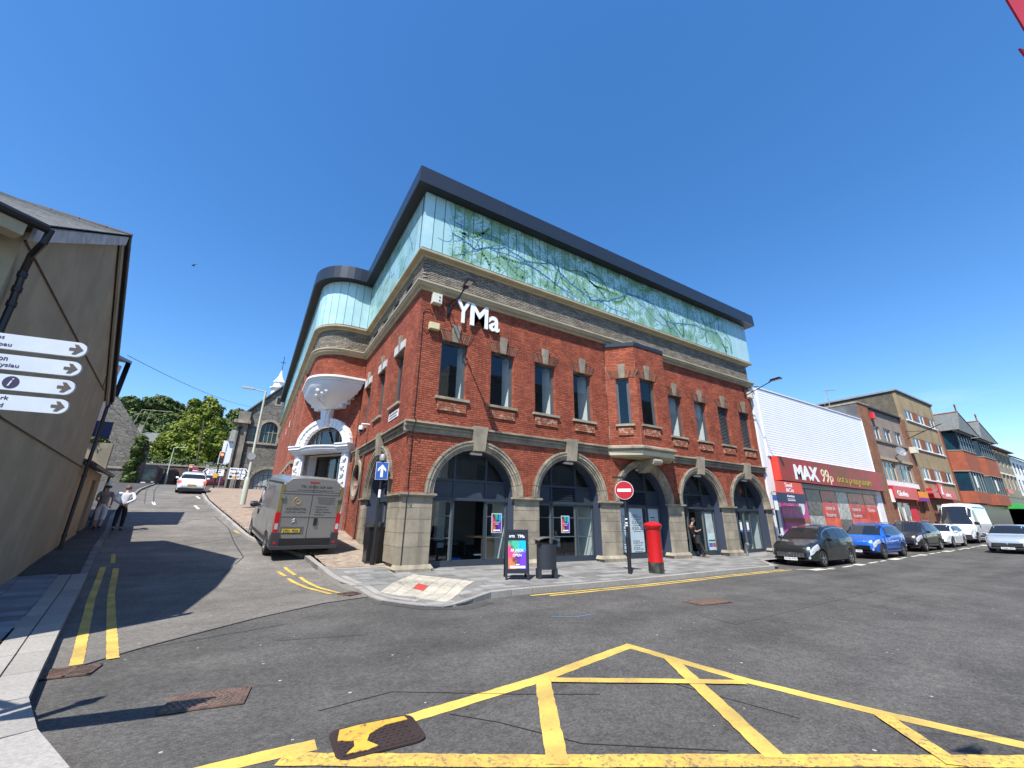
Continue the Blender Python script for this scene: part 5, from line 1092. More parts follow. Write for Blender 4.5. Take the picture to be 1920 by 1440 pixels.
mb = MB(); mb.box(FR, x0+.3, x0+.36, -.1, d-.05, 3.2, 3.26); mb.box(FR, x1-.3, x1-.24, -.1, d-.05, 3.2, 3.26); mb.build('bracket', M['steel'], bd)
# ---- rendered shop with red Gloden sign -----------------------------------
bro = mat('brown_brick_pier', (.27, .09, .035), (.18, .065, .03), sc=3, rough=.9, vary=.25, bump=.3, bs=40); brk2 = brickwall_mat('brown_brick', (.31, .11, .04), (.20, .072, .032), (.22, .15, .10), 0)
pbl = mat('pink_pebbledash', (.33, .25, .20), (.22, .18, .15), sc=1.2, rough=.95, vary=.2, bump=.7, bs=90, dirt=((.12, .11, .09), 1.5, .56))
GS = thing('rendered_shop', 'pinkish pebbledash shop with brown brick piers and a red Gloden sign', 'shop', (37.5, 0, 0))
def hwall(t, name, m, u0, u1, z0, z1, holes=(), d=-.02, th=.25): mb = MB(); mb.prism(FR, rect(u0, u1, z0, z1), d, d-th, [rect(*h_) for h_ in holes]); return mb.build(name, m, t)
def Z2(x): return float(np.interp(x, RX, RZ))
bb('brick_pier', brk2, GS, FR, 37.52, 39.5, -12, .06, -.1, 11.1); bb('brick_pier', brk2, GS, FR, 46.6, 48.0, -12, .06, 0, 11.0); bb('pier_cap', M['stone'], GS, FR, 37.45, 39.6, -12, .12, 11.1, 11.22)
bb('side_render', mat('grey_render', (.13, .135, .14), (.09, .09, .09), sc=.8, rough=.95, vary=.25, dirt=((.05, .05, .05), 1.2, .58)), GS, FR, 37.49, 37.52, -12, .0, 5, 11.1)
wz = [(39.8, 41.2, 8.35, 9.5), (42.0, 43.6, 8.35, 9.5), (44.5, 46.0, 8.35, 9.5)]; wl = [(39.8, 42.6, 4.95, 6.55), (43.1, 46.2, 4.95, 6.55)]
hwall(GS, 'wall', pbl, 39.5, 46.6, 4.5, 10.95, wz+wl); bb('back', M['dark'], GS, FR, 39.5, 46.6, -6, -.5, 0, 10.8)
for a, b, c, d_ in wz: pwin(FR, a, b, c, d_, GS)
for a, b, c, d_ in wl: pwin(FR, a, b, c, d_, GS, cols=3, m=mat('old_cream_frame', (.62, .58, .45)), trans=True)
bb('roof_edge', M['soffit'], GS, FR, 39.5, 46.7, -6, .18, 10.95, 11.08); bb('band', M['cream'], GS, FR, 39.5, 46.6, -.02, .1, 6.62, 6.82); bb('sill_band', M['stone'], GS, FR, 39.5, 46.6, -.02, .08, 8.15, 8.33); bb('white_board', M['white'], GS, FR, 39.5, 46.6, -.02, .1, 4.5, 4.9)
gs = bb('shop_sign', mat('shop_red', (.55, .02, .025), rough=.35), GS, FR, 39.6, 44.9, -.02, .3, 3.5, 4.5); tx('Gloden', 41.3, 43.6, 3.75, 4.2, .3, M['whitesmooth'], gs, bold=.01)
sh = thing('hanging_sign', 'orange and purple projecting sign above the rendered shop door', 'sign', FR.p(45.3, .3, 3.5)); bb('orange_panel', mat('sign_orange', (.75, .28, .03)), sh, FR, 45.0, 47.2, .3, .36, 3.75, 4.25); bb('purple_panel', mat('sign_purple', (.22, .03, .28)), sh, FR, 45.0, 47.3, .3, .36, 3.45, 3.748); bb('bracket', M['steel'], sh, FR, 45.9, 46.1, .0, .3, 3.6, 3.7)
bb('shop_wall', bro, GS, FR, 39.5, 46.6, -.4, -.02, 0, 3.5); 
for a, b in ((40.4, 41.4), (41.6, 42.7)): pwin(FR, a, b, .5, 3.2, GS, cols=1, rec=-.06)
bb('red_poster', mat('poster_red', (.6, .03, .05)), GS, FR, 43.3, 44.7, -.02, .02, .6, 3.0); bb('white_box', pvc, GS, FR, 39.4, 39.75, .06, .2, 3.2, 4.2)
t = thing('satellite_dish', 'grey satellite dish on the pinkish pebbledash wall', 'satellite dish', FR.p(43.6, .0, 7.5)); mb = MB(); mb.lathe([(.01, 0), (.25, .04), (.42, .12), (.43, .13), (.24, .07), (.01, .03)], FR.p(43.2, .35, 7.5), 20, ax=(-.45, -.8, .25)); mb.build('dish', M['steel'], t, smooth=True); mb = MB(); mb.tube([FR.p(43.4, 0, 7.2), FR.p(43.25, .35, 7.4)], .03); mb.tube([FR.p(43.2, .38, 7.3), FR.p(42.9, .9, 7.5)], .018); mb.build('arm', M['black'], t)
alarm(FR, 39.75, 10.05, .5, .55, .22, mat('alarm_red', (.65, .03, .03), rough=.4), 'red alarm box under the pebbledash roof edge', False)
t = thing('tv_aerial', 'tv aerial on a mast on the flat roof behind the white cladding', 'aerial', (37.9, 2.0, 11.2)); mb = MB(); mb.tube([(37.9, 2, 11.1), (37.9, 2, 12.9)], .03); mb.tube([(37.3, 2, 12.6), (39.4, 1.8, 13.0)], .02); 
for k in range(8): mb.tube([(37.5+k*.22, 1.8, 12.66+k*.045), (37.5+k*.22, 2.2, 12.66+k*.045)], .01, 5)
mb.tube([(37.9, 2, 12.5), (36.9, 2, 11.2)], .008, 4); mb.tube([(37.9, 2, 12.5), (39, 2.3, 11.2)], .008, 4); mb.build('mast', M['steel'], t)
# ---- tan four storey block -------------------------------------------------
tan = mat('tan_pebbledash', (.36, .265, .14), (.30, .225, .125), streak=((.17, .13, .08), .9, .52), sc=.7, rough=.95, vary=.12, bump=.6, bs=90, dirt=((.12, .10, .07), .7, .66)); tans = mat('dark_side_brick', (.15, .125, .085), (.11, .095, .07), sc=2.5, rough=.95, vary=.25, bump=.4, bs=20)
BK = thing('office_block', 'tan pebbledash four storey block with rows of white windows', 'building', (48, 0, 0))
holes = [(a, b, z0, z1) for z0, z1 in ((11.25, 12.25), (8.45, 9.5), (5.55, 6.65)) for a, b in ((49.0, 50.95), (52.3, 54.25), (55.6, 57.6))]
hwall(BK, 'wall', tan, 48.02, 58.2, 3.9, 14.0, holes); bb('side_wall', tans, BK, FR, 48.02, 48.2, -16, -.27, 3, 14.0); bb('back', M['dark'], BK, FR, 48.3, 58.2, -16, -.6, 0, 13.8); bb('roof_edge', mat('lead_edge', (.28, .29, .31), rough=.4), BK, FR, 47.9, 58.35, -16, .12, 14.0, 14.16); bb('roof_shadow', M['soffit'], BK, FR, 47.95, 58.3, -15.9, .06, 13.9, 14.0)
for a, b, z0, z1 in holes: pwin(FR, a, b, z0, z1, BK, rec=.06, bar=.1)
for z0, z1 in ((11.25, 12.25), (8.45, 9.5), (5.55, 6.65)):
    for a, b in ((50.98, 52.27), (54.28, 55.57)): bb('brown_panel', bro, BK, FR, a, b, -.02, .02, z0, z1)
    bb('sill', pvc, BK, FR, 48.9, 57.7, -.02, .08, z0-.12, z0-.02)
bb('shop_wall', bro, BK, FR, 48.0, 58.2, -.4, -.02, .2, 3.9)
ls = bb('shop_sign', mat('shop_red', 0), BK, FR, 48.6, 55.3, -.02, .4, 3.85, 4.7); text('Ladbrokes', FR, 50.6, 53.6, 4.05, 4.45, .4, .02, WL_, ls, bold=.0)
t = thing('hanging_sign', 'red shield shaped projecting sign with a white L', 'sign', FR.p(48.3, .5, 4.2)); mb = MB(); Fh = Fr(FR.p(47.8, .95, 0), (1, 0, 0), (0, -1, 0)); mb.prism(Fh, [(0, 4.1), (.3, 3.75), (1.1, 3.75), (1.5, 4.2), (1.4, 4.85), (.9, 5.05), (.0, 5.0)], 0, .1); mb.build('panel', mat('shop_red', 0), t); text('L', Fh, .45, 1.0, 4.1, 4.8, .1, .02, WL_, t, bold=.05, shear=.3); bb('bracket', M['steel'], t, FR, 48.4, 48.5, -.02, .95, 4.3, 4.4)
for a in (50, 52.4, 54.8): pwin(FR, a, a+1.5, .7, 3.3, BK, cols=1, rec=-.03, m=M['frame'])
t = thing('wall_street_lamp', 'thin arm lamp reaching out from the brown brick pier', 'street lamp', FR.p(47.3, 0, 9.6)); mb = MB(); mb.tube([FR.p(47.3, 0.05, 9.1), FR.p(47.3, 1.0, 9.5), FR.p(47.3, 2.6, 10.1)], .035); mb.tube([FR.p(47.3, .05, 9.8), FR.p(47.3, 1.3, 9.65)], .02); mb.build('arm', M['black'], t)
t = thing('alarm_box', 'pale box on the brown brick pier under the thin arm lamp', 'alarm box', FR.p(47, 0, 8)); bb('casing', mat('cream_plastic', 0), t, FR, 46.95, 47.6, .06, .5, 7.75, 8.3)
# ---- red brick oriel block ---------------------------------------------------
slate = mat('slate_roof', (.14, .15, .14), (.10, .105, .10), sc=5, rough=.7, vary=.15, bump=.3, bs=30)
OR = thing('oriel_block', 'red brick block with teal glass bays and two steep slate gables', 'building', (58.3, 0, 0)); tl = mat('teal_glass', (.008, .05, .065), (.012, .03, .055), sc=.5, rough=.1, spec=.8); rbk = mat('smooth_red_brick', (.33, .085, .035), (.27, .07, .035), sc=2, rough=.8, vary=.12)
bb('wall', rbk, OR, FR, 58.3, 75.3, -10, -.02, .5, 11.3)
for k, x in enumerate((59.0, 67.2)):
    def oct_(z0, z1, e, nm, m):
        mb = MB(); pts = [(x-.2-e, 0), (x+.9, 1.0+e), (x+6.0, 1.0+e), (x+7.2+e, 0)]
        mb.add([FR.p(u, d, z0) for u, d in pts]+[FR.p(u, d, z1) for u, d in pts], [(0, 1, 2, 3), (7, 6, 5, 4), (0, 1, 5, 4), (1, 2, 6, 5), (2, 3, 7, 6), (3, 0, 4, 7)]); return mb.build(nm, m, OR)
    oct_(3.7, 4.9, 0, 'brick_apron', rbk); oct_(4.9, 6.95, -.1, 'bay_window', tl); oct_(6.95, 9.1, 0, 'brick_apron', rbk); oct_(9.1, 11.2, -.1, 'bay_window', tl); oct_(6.9, 6.99, .06, 'sill', M['stone']); oct_(9.08, 9.16, .06, 'sill', M['stone'])
    mb = MB()
    for u in np.linspace(x+.9, x+6.0, 6):
        mb.box(FR, u-.04, u+.04, .85, .97, 4.95, 6.9); mb.box(FR, u-.04, u+.04, .85, .97, 9.15, 11.15)
    mb.box(FR, x+.9, x+6, .85, .965, 10.2, 10.26); mb.build('mullions', M['frame'], OR)
    mb = MB(); rz = 13.7; F_ = FR; a, b = x-.3, x+7.3; m_ = x+2.6   # gabled slate roof, ridge running back
    mb.add([F_.p(a, 1.5, 11.2), F_.p(x+3.5, 1.1, rz), F_.p(b, 1.5, 11.2), F_.p(a, -8, 11.2), F_.p(x+3.5, -8, rz), F_.p(b, -8, 11.2)], [(0, 1, 4, 3), (1, 2, 5, 4), (3, 4, 5)]); mb.add([F_.p(a, 1.45, 11.1), F_.p(x+3.5, 1.05, rz-.12), F_.p(b, 1.45, 11.1)], [(0, 1, 2)]); mb.build('slate_roof', slate, OR)
    mb = MB(); mb.tube([F_.p(x+3.5, 1.1, rz), F_.p(x+3.5, -8, rz+.02)], .12, 6); mb.tube([F_.p(x+3.5, 1.0, rz), F_.p(x+3.5, 1.0, rz+.9)], .07, 6); mb.tube([F_.p(x+3.2, 1.0, rz+.7), F_.p(x+3.8, 1.0, rz+.7)], .06, 6); mb.build('ridge_finial', bro, OR)
    mb = MB(); mb.prism(Fr(F_.p(0, 1.0, 0), (1, 0, 0), (0, -1, 0)), [(x+.2, 11.2), (x+6.8, 11.2), (x+3.5, 13.45)], -.2, 0); mb.build('gable_board', M['white'], OR)
    bb('white_sign', WL_, OR, FR, x+2.0, x+2.5, .98, 1.0, 5.3, 6.5)
bb('dark_downpipe', M['black'], OR, FR, 66.5, 66.7, .0, .2, 1, 11.2); bb('shop_band', M['black'], OR, FR, 58.3, 75.3, -.02, .3, .5, 3.65)
# ---- older buildings further down ---------------------------------------------
VC = thing('victorian_shops', 'buff stone Victorian shops with pale bay windows and slate roof', 'building', (75.4, 0, 0)); st2 = mat('buff_stone', (.30, .26, .18), (.20, .18, .13), sc=1.5, rough=.9, vary=.2)
vh = [(76.5+k*2.05, 77.6+k*2.05, z0, z1) for k in range(6) for z0, z1 in ((9.2, 10.9), (6.2, 8.0))]
hwall(VC, 'wall', st2, 75.4, 88.2, 1.0, 11.5, vh); bb('back', M['dark'], VC, FR, 75.4, 88.2, -6, -.5, 1, 11.4)
for a, b, c, d_ in vh: pwin(FR, a, b, c, d_, VC, cols=1, m=mat('pale_frame', (.68, .64, .50)), rec=.08); bb('window_hood', mat('pale_frame', 0), VC, FR, a-.15, b+.15, -.02, .1, d_+.02, d_+.2)
mb = MB(); mb.add([FR.p(75.3, .6, 11.45), FR.p(88.4, .6, 11.45), FR.p(88.4, -4.5, 14.6), FR.p(75.3, -4.5, 14.6), FR.p(75.3, .6, 11.3), FR.p(88.4, .6, 11.3)], [(0, 1, 2, 3), (0, 1, 5, 4)]); mb.build('slate_roof', slate, VC)
bb('eaves', bro, VC, FR, 75.4, 88.2, -.02, .5, 11.3, 11.45); bb('cornice', st2, VC, FR, 75.4, 88.2, -.02, .3, 5.0, 5.4); bb('shop_fascia', M['black'], VC, FR, 75.4, 88.2, -.02, .2, 4.0, 5.0); bb('shop_front', M['dark'], VC, FR, 75.4, 88.2, -.1, -.02, 1.0, 4.0)
t = thing('hanging_sign', 'bright green projecting shop sign far down the right street', 'sign', FR.p(76, .6, 4)); bb('panel', mat('sign_green', (.04, .42, .08), emit=0), t, FR, 75.9, 78.2, .2, 1.2, 3.5, 4.1)
t = thing('shop_board', 'small red and white shop board above the green sign', 'sign', FR.p(79, .3, 6)); bb('panel', mat('shop_red', 0), t, FR, 78.5, 81.0, .2, .3, 5.45, 6.0)
WB = thing('white_shops', 'white painted terraced shops with grey roof at the far right', 'building', (88.3, 0, 0)); wh = [(89.2+k*2.3, 90.4+k*2.3, z0, z1) for k in range(8) for z0, z1 in ((8.6, 10.2), (6.0, 7.8))]
hwall(WB, 'wall', M['white'], 88.3, 108, 1.0, 11.0, wh); bb('back', M['dark'], WB, FR, 88.3, 108, -6, -.5, 1, 10.9)
for a, b, c, d_ in wh: pwin(FR, a, b, c, d_, WB, cols=1, m=M['black'], rec=.08)
mb = MB(); mb.add([FR.p(88.3, .5, 10.95), FR.p(108, .5, 10.95), FR.p(108, -4, 13.8), FR.p(88.3, -4, 13.8)], [(0, 1, 2, 3)]); mb.add([FR.p(88.3, .4, 10.9), FR.p(88.3, -4, 13.7), FR.p(88.3, -8, 10.9)], [(0, 1, 2)]); mb.build('slate_roof', slate, WB); bb('shop_front', M['dark'], WB, FR, 88.3, 108, -.1, .1, 1.0, 4.6)
# the block across the street, seen in the window reflections
OP = thing('opposite_block', 'plain rendered building on the near side of the right street', 'building', (24, -20, 0)); ren = mat('pale_render', (.42, .40, .35), rough=.9, vary=.12)
mb = MB(); mb.box(ID, 9.6, 60, -34, -20, -.3, 15); mb.build('wall', ren, OP)
for k in range(14): pwin(Fr((0, -20, 0), (1, 0, 0), (0, 1, 0)), 10.6+k*2.7, 11.8+k*2.7, 5+(k%2)*4, 7+(k%2)*4, OP, rec=-.02, cols=1)
# ================================================================== LEFT SIDE
LW0 = Vector((-7.6, -4.8, 0)); LU = Vector((-.109, .994, 0)).normalized(); LN = Vector((.994, .109, 0)).normalized()
FW = Fr(LW0, LU, LN); FK = Fr(LW0, LN, -LU)       # gable wall frame; street-front wall frame (u runs to the right, d toward the viewer)
buff = mat('beige_render', (.37, .325, .22), (.32, .28, .19), sc=1.2, rough=.95, vary=.12, vs=.7, bump=.25, bs=50, dirt=((.24, .20, .15), .8, .62), streak=((.30, .262, .185), 1.6, .52)); creamr = mat('sunlit_yellow_render', (.42, .38, .22), rough=.9, vary=.1); grays = mat('grey_shaded_render', (.22, .21, .17), rough=.9)
LB = thing('gable_house', 'beige rendered gable end house with slate roof and black downpipes', 'building', tuple(LW0)); sl2 = mat('grey_slate', (.20, .20, .185), (.15, .15, .14), sc=6, isl=.2, rough=.75, bump=.2, bs=40, dirt=((.30, .30, .26), 6, .66))
mb = MB(); mb.prism(FW, [(0, -.6), (9.9, -.6), (9.9, 5.45), (4.95, 8.45), (0, 5.55)], -.3, 0); mb.build('gable_wall', buff, LB)
FE = Fr(LW0, Vector((-.78, -.62, 0)), Vector((.62, -.78, 0))); mb = MB(); mb.box(FE, 0.0, 9, -.3, -.0, -.6, 5.5); mb.build('front_wall', buff, LB); mb = MB(); mb.box(FE, .22, 9, 0, .02, 4.55, 5.3); mb.build('front_panel', grays, LB); mb = MB(); mb.box(FE, .22, 9, 0, .02, -.3, 4.54); mb.build('front_panel', creamr, LB)  # shade put into the upper panel's grey, sunlight into the lower one's yellow
mb = MB(); mb.box(FW, 9.6, 9.9, -9, -.3, -.6, 5.4); mb.build('rear_wall', buff, LB)
# the street front turns away at an angle, so the roof slope is a warped surface from eave to ridge
EU = Vector((-.78, -.62, 0)).normalized(); EN = Vector((.62, -.78, 0)).normalized(); FE = Fr(LW0, EU, EN)
def roofpt(b, a, h):
    e = Vector(FW.p(-.32, .16, 5.57))+EU*9*a; r = Vector(FW.p(4.95, .16, 8.6))-LN*9*a; return tuple(e.lerp(r, b)+Vector((0, 0, h)))
mb = MB(); k0 = 0
for i in range(11):
    for j in range(9): mb.v.append(roofpt(j/8, i/10, -.01)); mb.v.append(roofpt(j/8, i/10, -.05))
for i in range(10):
    for j in range(8):
        q = (i*9+j)*2; mb.f += [(q, q+2, q+20, q+18), (q+1, q+19, q+21, q+3)]
mb.build('roof', M['soffit'], LB)
mbs = MB(); allsl = [(i, j) for j in range(34) for i in range(30)]
for k, (i, j) in enumerate(allsl):
    tgt = MB() if k < 290 else mbs; a0 = max(0, (j-(i % 2)*.5)*.0295); a1 = a0+.0285; b0 = i/30; b1 = min(b0+.055, 1)
    tgt.hexa([roofpt(bb_, aa, h+.012*tp) for tp in (0, 1) for aa in (a0, a1) for bb_, h in ((b0, .014), (b1, .0))])
    if k < 290: tgt.build('slate', sl2, LB)
mbs.build('slates', sl2, LB, kind='stuff')
mb = MB(); mb.hexa([FW.p(u, d, z+e) for u, z in ((10.3, 5.15), (4.95, 8.5)) for d in (-9.5, .2) for e in (0, .12)]); mb.build('rear_roof', sl2, LB)
for k in range(16): mb = MB(); mb.tube([FW.p(4.95, .2-k*.5, 8.6), FW.p(4.95, .2-k*.5-.485, 8.6)], .07, 8); mb.build('ridge_tile', mat('brown_ridge', (.07, .045, .04), rough=.8), LB)
def verge(u0, z0, u1, z1, m, d0, d1, h, nm='bargeboard'):
    mb = MB(); mb.hexa([FW.p(u, d, z+e) for u, z in ((u0, z0), (u1, z1)) for d in (d0, d1) for e in (-h, 0)]); return mb.build(nm, m, LB)
verge(-.2, 5.60, 4.95, 8.55, mat('weathered_white', (.50, .53, .54), (.38, .40, .41), sc=4, rough=.8), .10, .15, .26); verge(4.95, 8.52, 10.35, 5.15, mat('stone_coloured_board', (.36, .33, .25), rough=.8), .04, .09, .30); verge(4.96, 8.60, 10.4, 5.2, M['black'], .09, .17, .12, 'black_verge')
e0 = Vector(FW.p(-.36, .28, 5.53)); mb = MB(); mb.tube([e0, e0+EU*9], .07, 8); mb.build('gutter', M['black'], LB)
f0 = Vector(FW.p(-.30, .02, 5.3)); mb = MB(); mb.hexa([f0+EU*a+EN*(b+.18)+Vector((0, 0, c)) for a in (0, 9) for b in (-.25, 0) for c in (-.02, .17)]); mb.build('fascia_board', M['cream'], LB)
def pipe(pts, nm='downpipe', r=.05):
    mb = MB(); mb.tube(pts, r, 8)
    for a, b in zip(pts[:-1], pts[1:]):
        if (Vector(a)-Vector(b)).length > .5:
            for t in (.1, .5, .9): q = Vector(a).lerp(Vector(b), t); mb.lathe([(r*1.3, -.04), (r*1.3, .04)], q, 8)
    return mb.build(nm, M['black'], LB)
pipe([FW.p(-.30, .30, 5.56), FW.p(-.29, .28, 5.33), FW.p(-.02, .14, 5.2), FW.p(.10, .10, 4.97), FW.p(.18, .1, 4.4), FW.p(.17, .1, .1)], r=.045); 
pipe([FW.p(10.3, .1, 5.15), FW.p(10.25, .1, 4.95), FW.p(9.96, .12, 4.85), FW.p(9.93, .12, .5)])
cbm = mat('brown_cable', (.06, .035, .03), rough=.7); mb = MB(); mb.tube([FW.p(0, .02, 5.42), FW.p(9.3, .02, 5.3)], .014, 5); mb.tube([FW.p(-.0, .02, 3.3), FW.p(1.86, .02, 3.05), FW.p(9.9, .02, 2.94)], .014, 5); mb.tube([FW.p(8.95, .02, 5.7), FW.p(8.93, .02, 5.3)], .01, 5); mb.build('wall_cable', cbm, LB)
# low outbuilding beyond
AN = thing('low_annexe', 'low cream outbuilding with brown gutter beyond the beige gable house', 'building', FW.p(10, 0, .6))
mb = MB(); mb.prism(FW, rect(10.02, 14.6, -.2, 3.05), -.3, -.02, [rect(12.9, 13.7, .9, 2.75)]); mb.build('wall', creamr if False else mat('warm_cream_render', (.36, .29, .19), rough=.9, vary=.15), AN); bb('door', mat('brown_door', (.10, .06, .04)), AN, FW, 12.9, 13.7, -.2, -.15, .9, 2.75); bb('end', mat('warm_cream_render', 0), AN, FW, 14.3, 14.6, -4, -.3, -.2, 3.05)
mb = MB(); mb.hexa([FW.p(u, d, z) for u in (9.95, 14.9) for d, z in ((.22, 3.05), (-4, 4.3)) for z in (z, z+.1)]); mb.build('roof', M['iron'], AN); mb = MB(); mb.tube([FW.p(9.95, .27, 3.03), FW.p(14.95, .27, 3.03)], .07, 8); mb.tube([FW.p(14.8, .2, 3.0), FW.p(14.8, .05, .9)], .04, 8); mb.build('gutter', mat('brown_gutter', (.05, .03, .035), rough=.5), AN)
# white gabled house behind
WH = thing('white_gable_house', 'white rendered house with dark bargeboard showing past the beige gable', 'building', FW.p(16, -1, 1.5)); wrs = mat('white_render_shade', (.60, .62, .66), rough=.85, vary=.06); mb = MB(); mb.prism(FW, [(14.9, .5), (17.05, .5), (17.1, 7.5), (17.5, 8.3), (14.9, 7.75)], -1.2, -.85); mb.build('gable_wall', wrs, WH); bb('side', wrs, WH, FW, 16.8, 17.05, -8, -1.2, .5, 7.4)
mb = MB(); mb.hexa([FW.p(u, d, z+e) for u, z in ((13.6, 7.65), (17.95, 8.62)) for d in (-5, -.6) for e in (0, .12)]); mb.hexa([FW.p(u+w, d, z) for u, z in ((17.85, 8.65), (17.2, 6.75)) for w in (-.05, .05) for d in (-.8, -.6)]); mb.build('bargeboard', M['black'], WH)
bb('sign_board', mat('dark_blue_sign', (.02, .03, .09)), WH, FW, 14.9, 15.0, -.84, -.2, 4.5, 5.2); bb('planter', mat('weathered_planter', (.30, .27, .19), (.22, .2, .14), sc=2), WH, FW, 14.62, 15.0, -.84, .02, 3.2, 4.3); bb('white_awning', M['white'], WH, FW, 14.7, 15.0, -.84, -.2, 2.5, 3.0); mb = MB(); mb.tube([FW.p(14.85, -.75, 4.4), FW.p(14.85, -.75, 5.4), FW.p(14.85, -.95, 5.5)], .045, 6); mb.build('vent_pipe', M['white'], WH)
# stone gable hall on the left
stonew = None
def rubble(name, c1, c2, mort, sc=2.4):
    m = bpy.data.materials.new(name); m.use_nodes = True; N = m.node_tree.nodes; L = m.node_tree.links; b = N['Principled BSDF']; tc = N.new('ShaderNodeTexCoord'); mp = N.new('ShaderNodeMapping'); mp.inputs['Scale'].default_value = (1, 1, 2.3); L.new(tc.outputs['Object'], mp.inputs[0])
    v = N.new('ShaderNodeTexVoronoi'); v.inputs['Scale'].default_value = sc; L.new(mp.outputs[0], v.inputs['Vector']); v2 = N.new('ShaderNodeTexVoronoi'); v2.feature = 'DISTANCE_TO_EDGE'; v2.inputs['Scale'].default_value = sc; L.new(mp.outputs[0], v2.inputs['Vector'])
    sp = N.new('ShaderNodeSeparateColor'); L.new(v.outputs['Color'], sp.inputs[0]); mx = N.new('ShaderNodeMix'); mx.data_type = 'RGBA'; L.new(sp.outputs[0], mx.inputs[0]); mx.inputs[6].default_value = lin(c1); mx.inputs[7].default_value = lin(c2)
    mr = N.new('ShaderNodeMapRange'); L.new(v2.outputs['Distance'], mr.inputs[0]); mr.inputs[2].default_value = .06; m2 = N.new('ShaderNodeMix'); m2.data_type = 'RGBA'; L.new(mr.outputs[0], m2.inputs[0]); m2.inputs[6].default_value = lin(mort); L.new(mx.outputs[2], m2.inputs[7]); L.new(m2.outputs[2], b.inputs['Base Color'])
    bn = N.new('ShaderNodeBump'); bn.inputs['Distance'].default_value = .05; bn.inputs['Strength'].default_value = .8; L.new(mr.outputs[0], bn.inputs['Height']); L.new(bn.outputs[0], b.inputs['Normal']); b.inputs['Roughness'].default_value = .95; return m
rub = rubble('grey_rubble_stone', (.22, .20, .165), (.13, .12, .105), (.08, .075, .065)); rubd = rubble('dark_rubble_stone', (.085, .08, .078), (.05, .048, .047), (.03, .03, .03))
SH = thing('stone_hall', 'dark rubble stone hall with a steep gable beyond the white house', 'building', (-19, 44, 5)); FS = Fr((0, 44, 0), (1, 0, 0), (0, -1, 0))
mb = MB(); mb.prism(FS, [(-26, 2), (-14.2, 2), (-14.3, 8.7), (-14.66, 9.1), (-19.6, 16.0), (-26, 9.5)], -.5, 0); mb.build('gable_wall', rub, SH); mb = MB(); mb.box(Fr((-14.3, 44, 0), (0, 1, 0), (1, 0, 0)), .51, 2.4, -.4, 0, 2, 8.7); mb.build('side_wall', rub, SH)
mb = MB(); mb.hexa([FS.p(u, d, z+e) for u, z in ((-15.1, 8.2), (-19.9, 14.8)) for d in (-2.3, -.3) for e in (0, .1)]); mb.build('roof', slate, SH)
mb = MB(); mb.add([FS.p(u, .06, z) for u, z in ((-19.4, 5.2), (-19.0, 6.6), (-18.4, 8.0), (-17.9, 9.4), (-18.2, 9.5), (-18.7, 8.1), (-19.3, 6.7), (-19.7, 5.3))], [tuple(range(8))]); mb.build('arch_trim', M['cream'], SH); bb('hall_body', rub, SH, FS, -25.5, -14.75, -2.2, -.52, 2, 8.6); bb('string', M['stone'], SH, FS, -19.5, -14.8, 0, .1, 6.0, 6.2)
bb('letter_board', M['black'], SH, FS, -19.4, -18.6, .02, .06, 12.2, 12.6); text('S', FS, -19.1, -18.6, 10.8, 11.6, .05, .05, M['cream'], SH, bold=.03)
# chapel
CH = thing('stone_chapel', 'grey rubble stone chapel with buff stone pier, arched windows and white cupola', 'building', (-6.2, 42, 4.3)); FP = Fr((0, 42, 0), (1, 0, 0), (0, -1, 0)); dw = mat('chapel_glass', (.02, .09, .10), (.03, .04, .05), sc=2, rough=.15)
wpts = archhole(-3.45, .85, 11.2, 9.6, 14); w2 = archhole(-5.0, .45, 10.9, 9.6, 10); dr = archhole(-2.7, 1.75, 4.9, 3.0, 16)
mb = MB(); mb.prism(FP, [(-5.6, 2), (4, 2), (4, 16.2), (-3.0, 16.3), (-5.9, 12.9), (-5.6, 12.8)], -.5, 0, [wpts, w2, dr]); mb.build('front_wall', rub, CH)
bb('corner_pier', mat('pier_stone', (.25, .22, .17), (.17, .15, .12), sc=1, rough=.9, vary=.2), CH, FP, -6.6, -5.62, -1.0, .35, 2, 11.5); bb('pier_cornice', M['stone'], CH, FP, -7.0, -5.4, -1.2, .7, 11.5, 11.85); bb('pier_parapet', mat('pier_stone', 0), CH, FP, -6.7, -5.55, -1.0, .4, 11.85, 12.9); bb('side_wall', rubd, CH, FP, -6.4, -6.0, -14, -1.0, 2, 11.5)
mb = MB(); mb.hexa([FP.p(u, d, z+e) for u, z in ((-6.3, 12.55), (-2.9, 16.5)) for d in (-14, .25) for e in (0, .2)]); mb.hexa([FP.p(u, d, z+e) for u, z in ((-2.9, 16.5), (5, 16.4)) for d in (-14, .25) for e in (0, .2)]); mb.build('roof', slate, CH)
for pts, nm in ((wpts, 'arched_window'), (w2, 'arched_window'), (dr, 'arched_doorway')):
    mb = MB(); mb.prism(FP, pts, -.32, -.3); o = mb.build(nm, dw if nm[-1] == 'w' else mat('pale_door_glass', (.35, .40, .42), rough=.3), CH); c = sum(p[0] for p in pts)/len(pts); mb = MB(); n = len(pts)
    z0 = min(p[1] for p in pts); z1 = max(p[1] for p in pts)
    for k in (-.4, 0, .4): mb.box(FP, c+k*(1 if nm[-1] == 'w' else 1.6)-.03, c+k*(1 if nm[-1] == 'w' else 1.6)+.03, -.3, -.25, z0, z1-.15)
    mb.box(FP, min(p[0] for p in pts), max(p[0] for p in pts), -.3, -.251, (z0+z1)/2, (z0+z1)/2+.05); mb.build('tracery', M['cream'], o)
for uc, r, zs, z0 in ((-3.45, .85, 11.2, 9.6), (-2.7, 1.75, 4.9, 4.9)):
    mb = MB(); mb.prism(FP, list(archhole(uc, r+.3, zs, z0, 14))+list(reversed(archhole(uc, r, zs, z0, 14))), 0, .1); mb.build('arch_moulding', M['stone'], CH)
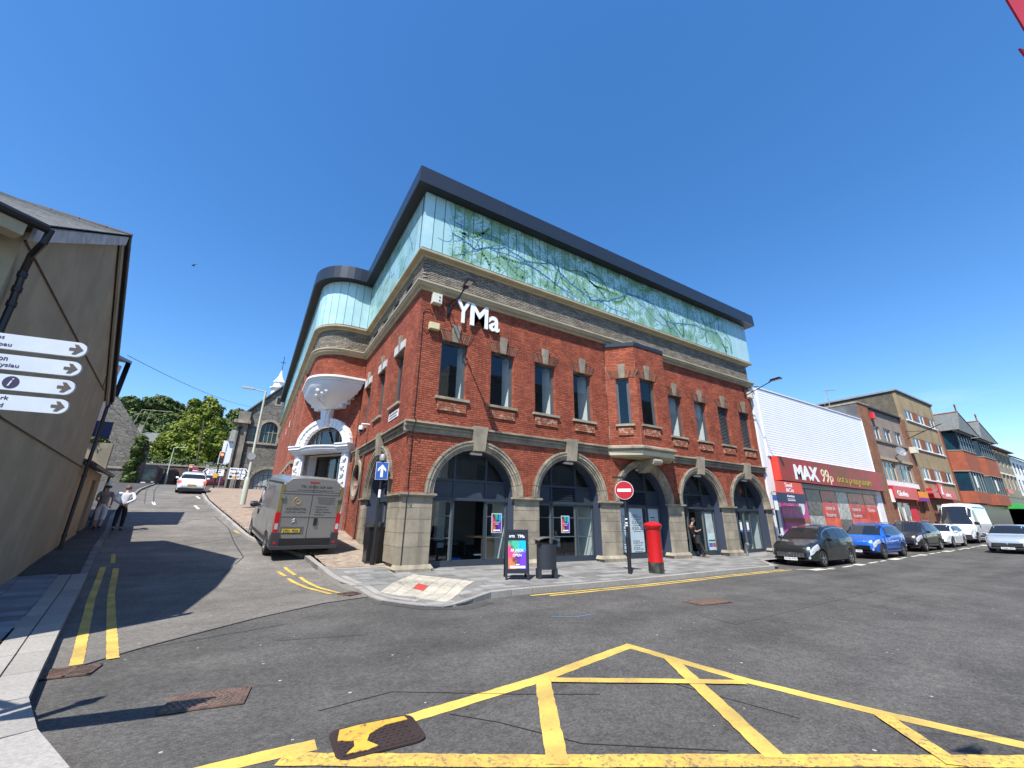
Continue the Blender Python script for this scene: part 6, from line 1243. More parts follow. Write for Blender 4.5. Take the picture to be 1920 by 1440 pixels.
bb('sill', M['stone'], CH, FP, -5.6, -2.4, 0, .15, 9.35, 9.58); bb('mid_column', mat('pier_stone', 0), CH, FP, -4.55, -4.32, -.2, .05, 9.6, 11.3); mb = MB(); mb.tube([FP.p(-6.35, .45, 10.9), FP.p(-6.35, .45, 4)], .07, 8); mb.lathe([(.1, 0), (.25, .2), (.25, .35)], FP.p(-6.35, .45, 10.8), 10); mb.build('downpipe', M['black'], CH)
bb('slit_window', M['black'], CH, FP, -3.25, -2.85, .0, .03, 14.3, 15.1); bb('slit_surround', M['stone'], CH, FP, -3.4, -2.7, -.01, .02, 14.1, 15.25)
mb = MB(); mb.lathe([(.75, 15.6), (.7, 16.6), (.95, 16.65), (.95, 16.8), (.62, 16.9), (.58, 17.4), (.72, 17.5), (.5, 17.8), (.25, 18.3), (.1, 18.9), (.05, 19.1)], (-3.35, 44, 0), 8); mb.build('cupola', M['white'], CH); mb = MB(); mb.tube([(-3.35, 44, 19), (-3.35, 44, 21)], .04, 6); mb.tube([(-3.65, 44, 20.2), (-3.05, 44, 20.2)], .04, 6); mb.build('finial', M['black'], CH)
mb = MB()
for k in range(9): mb.tube([(-5.6+k*.4, 37.5, 4.1), (-5.6+k*.4, 37.5, 5.9)], .03, 5)
mb.tube([(-5.7, 37.5, 5.6), (-2.3, 37.5, 5.6)], .03, 5); mb.tube([(-5.7, 37.5, 4.4), (-2.3, 37.5, 4.4)], .03, 5); tag(mb.build('iron_railing', M['black'], None, loc=(-5.6, 37.5, 4.1)), 'black iron railing in front of the chapel doorway', 'railing')
# retaining wall with coping across the end of the street
rw = thing('retaining_wall', 'long brown stone retaining wall with pale coping at the top of the street', 'wall', (-16, 66, 5)); FR66 = Fr((0, 66, 0), (1, 0, 0), (0, -1, 0)); bb('wall', rubble('brown_rubble', (.13, .09, .07), (.09, .065, .055), (.05, .04, .035), 1.6), rw, FR66, -40, 2, -.5, 0, 3, 8.5); bb('coping', M['stone'], rw, FR66, -40, 2, -.55, .1, 8.5, 8.75)
# houses above the wall
TH = thing('terraced_house', 'dark stone terraced house with slate roof, chimney and white bay windows above the wall', 'building', (-22, 92, 10)); FH = Fr((0, 92, 0), (1, 0, 0), (0, -1, 0))
bb('wall', mat('brown_stone', (.13, .09, .07), (.2, .15, .12), sc=2), TH, FH, -25.2, -15.5, -6, 0, 8, 15.2); mb = MB(); mb.hexa([FH.p(u, d, z) for u in (-25.6, -15.2) for d, z in ((.4, 14.6), (-3, 17.2)) for z in (z, z+.15)]); mb.build('roof', slate, TH); bb('chimney', M['stone'], TH, FH, -25.6, -24.5, -3.5, -2.4, 15, 18.6); bb('white_band', M['white'], TH, FH, -24, -17, 0, .9, 12.2, 12.4)
for u in (-23.6, -21.2, -18.8):
    pwin(FH, u, u+1.6, 12.5, 14.3, TH, cols=2, rec=-.3, bar=.16); pwin(FH, u, u+1.6, 10.2, 12.0, TH, cols=2, rec=-.9, bar=.16)
mb = MB(); mb.prism(Fr((0, 92, 0), (1, 0, 0), (0, -1, 0)), [(-21, 14.9), (-17.6, 14.9), (-19.3, 17.0)], .35, .45); mb.build('dormer_gable', M['white'], TH)
W2 = thing('white_house', 'small white house half hidden behind the bright green tree', 'building', (-13, 90, 9)); F9 = Fr((0, 90, 0), (1, 0, 0), (0, -1, 0)); bb('wall', M['white'], W2, F9, -14.5, -9, -5, 0, 8, 12.4)
mb = MB(); mb.hexa([F9.p(u, d, z) for u in (-14.8, -8.7) for d, z in ((.4, 12.2), (-3, 14.5)) for z in (z, z+.15)]); mb.build('roof', slate, W2)
for u in (-13.6, -11.4): pwin(F9, u, u+1.2, 9.6, 11.2, W2, rec=-.1)
W3 = thing('white_cottage', 'white cottage gable with slate roof just left of the chapel pier', 'building', (-9, 75, 9)); F7 = Fr((0, 75, 0), (1, 0, 0), (0, -1, 0)); bb('wall', M['white'], W3, F7, -9.6, -4, -5, 0, 8, 14.2)
mb = MB(); mb.hexa([F7.p(u, d, z) for u in (-9.0, -3) for d, z in ((.4, 14), (-3, 16.6)) for z in (z, z+.15)]); mb.build('roof', slate, W3)
# hillside
mb = MB(); xs_ = np.linspace(-170, 60, 47); ys_ = np.linspace(97, 320, 30)
grid_mesh(mb, list(xs_), list(ys_), lambda x, y: 8+22*min(1, max(0, (y-100)/75))*(1-.0*x)+2*math.sin(x*.07)); struct('hillside', mb, mat('hill_grass', (.045, .075, .02), (.03, .05, .015), sc=.2))
# ================================================================== TREES
lf = lambda n, a, b: mat(n, a, b, sc=.5, isl=.45, rough=.65, vary=.25, vs=.4, spec=.3)
def crown_mesh(name, m, blobs, nleaf, size, seed, parent=None, kind=None, droop=0):
    r_ = np.random.default_rng(seed); vs = []; P_ = []
    for (c, rad, wgt) in blobs:
        n = int(nleaf*wgt); d = r_.normal(size=(n, 3)); d /= np.linalg.norm(d, axis=1)[:, None]; rr = r_.uniform(.72, 1.05, n)**.8; lump = 1+.16*np.sin(d[:, 0]*7+seed)*np.cos(d[:, 1]*6+1)+.12*np.sin(d[:, 2]*9+d[:, 0]*5)
        p = np.array(c)+d*np.array(rad)*(rr*lump)[:, None]; P_.append(np.c_[p, d])
    P_ = np.concatenate(P_); n = len(P_); p = P_[:, :3]; d = P_[:, 3:]
    nrm = d+r_.normal(scale=.55, size=(n, 3)); nrm /= np.linalg.norm(nrm, axis=1)[:, None]; a = np.cross(nrm, r_.normal(size=(n, 3))); a /= np.linalg.norm(a, axis=1)[:, None]; b = np.cross(nrm, a)
    s_ = size*r_.uniform(.5, 1.3, n)[:, None]; q = np.stack([p-a*s_-b*s_*.6, p+a*s_-b*s_*.5, p+a*s_*.8+b*s_*.7, p-a*s_*.7+b*s_*.6], 1).reshape(-1, 3)
    me = bpy.data.meshes.new(name); me.vertices.add(4*n); me.vertices.foreach_set('co', (q-np.array(basepos(parent) if parent else (0, 0, 0))).ravel()); me.loops.add(4*n); me.loops.foreach_set('vertex_index', np.arange(4*n)); me.polygons.add(n); me.polygons.foreach_set('loop_start', np.arange(0, 4*n, 4)); me.update(calc_edges=True); me.materials.append(m)
    o = bpy.data.objects.new(name, me); COL.objects.link(o); o.parent = parent
    if kind: o['kind'] = kind
    return o
bark = mat('bark', (.09, .07, .05), rough=.95)
def tree(label, x, y, z0, blobs, m, nleaf, size, seed, tr=.35, grp=None):
    t = thing('broadleaf_tree', label, 'tree', (x, y, z0), group=grp); top = max(b[0][2] for b in blobs); mb = MB(); mb.tube([(x, y, z0-.3), (x+.1, y, z0+(top-z0)*.4), (x, y, top)], [tr, tr*.7, tr*.2], 8)
    for c, rad, w in blobs[:6]: mb.tube([(x, y, z0+(c[2]-z0)*.45), tuple((Vector((x, y, z0+(c[2]-z0)*.6))+Vector(c))/2), c], [tr*.5, tr*.3, tr*.08], 6)
    mb.build('trunk', bark, t); crown_mesh('crown', m, blobs, nleaf, size, seed, t); return t
lb_ = lf('bright_leaves', (.155, .19, .018), (.10, .14, .014)); ld = lf('dark_leaves', (.075, .108, .024), (.052, .08, .018)); lm = lf('mid_leaves', (.105, .135, .035), (.07, .10, .026))
r_ = random.Random(3)
bl = [((-13.3, 80, 19.3), (2.2, 2.2, 3.2), 1), ((-14.3, 80, 17.3), (3.0, 2.6, 2.8), 1.2), ((-12.3, 80, 16), (2.4, 2.6, 3.5), 1.1), ((-15.6, 79.4, 15.0), (3.0, 2.4, 2.4), 1.2), ((-13, 79, 13.6), (3.2, 2.6, 2.6), 1.2), ((-17.3, 79.2, 13.2), (2.4, 2.2, 2.0), 1), ((-11.6, 80, 13.2), (1.9, 2.2, 2.4), .9), ((-15, 78.5, 11.9), (3.4, 2.4, 1.6), 1), ((-18.3, 79, 11.8), (1.6, 1.6, 1.3), .5)]
bl += [((c[0]+r_.uniform(-1, 1)*rd[0], c[1]-1.5, c[2]+r_.uniform(-.8, .8)*rd[2]), (.9, .9, .6), .22) for c, rd, w in bl for _ in range(5)]
tree('tall bright green pointed tree standing in front of the wooded hill', -13.8, 80, 8, bl, lb_, 2600, .24, 5)
for k, (x, w, zt, seed, m) in enumerate(((-40, 7, 35, 1, ld), (-33, 8, 37.2, 2, ld), (-26, 6, 36.8, 3, lm), (-19.5, 6, 34.5, 4, ld), (-12, 7, 36.5, 6, lm), (-4.5, 7, 36.8, 7, lm), (-48, 8, 33, 8, lm))):
    y = 148+(k % 3)*5; bl = []
    for i in range(7): bl.append(((x+r_.uniform(-w*.7, w*.7), y+r_.uniform(-2, 2), zt-2.6-r_.uniform(0, 9)), (w*.5, w*.45, 2.8), 1))
    bl.append(((x, y, zt-2.6), (w*.45, w*.45, 2.4), 1))
    tree(['dark tree with a thin dead looking top on the left of the hill skyline', 'tall domed dark tree at the highest point of the wooded hill', 'olive green tree right of the domed skyline tree', 'dark green tree on the skyline just left of the bright pointed tree', 'mid green tree on the skyline right of the bright pointed tree', 'leafy skyline tree beside the chapel roof', 'mid green tree at the far left of the hill above the stone gable'][k], x, y, 27, bl, m, 1500, .42, seed)
bl = []
for i in range(95):
    x = r_.uniform(-60, 14); y = r_.uniform(108, 146); bl.append(((x, y, 12+22*(y-100)/75+r_.uniform(0, 4)), (r_.uniform(2.5, 4.5), 3, r_.uniform(2, 3.2)), 1))
wd = crown_mesh('woodland', ld, bl, 520, .42, 77, None); tag(wd, 'dense dark green wood covering the hillside', 'woodland', kind='stuff')
bl = [((-18.5+i*.0+r_.uniform(-2, 2), 106+r_.uniform(-2, 2), 17+r_.uniform(-1, 2)), (2, 2, 1.6), 1) for i in range(4)]
tree('small light green tree behind the terraced house roof', -19, 106, 12, bl, lb_, 900, .22, 9, .2)
iv = [((-14.75+r_.uniform(-.3, .3)-i*.0, 43.6+r_.uniform(-.3, .6), 4.8+i*.35), (.45, .6, .5), 1) for i in range(13)]; t = thing('ivy', 'dark green ivy growing up beside the dark stone hall', 'plant', (-15, 45, 4.6)); crown_mesh('foliage', ld, iv, 500, .15, 12, t)
iv = [(FW.p(14.8+r_.uniform(-.1, .1), -.4+r_.uniform(-.35, .35), 4.33+r_.uniform(0, .1)), (.3, .3, .12), 1) for i in range(5)]; t = thing('planter_plants', 'small green plants growing in the planter by the white house', 'plant', FW.p(15.2, .4, 4.1)); crown_mesh('foliage', ld, iv, 120, .05, 14, t)
bl = [((-30+i*2.1, 69+r_.uniform(-.3, .6), 8.9+r_.uniform(-.2, .5)), (1.5, 1, .8), 1) for i in range(13)]; hd_ = crown_mesh('hedge', lm, bl, 380, .13, 15, None); tag(hd_, 'uneven green hedge and shrubs along the top of the retaining wall', 'hedge', kind='stuff')
# ================================================================== STREET FURNITURE
def disc(F, u, z, r, d0, d1, n=28): mb = MB(); mb.prism(F, [(u+r*math.cos(2*PI*k/n), z+r*math.sin(2*PI*k/n)) for k in range(n)], d0, d1); return mb
# pillar box
px_, py_ = 7.55, -3.15; pz0 = pz(px_, py_); t = thing('pillar_box', 'red cylindrical post box with black base on the pavement', 'post box', (px_, py_, pz0)); rd_ = mat('post_box_red', (.50, .010, .014), rough=.32, vary=.05, bump=.05, bs=30)
mb = MB(); mb.lathe([(.245, 0), (.245, .33), (.235, .335)], (px_, py_, pz0), 32); mb.build('base', mat('worn_black_base', (.02, .02, .018), (.07, .07, .05), sc=4, rough=.6), t, smooth=True)
mb = MB(); mb.lathe([(.235, .335), (.235, 1.30), (.24, 1.33), (.265, 1.36), (.285, 1.40), (.29, 1.42), (.30, 1.44), (.30, 1.47), (.27, 1.50), (.2, 1.54), (.1, 1.565), (.02, 1.57)], (px_, py_, pz0), 32); mb.lathe([(.03, 1.56), (.025, 1.59), (.01, 1.6)], (px_, py_, pz0), 10); mb.build('body', rd_, t, smooth=True)
mb = MB(); mb.lathe([(.247, .33), (.25, .34), (.247, .352)], (px_, py_, pz0), 32); mb.build('rim', rd_, t)
# no entry sign on its post
def rdisc_sign(t, F, u, z, r, d): disc(F, u, z, r, d, d+.012).build('plate', M['white'], t); o = disc(F, u, z, r*.955, d+.012, d+.015); o.build('red_face', mat('sign_red', (.40, .008, .014), rough=.35), t); mb = MB(); mb.box(F, u-r*.72, u+r*.72, d+.015, d+.018, z-r*.16, z+r*.16); mb.build('white_bar', WL_, t)
cx, cy = 6.55, -2.95; cz0 = pz(cx, cy); vd = Vector((-4.07-cx, -13.02-cy, 0)).normalized(); F0 = Fr((cx, cy, cz0), (-vd.y*-1*-1, vd.x*-1*-1*-1, 0), vd); F0 = Fr((cx, cy, cz0), Vector((-vd.y, vd.x, 0)), Vector((vd.x, vd.y, 0)))
t = thing('no_entry_sign', 'round no entry sign on a black post beside the red post box', 'road sign', (cx, cy, cz0)); mb = MB(); mb.lathe([(.062, 0), (.062, 1.05), (.06, 1.08), (.04, 1.12), (.04, 2.85)], (cx, cy, cz0), 14); mb.build('post', M['black'], t, smooth=True)
rdisc_sign(t, F0, 0, 2.55, .30, .05); mb = MB(); mb.box(F0, -.03, .03, -.05, .05, 2.80, 2.98); mb.box(F0, -.36, .02, -.05, .10, 2.94, 3.0); mb.build('sign_light', M['black'], t)
for z in (1.62, 1.5, 1.42): mb = MB(); mb.lathe([(.0425, z), (.0425, z+.04)], (cx, cy, cz0), 12); mb.build('sticker', WL_, t)
# one way sign + bin at the corner
cx, cy = -.42, 1.25; cz0 = pz(cx, cy); F1 = Fr((cx, cy, cz0), (.93, -.30, 0), (-.30, -.93, 0)); t = thing('one_way_sign', 'blue one way arrow sign on a black post at the stone corner pier', 'road sign', (cx, cy, cz0))
mb = MB(); mb.lathe([(.07, 0), (.07, 1.15), (.066, 1.2), (.042, 1.26), (.042, 3.35)], (cx, cy, cz0), 14); mb.build('post', M['black'], t, smooth=True)
mb = MB(); mb.box(F1, -.2, .2, .045, .06, 2.62, 3.2); mb.build('plate', WL_, t); mb = MB(); mb.box(F1, -.19, .19, .06, .063, 2.63, 3.19); mb.build('blue_face', mat('sign_blue', (.02, .09, .36), rough=.35), t); mb = MB(); mb.prism(F1, [(-.04, 2.7), (.04, 2.7), (.04, 2.98), (.13, 2.88), (.13, 2.97), (0, 3.12), (-.13, 2.97), (-.13, 2.88), (-.04, 2.98)], .063, .066); mb.build('arrow', WL_, t)
mb = MB(); mb.lathe([(.1, 3.25), (.12, 3.35), (.08, 3.45), (.02, 3.48)], (cx-.02, cy, cz0), 14); mb.build('lamp_cap', M['steel'], t, smooth=True); mb = MB(); mb.lathe([(.044, 2.05), (.044, 2.3)], (cx, cy, cz0), 12); mb.build('label', WL_, t)
bx, by = -.32, 1.75; bz = pz(bx, by)-.02; t = thing('litter_bin', 'square black litter bin tucked behind the one way sign post', 'litter bin', (bx, by, bz)); mb = MB(); mb.hexa([(bx+sx*w, by+sy*w, z) for z, w in ((bz+.05, .24), (bz+1.1, .27)) for sy in (-1, 1) for sx in (-1, 1)]); mb.build('body', M['black'], t); mb = MB(); mb.hexa([(bx+sx*w, by+sy*w, z) for z, w in ((bz+1.1, .31), (bz+1.24, .27)) for sy in (-1, 1) for sx in (-1, 1)]); mb.box(ID, bx-.27, bx+.27, by-.27, by+.27, bz, bz+.06); mb.build('lid', M['blackmatt'], t)
# curved top litter bin
bx, by = 3.45, -2.75; bz = pz(bx, by); Fb = Fr((bx, by, bz), (.96, -.28, 0), (-.28, -.96, 0)); t = thing('litter_bin', 'dark metal litter bin with domed grey lid standing on two legs by the sign board', 'litter bin', (bx, by, bz)); bm_ = mat('blue_black_metal', (.022, .026, .034), rough=.5)
def elbow(r1, r2, z0, z1, n=20): return [(r1*math.cos(2*PI*k/n), r2*math.sin(2*PI*k/n)) for k in range(n)]
pts = elbow(.29, .2, 0, 0); n = len(pts); mb = MB(); mb.add([Fb.p(u, d, .24) for u, d in pts]+[Fb.p(u, d, .90) for u, d in pts], [tuple(range(n)), tuple(range(n, 2*n))]+[(i, (i+1) % n, (i+1) % n+n, i+n) for i in range(n)]); mb.build('body', bm_, t, smooth=True)
mb = MB(); mb.box(Fb, -.29, -.19, -.12, .12, 0, .26); mb.box(Fb, .19, .29, -.12, .12, 0, .26); mb.build('leg', bm_, t); mb = MB(); mb.box(Fb, -.29, -.25, -.15, .15, .9, 1.0); mb.box(Fb, .25, .29, -.15, .15, .9, 1.0); mb.build('lid_support', bm_, t)
mb = MB(); vs = []; m_ = 10
for i in range(m_+1):
    u = -.31+.62*i/m_; z = 1.0+.075*(1-(u/.31)**2)+.0; vs += [Fb.p(u, d, z+e) for d in (-.22, .22) for e in (0, .02)]
mb.v = vs; mb.f = [(4*i+a, 4*i+b, 4*i+4+b, 4*i+4+a) for i in range(m_) for a, b in ((0, 1), (1, 3), (3, 2), (2, 0))]+[(0, 1, 3, 2), (4*m_, 4*m_+1, 4*m_+3, 4*m_+2)]; mb.build('lid', mat('worn_lid', (.11, .105, .10), (.16, .14, .12), sc=4, rough=.5), t)
# A-board
ax_, ay_ = 2.62, -2.45; az_ = pz(ax_, ay_); Fa = Fr((ax_, ay_, az_), (.90, -.436, 0), (-.436, -.90, 0)); t = thing('sandwich_board', 'black sandwich board reading AR AGOR OPEN on a colourful splash poster', 'sign board', (ax_, ay_, az_))
def tilt(F, z0, d0, z1, d1): k = (d1-d0)/(z1-z0); return lambda u, d, z: F.p(u, d0+(z-z0)*k+d, z)
for s_, nm in ((1, 'front_panel'), (-1, 'back_panel')):
    tp = tilt(Fa, 0, .30*s_, 1.28, .03*s_); mb = MB()
    for a, b, c, d_ in ((-.33, -.27, 0, 1.28), (.27, .33, 0, 1.28), (-.27, .27, .16, .24), (-.27, .27, 1.2, 1.28)): mb.hexa([tp(u, d, z) for z in (c, d_) for d in (-.02, .02) for u in (a, b)])
    mb.hexa([tp(u, d, z) for z in (.24, 1.2) for d in (-.012, .008) for u in (-.27, .27)]); fp_ = mb.build(nm, M['black'], t)
    if s_ == 1:
        mb = MB(); mb.hexa([tp(u, d, z) for z in (.27, .99) for d in (.008, .012) for u in (-.25, .25)]); mb.build('print', SPL, fp_)
        Ft = Fr(tp(0, .012, 0), Fa.U, Fa.N); sh_ = (.03-.30)/1.28
        for s2, a, b, c, d_ in (('AR AGOR', -.18, .18, .70, .775), ('OPEN', -.12, .12, .58, .65), ('arts', -.22, -.06, 1.07, 1.14), ('YMa', .02, .22, 1.06, 1.15)):
            o = text(s2, Ft, a, b, c, d_, 0, .004, WL_, fp_, bold=.006)
            for v in o.data.vertices: v.co += Fa.N*((v.co.z+az_-az_)*sh_) 
        mb = MB(); mb.hexa([tp(u, d, z) for z in (.685, .69) for d in (.012, .014) for u in (-.1, .1)]); mb.hexa([tp(u, d, z) for z in (.29, .345) for d in (.012, .014) for u in (-.2, .22)]); mb.hexa([tp(u, d, z) for z in (.37, .39) for d in (.012, .014) for u in (-.04, .06)]); mb.build('white_strips', WL_, fp_)
mb = MB(); mb.tube([Fa.p(-.3, -.2, .9), Fa.p(-.3, .12, .9)], .008, 5); mb.tube([Fa.p(.33, -.14, .92), Fa.p(.33, .14, .92)], .012, 5); mb.build('hinge_strap', M['steel'], t)
# small bollard pipe, parking signs at the end
t = thing('steel_bollard', 'short leaning grey steel bollard by the pier between the last two arches', 'bollard', (17.55, -.45, -.1)); mb = MB(); mb.tube([(17.6, -.4, -.2), (17.5, -.42, .45), (17.46, -.5, .52), (17.4, -.6, .53)], .06, 10); mb.build('post', M['steel'], t, smooth=True)
t = thing('parking_sign', 'small blue and white parking plate on a black post at the right end', 'road sign', (20.6, -.6, -.1)); mb = MB(); mb.tube([(20.6, -.6, -.2), (20.6, -.6, 2.9)], .05, 8); mb.build('post', M['black'], t); Fq = Fr((20.6, -.65, 0), (1, 0, 0), (-.5, -.86, 0)); mb = MB(); mb.box(Fq, -.2, .2, .04, .05, 2.2, 3.0); mb.build('plate', WL_, t); mb = MB(); mb.box(Fq, -.2, .2, .05, .053, 2.7, 3.0); mb.build('blue_top', mat('sign_blue', 0), t)
mb = MB(); mb.box(Fq, -.18, .22, .05, .06, .62, .98); mb.build('lower_plate', WL_, t); text('P', Fq, -.12, .08, .66, .94, .061, .003, mat('sign_blue', 0), t, bold=.02)
t = thing('parking_sign', 'pale parking plate on a grey post in front of the brown brick pier', 'road sign', (37.9, -1.2, .3)); mb = MB(); mb.tube([(37.9, -1.2, .1), (37.9, -1.2, 2.9)], .045, 8); mb.build('post', M['steel'], t); mb = MB(); mb.box(Fr((37.9, -1.25, 0), (1, 0, 0), (0, -1, 0)), -.5, .5, .03, .05, 2.1, 2.9); mb.build('plate', M['steel'], t)
# finger post at the left edge
tip = Vector((-5.362, -8.667, 0)); bd_ = Vector((.985, -.17, 0)).normalized(); FB = Fr((tip.x, tip.y, 0), bd_, (bd_.y, -bd_.x, 0))
fpz = G(-6.8, -8.5)+.12; FPT = thing('finger_post', 'black finger post with four white right pointing direction blades', 'signpost', FB.p(-1.35, -.05, fpz)); blu = mat('finger_white', (.54, .58, .62), (.46, .50, .54), sc=2, rough=.45, vary=.05); brn = mat('heritage_brown', (.085, .06, .045), rough=.5); inkp = mat('dark_purple_ink', (.03, .018, .06), rough=.5)
mb = MB(); mb.tube([FB.p(-1.35, -.07, fpz-.1), FB.p(-1.35, -.07, 3.35)], .055, 14); mb.lathe([(.07, 0), (.09, .04), (.06, .1), (.02, .14), (.05, .19), (.03, .24), (.005, .3)], FB.p(-1.35, -.07, 3.33), 14); mb.build('post', M['black'], FPT, smooth=True)
bz_ = [(2.718, 2.838), (2.562, 2.678), (2.410, 2.526), (2.262, 2.374)]; tu = [-.02, -.014, -.012, -.01]
words = [(('Shops', 'Siopau'), ), (('Bus Station', 'Gorsaf Bysiau'), ), (('i', ), ), (('Ynysangharad Park', 'Parc Ynysangharad'), )]
for k, ((z0, z1), u1) in enumerate(zip(bz_, tu)):
    r = (z1-z0)/2; zc = (z0+z1)/2; u1 = u1+.02; mb = MB(); mb.prism(FB, [(-1.28, z0)]+[(u1-r+r*math.cos(R(a)), zc+r*math.sin(R(a))) for a in range(-90, 91, 15)]+[(-1.28, z1)], 0, .02); b_ = mb.build('blade', blu, FPT)
    a0 = u1-r*1.75; mb = MB(); s_ = r*.85; mb.prism(FB, [(a0, zc-.22*s_), (a0+.75*s_, zc-.22*s_), (a0+.45*s_, zc-.78*s_), (a0+.9*s_, zc-.78*s_), (a0+1.65*s_, zc), (a0+.9*s_, zc+.78*s_), (a0+.45*s_, zc+.78*s_), (a0+.75*s_, zc+.22*s_), (a0, zc+.22*s_)], .02, .023); mb.build('arrow', brn, b_)
    if k == 2:
        disc(FB, -.353, zc, r*.8, .02, .022).build('disc', inkp, b_); text('i', FB, -.366, -.34, zc-r*.5, zc+r*.52, .0225, .002, blu, b_, bold=.0, shear=.25)
        text('Gwybodaeth', FB, -.68, -.46, zc-.022, zc+.025, .0205, .002, inkp, b_, bold=.01)
    else:
        l1, l2 = words[k][0]; ue1 = (-.485, -.42, 0, -.33)[k]; ue2 = (-.43, -.345, 0, -.345)[k]
        w1 = {0: .11, 1: .235, 3: .37}[k]; w2 = {0: .135, 1: .29, 3: .37}[k]
        text(l1, FB, ue1-w1, ue1, zc+.008, zc+.047, .0205, .002, inkp, b_, bold=.004); text(l2, FB, ue2-w2, ue2, zc-.047, zc-.008, .0205, .002, inkp, b_, bold=.004)
mb = MB(); 
for k in range(3):
    a = bd_.x; Fo = Fr(FB.p(-1.35, -.07, 0), (-.2-.3*k, .95, 0), (.95, .2, 0)); mb.box(Fo, .06, .85, -.01, .01, 2.0+.3*k, 2.14+.3*k)
mb.build('rear_blade', blu, FPT)
# red pennants at the top right corner
BN = thing('bunting', 'two red cloth pennants hanging from a line at the top right corner', 'bunting', (-1.0, -13.1, 4.2)); pr_ = mat('pennant_red', (.50, .02, .05), rough=.7)
PEN = [[(-1.128, -13.158, 4.258), (-.971, -13.170, 4.061), (-.80, -13.25, 4.30)], [(-.93, -13.13, 4.015), (-.84, -13.15, 3.86), (-.70, -13.2, 4.05)]]
for a, b, c in PEN:
    n_ = (Vector(b)-Vector(a)).cross(Vector(c)-Vector(a)).normalized()*.008; mb = MB(); q = [Vector(a), Vector(b), Vector(c)]; mb.add(q+[p+n_ for p in q], [(0, 1, 2), (3, 5, 4), (0, 1, 4, 3), (1, 2, 5, 4), (2, 0, 3, 5)]); mb.build('pennant', pr_, BN)
mb = MB(); mb.tube([(-1.3, -12.9, 4.62), (-.75, -13.25, 4.45), (.2, -13.8, 4.5)], .006, 5); mb.build('line', M['black'], BN)
# ---- far left street things
def tl(x, y, z, h, s_, label):
    t = thing('traffic_light', label, 'traffic light', (x, y, z)); mb = MB(); mb.tube([(x, y, z-.1), (x, y, z+h)], .06, 8); mb.build('post', M['black'], t); F = Fr((x, y, z), (1, 0, 0), (-.12, -.99, 0))
    mb = MB(); mb.box(F, -.22+.1, .22+.1, .05, .07, h-1.15, h+.0); mb.build('white_border', WL_, t); mb = MB(); mb.box(F, -.17+.1, .17+.1, .0, .12, h-1.1, h-.05); mb.build('black_head', M['black'], t)
    disc(F, .1, h-.28, .13, .12, .14, 14).build('red_lamp', mat('red_signal', (1, .08, .03), emit=4), t); disc(F, .1, h-.58, .1, .12, .135, 12).build('amber_lamp', mat('off_lamp', (.05, .03, .01)), t); disc(F, .1, h-.88, .1, .12, .135, 12).build('green_lamp', mat('off_lamp', 0), t); return t, F
t_, F_ = tl(-7.05, 34.8, 3.95, 3.4, 1, 'traffic light showing red on a black post near the chapel pier'); mb = MB(); mb.box(F_, -.2, .12, .07, .25, .95, 1.35); mb.build('push_button_box', mat('signal_yellow', (.75, .42, .02)), t_)
tl(-10.95, 52, 5.1, 2.5, 1, 'further traffic light showing red behind the white hatchback')
def nes(x, y, z, h, r, label): 
    t = thing('no_entry_sign', label, 'road sign', (x, y, z)); mb = MB(); mb.tube([(x, y, z), (x, y, z+h+r)], .045, 8); mb.build('post', M['steel'], t); rdisc_sign(t, Fr((x, y, z), (1, 0, 0), (-.1, -1, 0)), 0, h, r, .05)
nes(-10.35, 56, 5.35, 1.35, .42, 'nearer of two round no entry signs above the white hatchback'); nes(-11.0, 58, 5.4, 1.95, .38, 'smaller no entry sign just behind its neighbour above the white hatchback'); nes(-18.05, 56, 5.0, 1.8, .38, 'round no entry sign on a grey post in front of the dark stone hall')
def dsign(x, y, z, z0, z1, w, left, lines, label):
    t = thing('direction_sign', label, 'road sign', (x, y, z)); F = Fr((x, y, z), (1, 0, 0), (0, -1, 0)); e = (z1-z0)*.35; pts = [(-w/2+e, z0), (w/2, z0), (w/2, z1), (-w/2+e, z1), (-w/2, (z0+z1)/2)] if left else [(-w/2, z0), (w/2-e, z0), (w/2, (z0+z1)/2), (w/2-e, z1), (-w/2, z1)]
    mb = MB(); mb.prism(F, pts, 0, .03); mb.build('plate', WL_, t); k = .9
    mb = MB(); c = (z0+z1)/2; h_ = (z1-z0)*.4; s_ = -1 if left else 1; u0 = s_*(w/2-.08); mb.prism(F, [(u0, c), (u0-s_*e*.9, c+h_), (u0-s_*e*.9-s_*.12, c+h_), (u0-s_*.14, c), (u0-s_*e*.9-s_*.12, c-h_), (u0-s_*e*.9, c-h_)], .03, .04); mb.build('chevron', M['black'], t)
    for i, s2 in enumerate(lines): zz = z1-(z1-z0)*(i+.85)/(len(lines)+.25); a = -w/2+(.5 if left else .1); text(s2, F, a, a+min(w-.75, .11*len(s2)), zz, zz+(z1-z0)*.2, .031, .01, M['black'], t, bold=.01)
    mb = MB(); mb.tube([F.p(-w*.3, -.03, -.1), F.p(-w*.3, -.03, z1-.1)], .04, 6); mb.tube([F.p(w*.38, -.03, -.1), F.p(w*.38, -.03, z1-.1)], .04, 6); mb.build('post', M['steel'], t); return t
dsign(-7.55, 38, 4.15, 1.2, 1.85, 1.75, True, ['Rhondda Valleys', 'Cwm Rhondda', '(A 4058)'], 'white left pointing direction sign behind the black traffic light post')
t = dsign(-5.4, 39.5, 4.2, 1.0, 2.15, 1.85, False, ['Merthyr Tydfil', 'Cardiff', 'Caerdydd'], 'white right pointing direction sign in front of the chapel'); Fd = Fr((-5.4, 39.5, 4.2), (1, 0, 0), (0, -1, 0)); bb('yellow_patch', mat('signal_yellow', 0), t, Fd, -.55, -.1, .031, .045, 1.1, 1.3); disc(Fd, -.72, 1.25, .13, .031, .05, 10).build('black_roundel', M['black'], t)
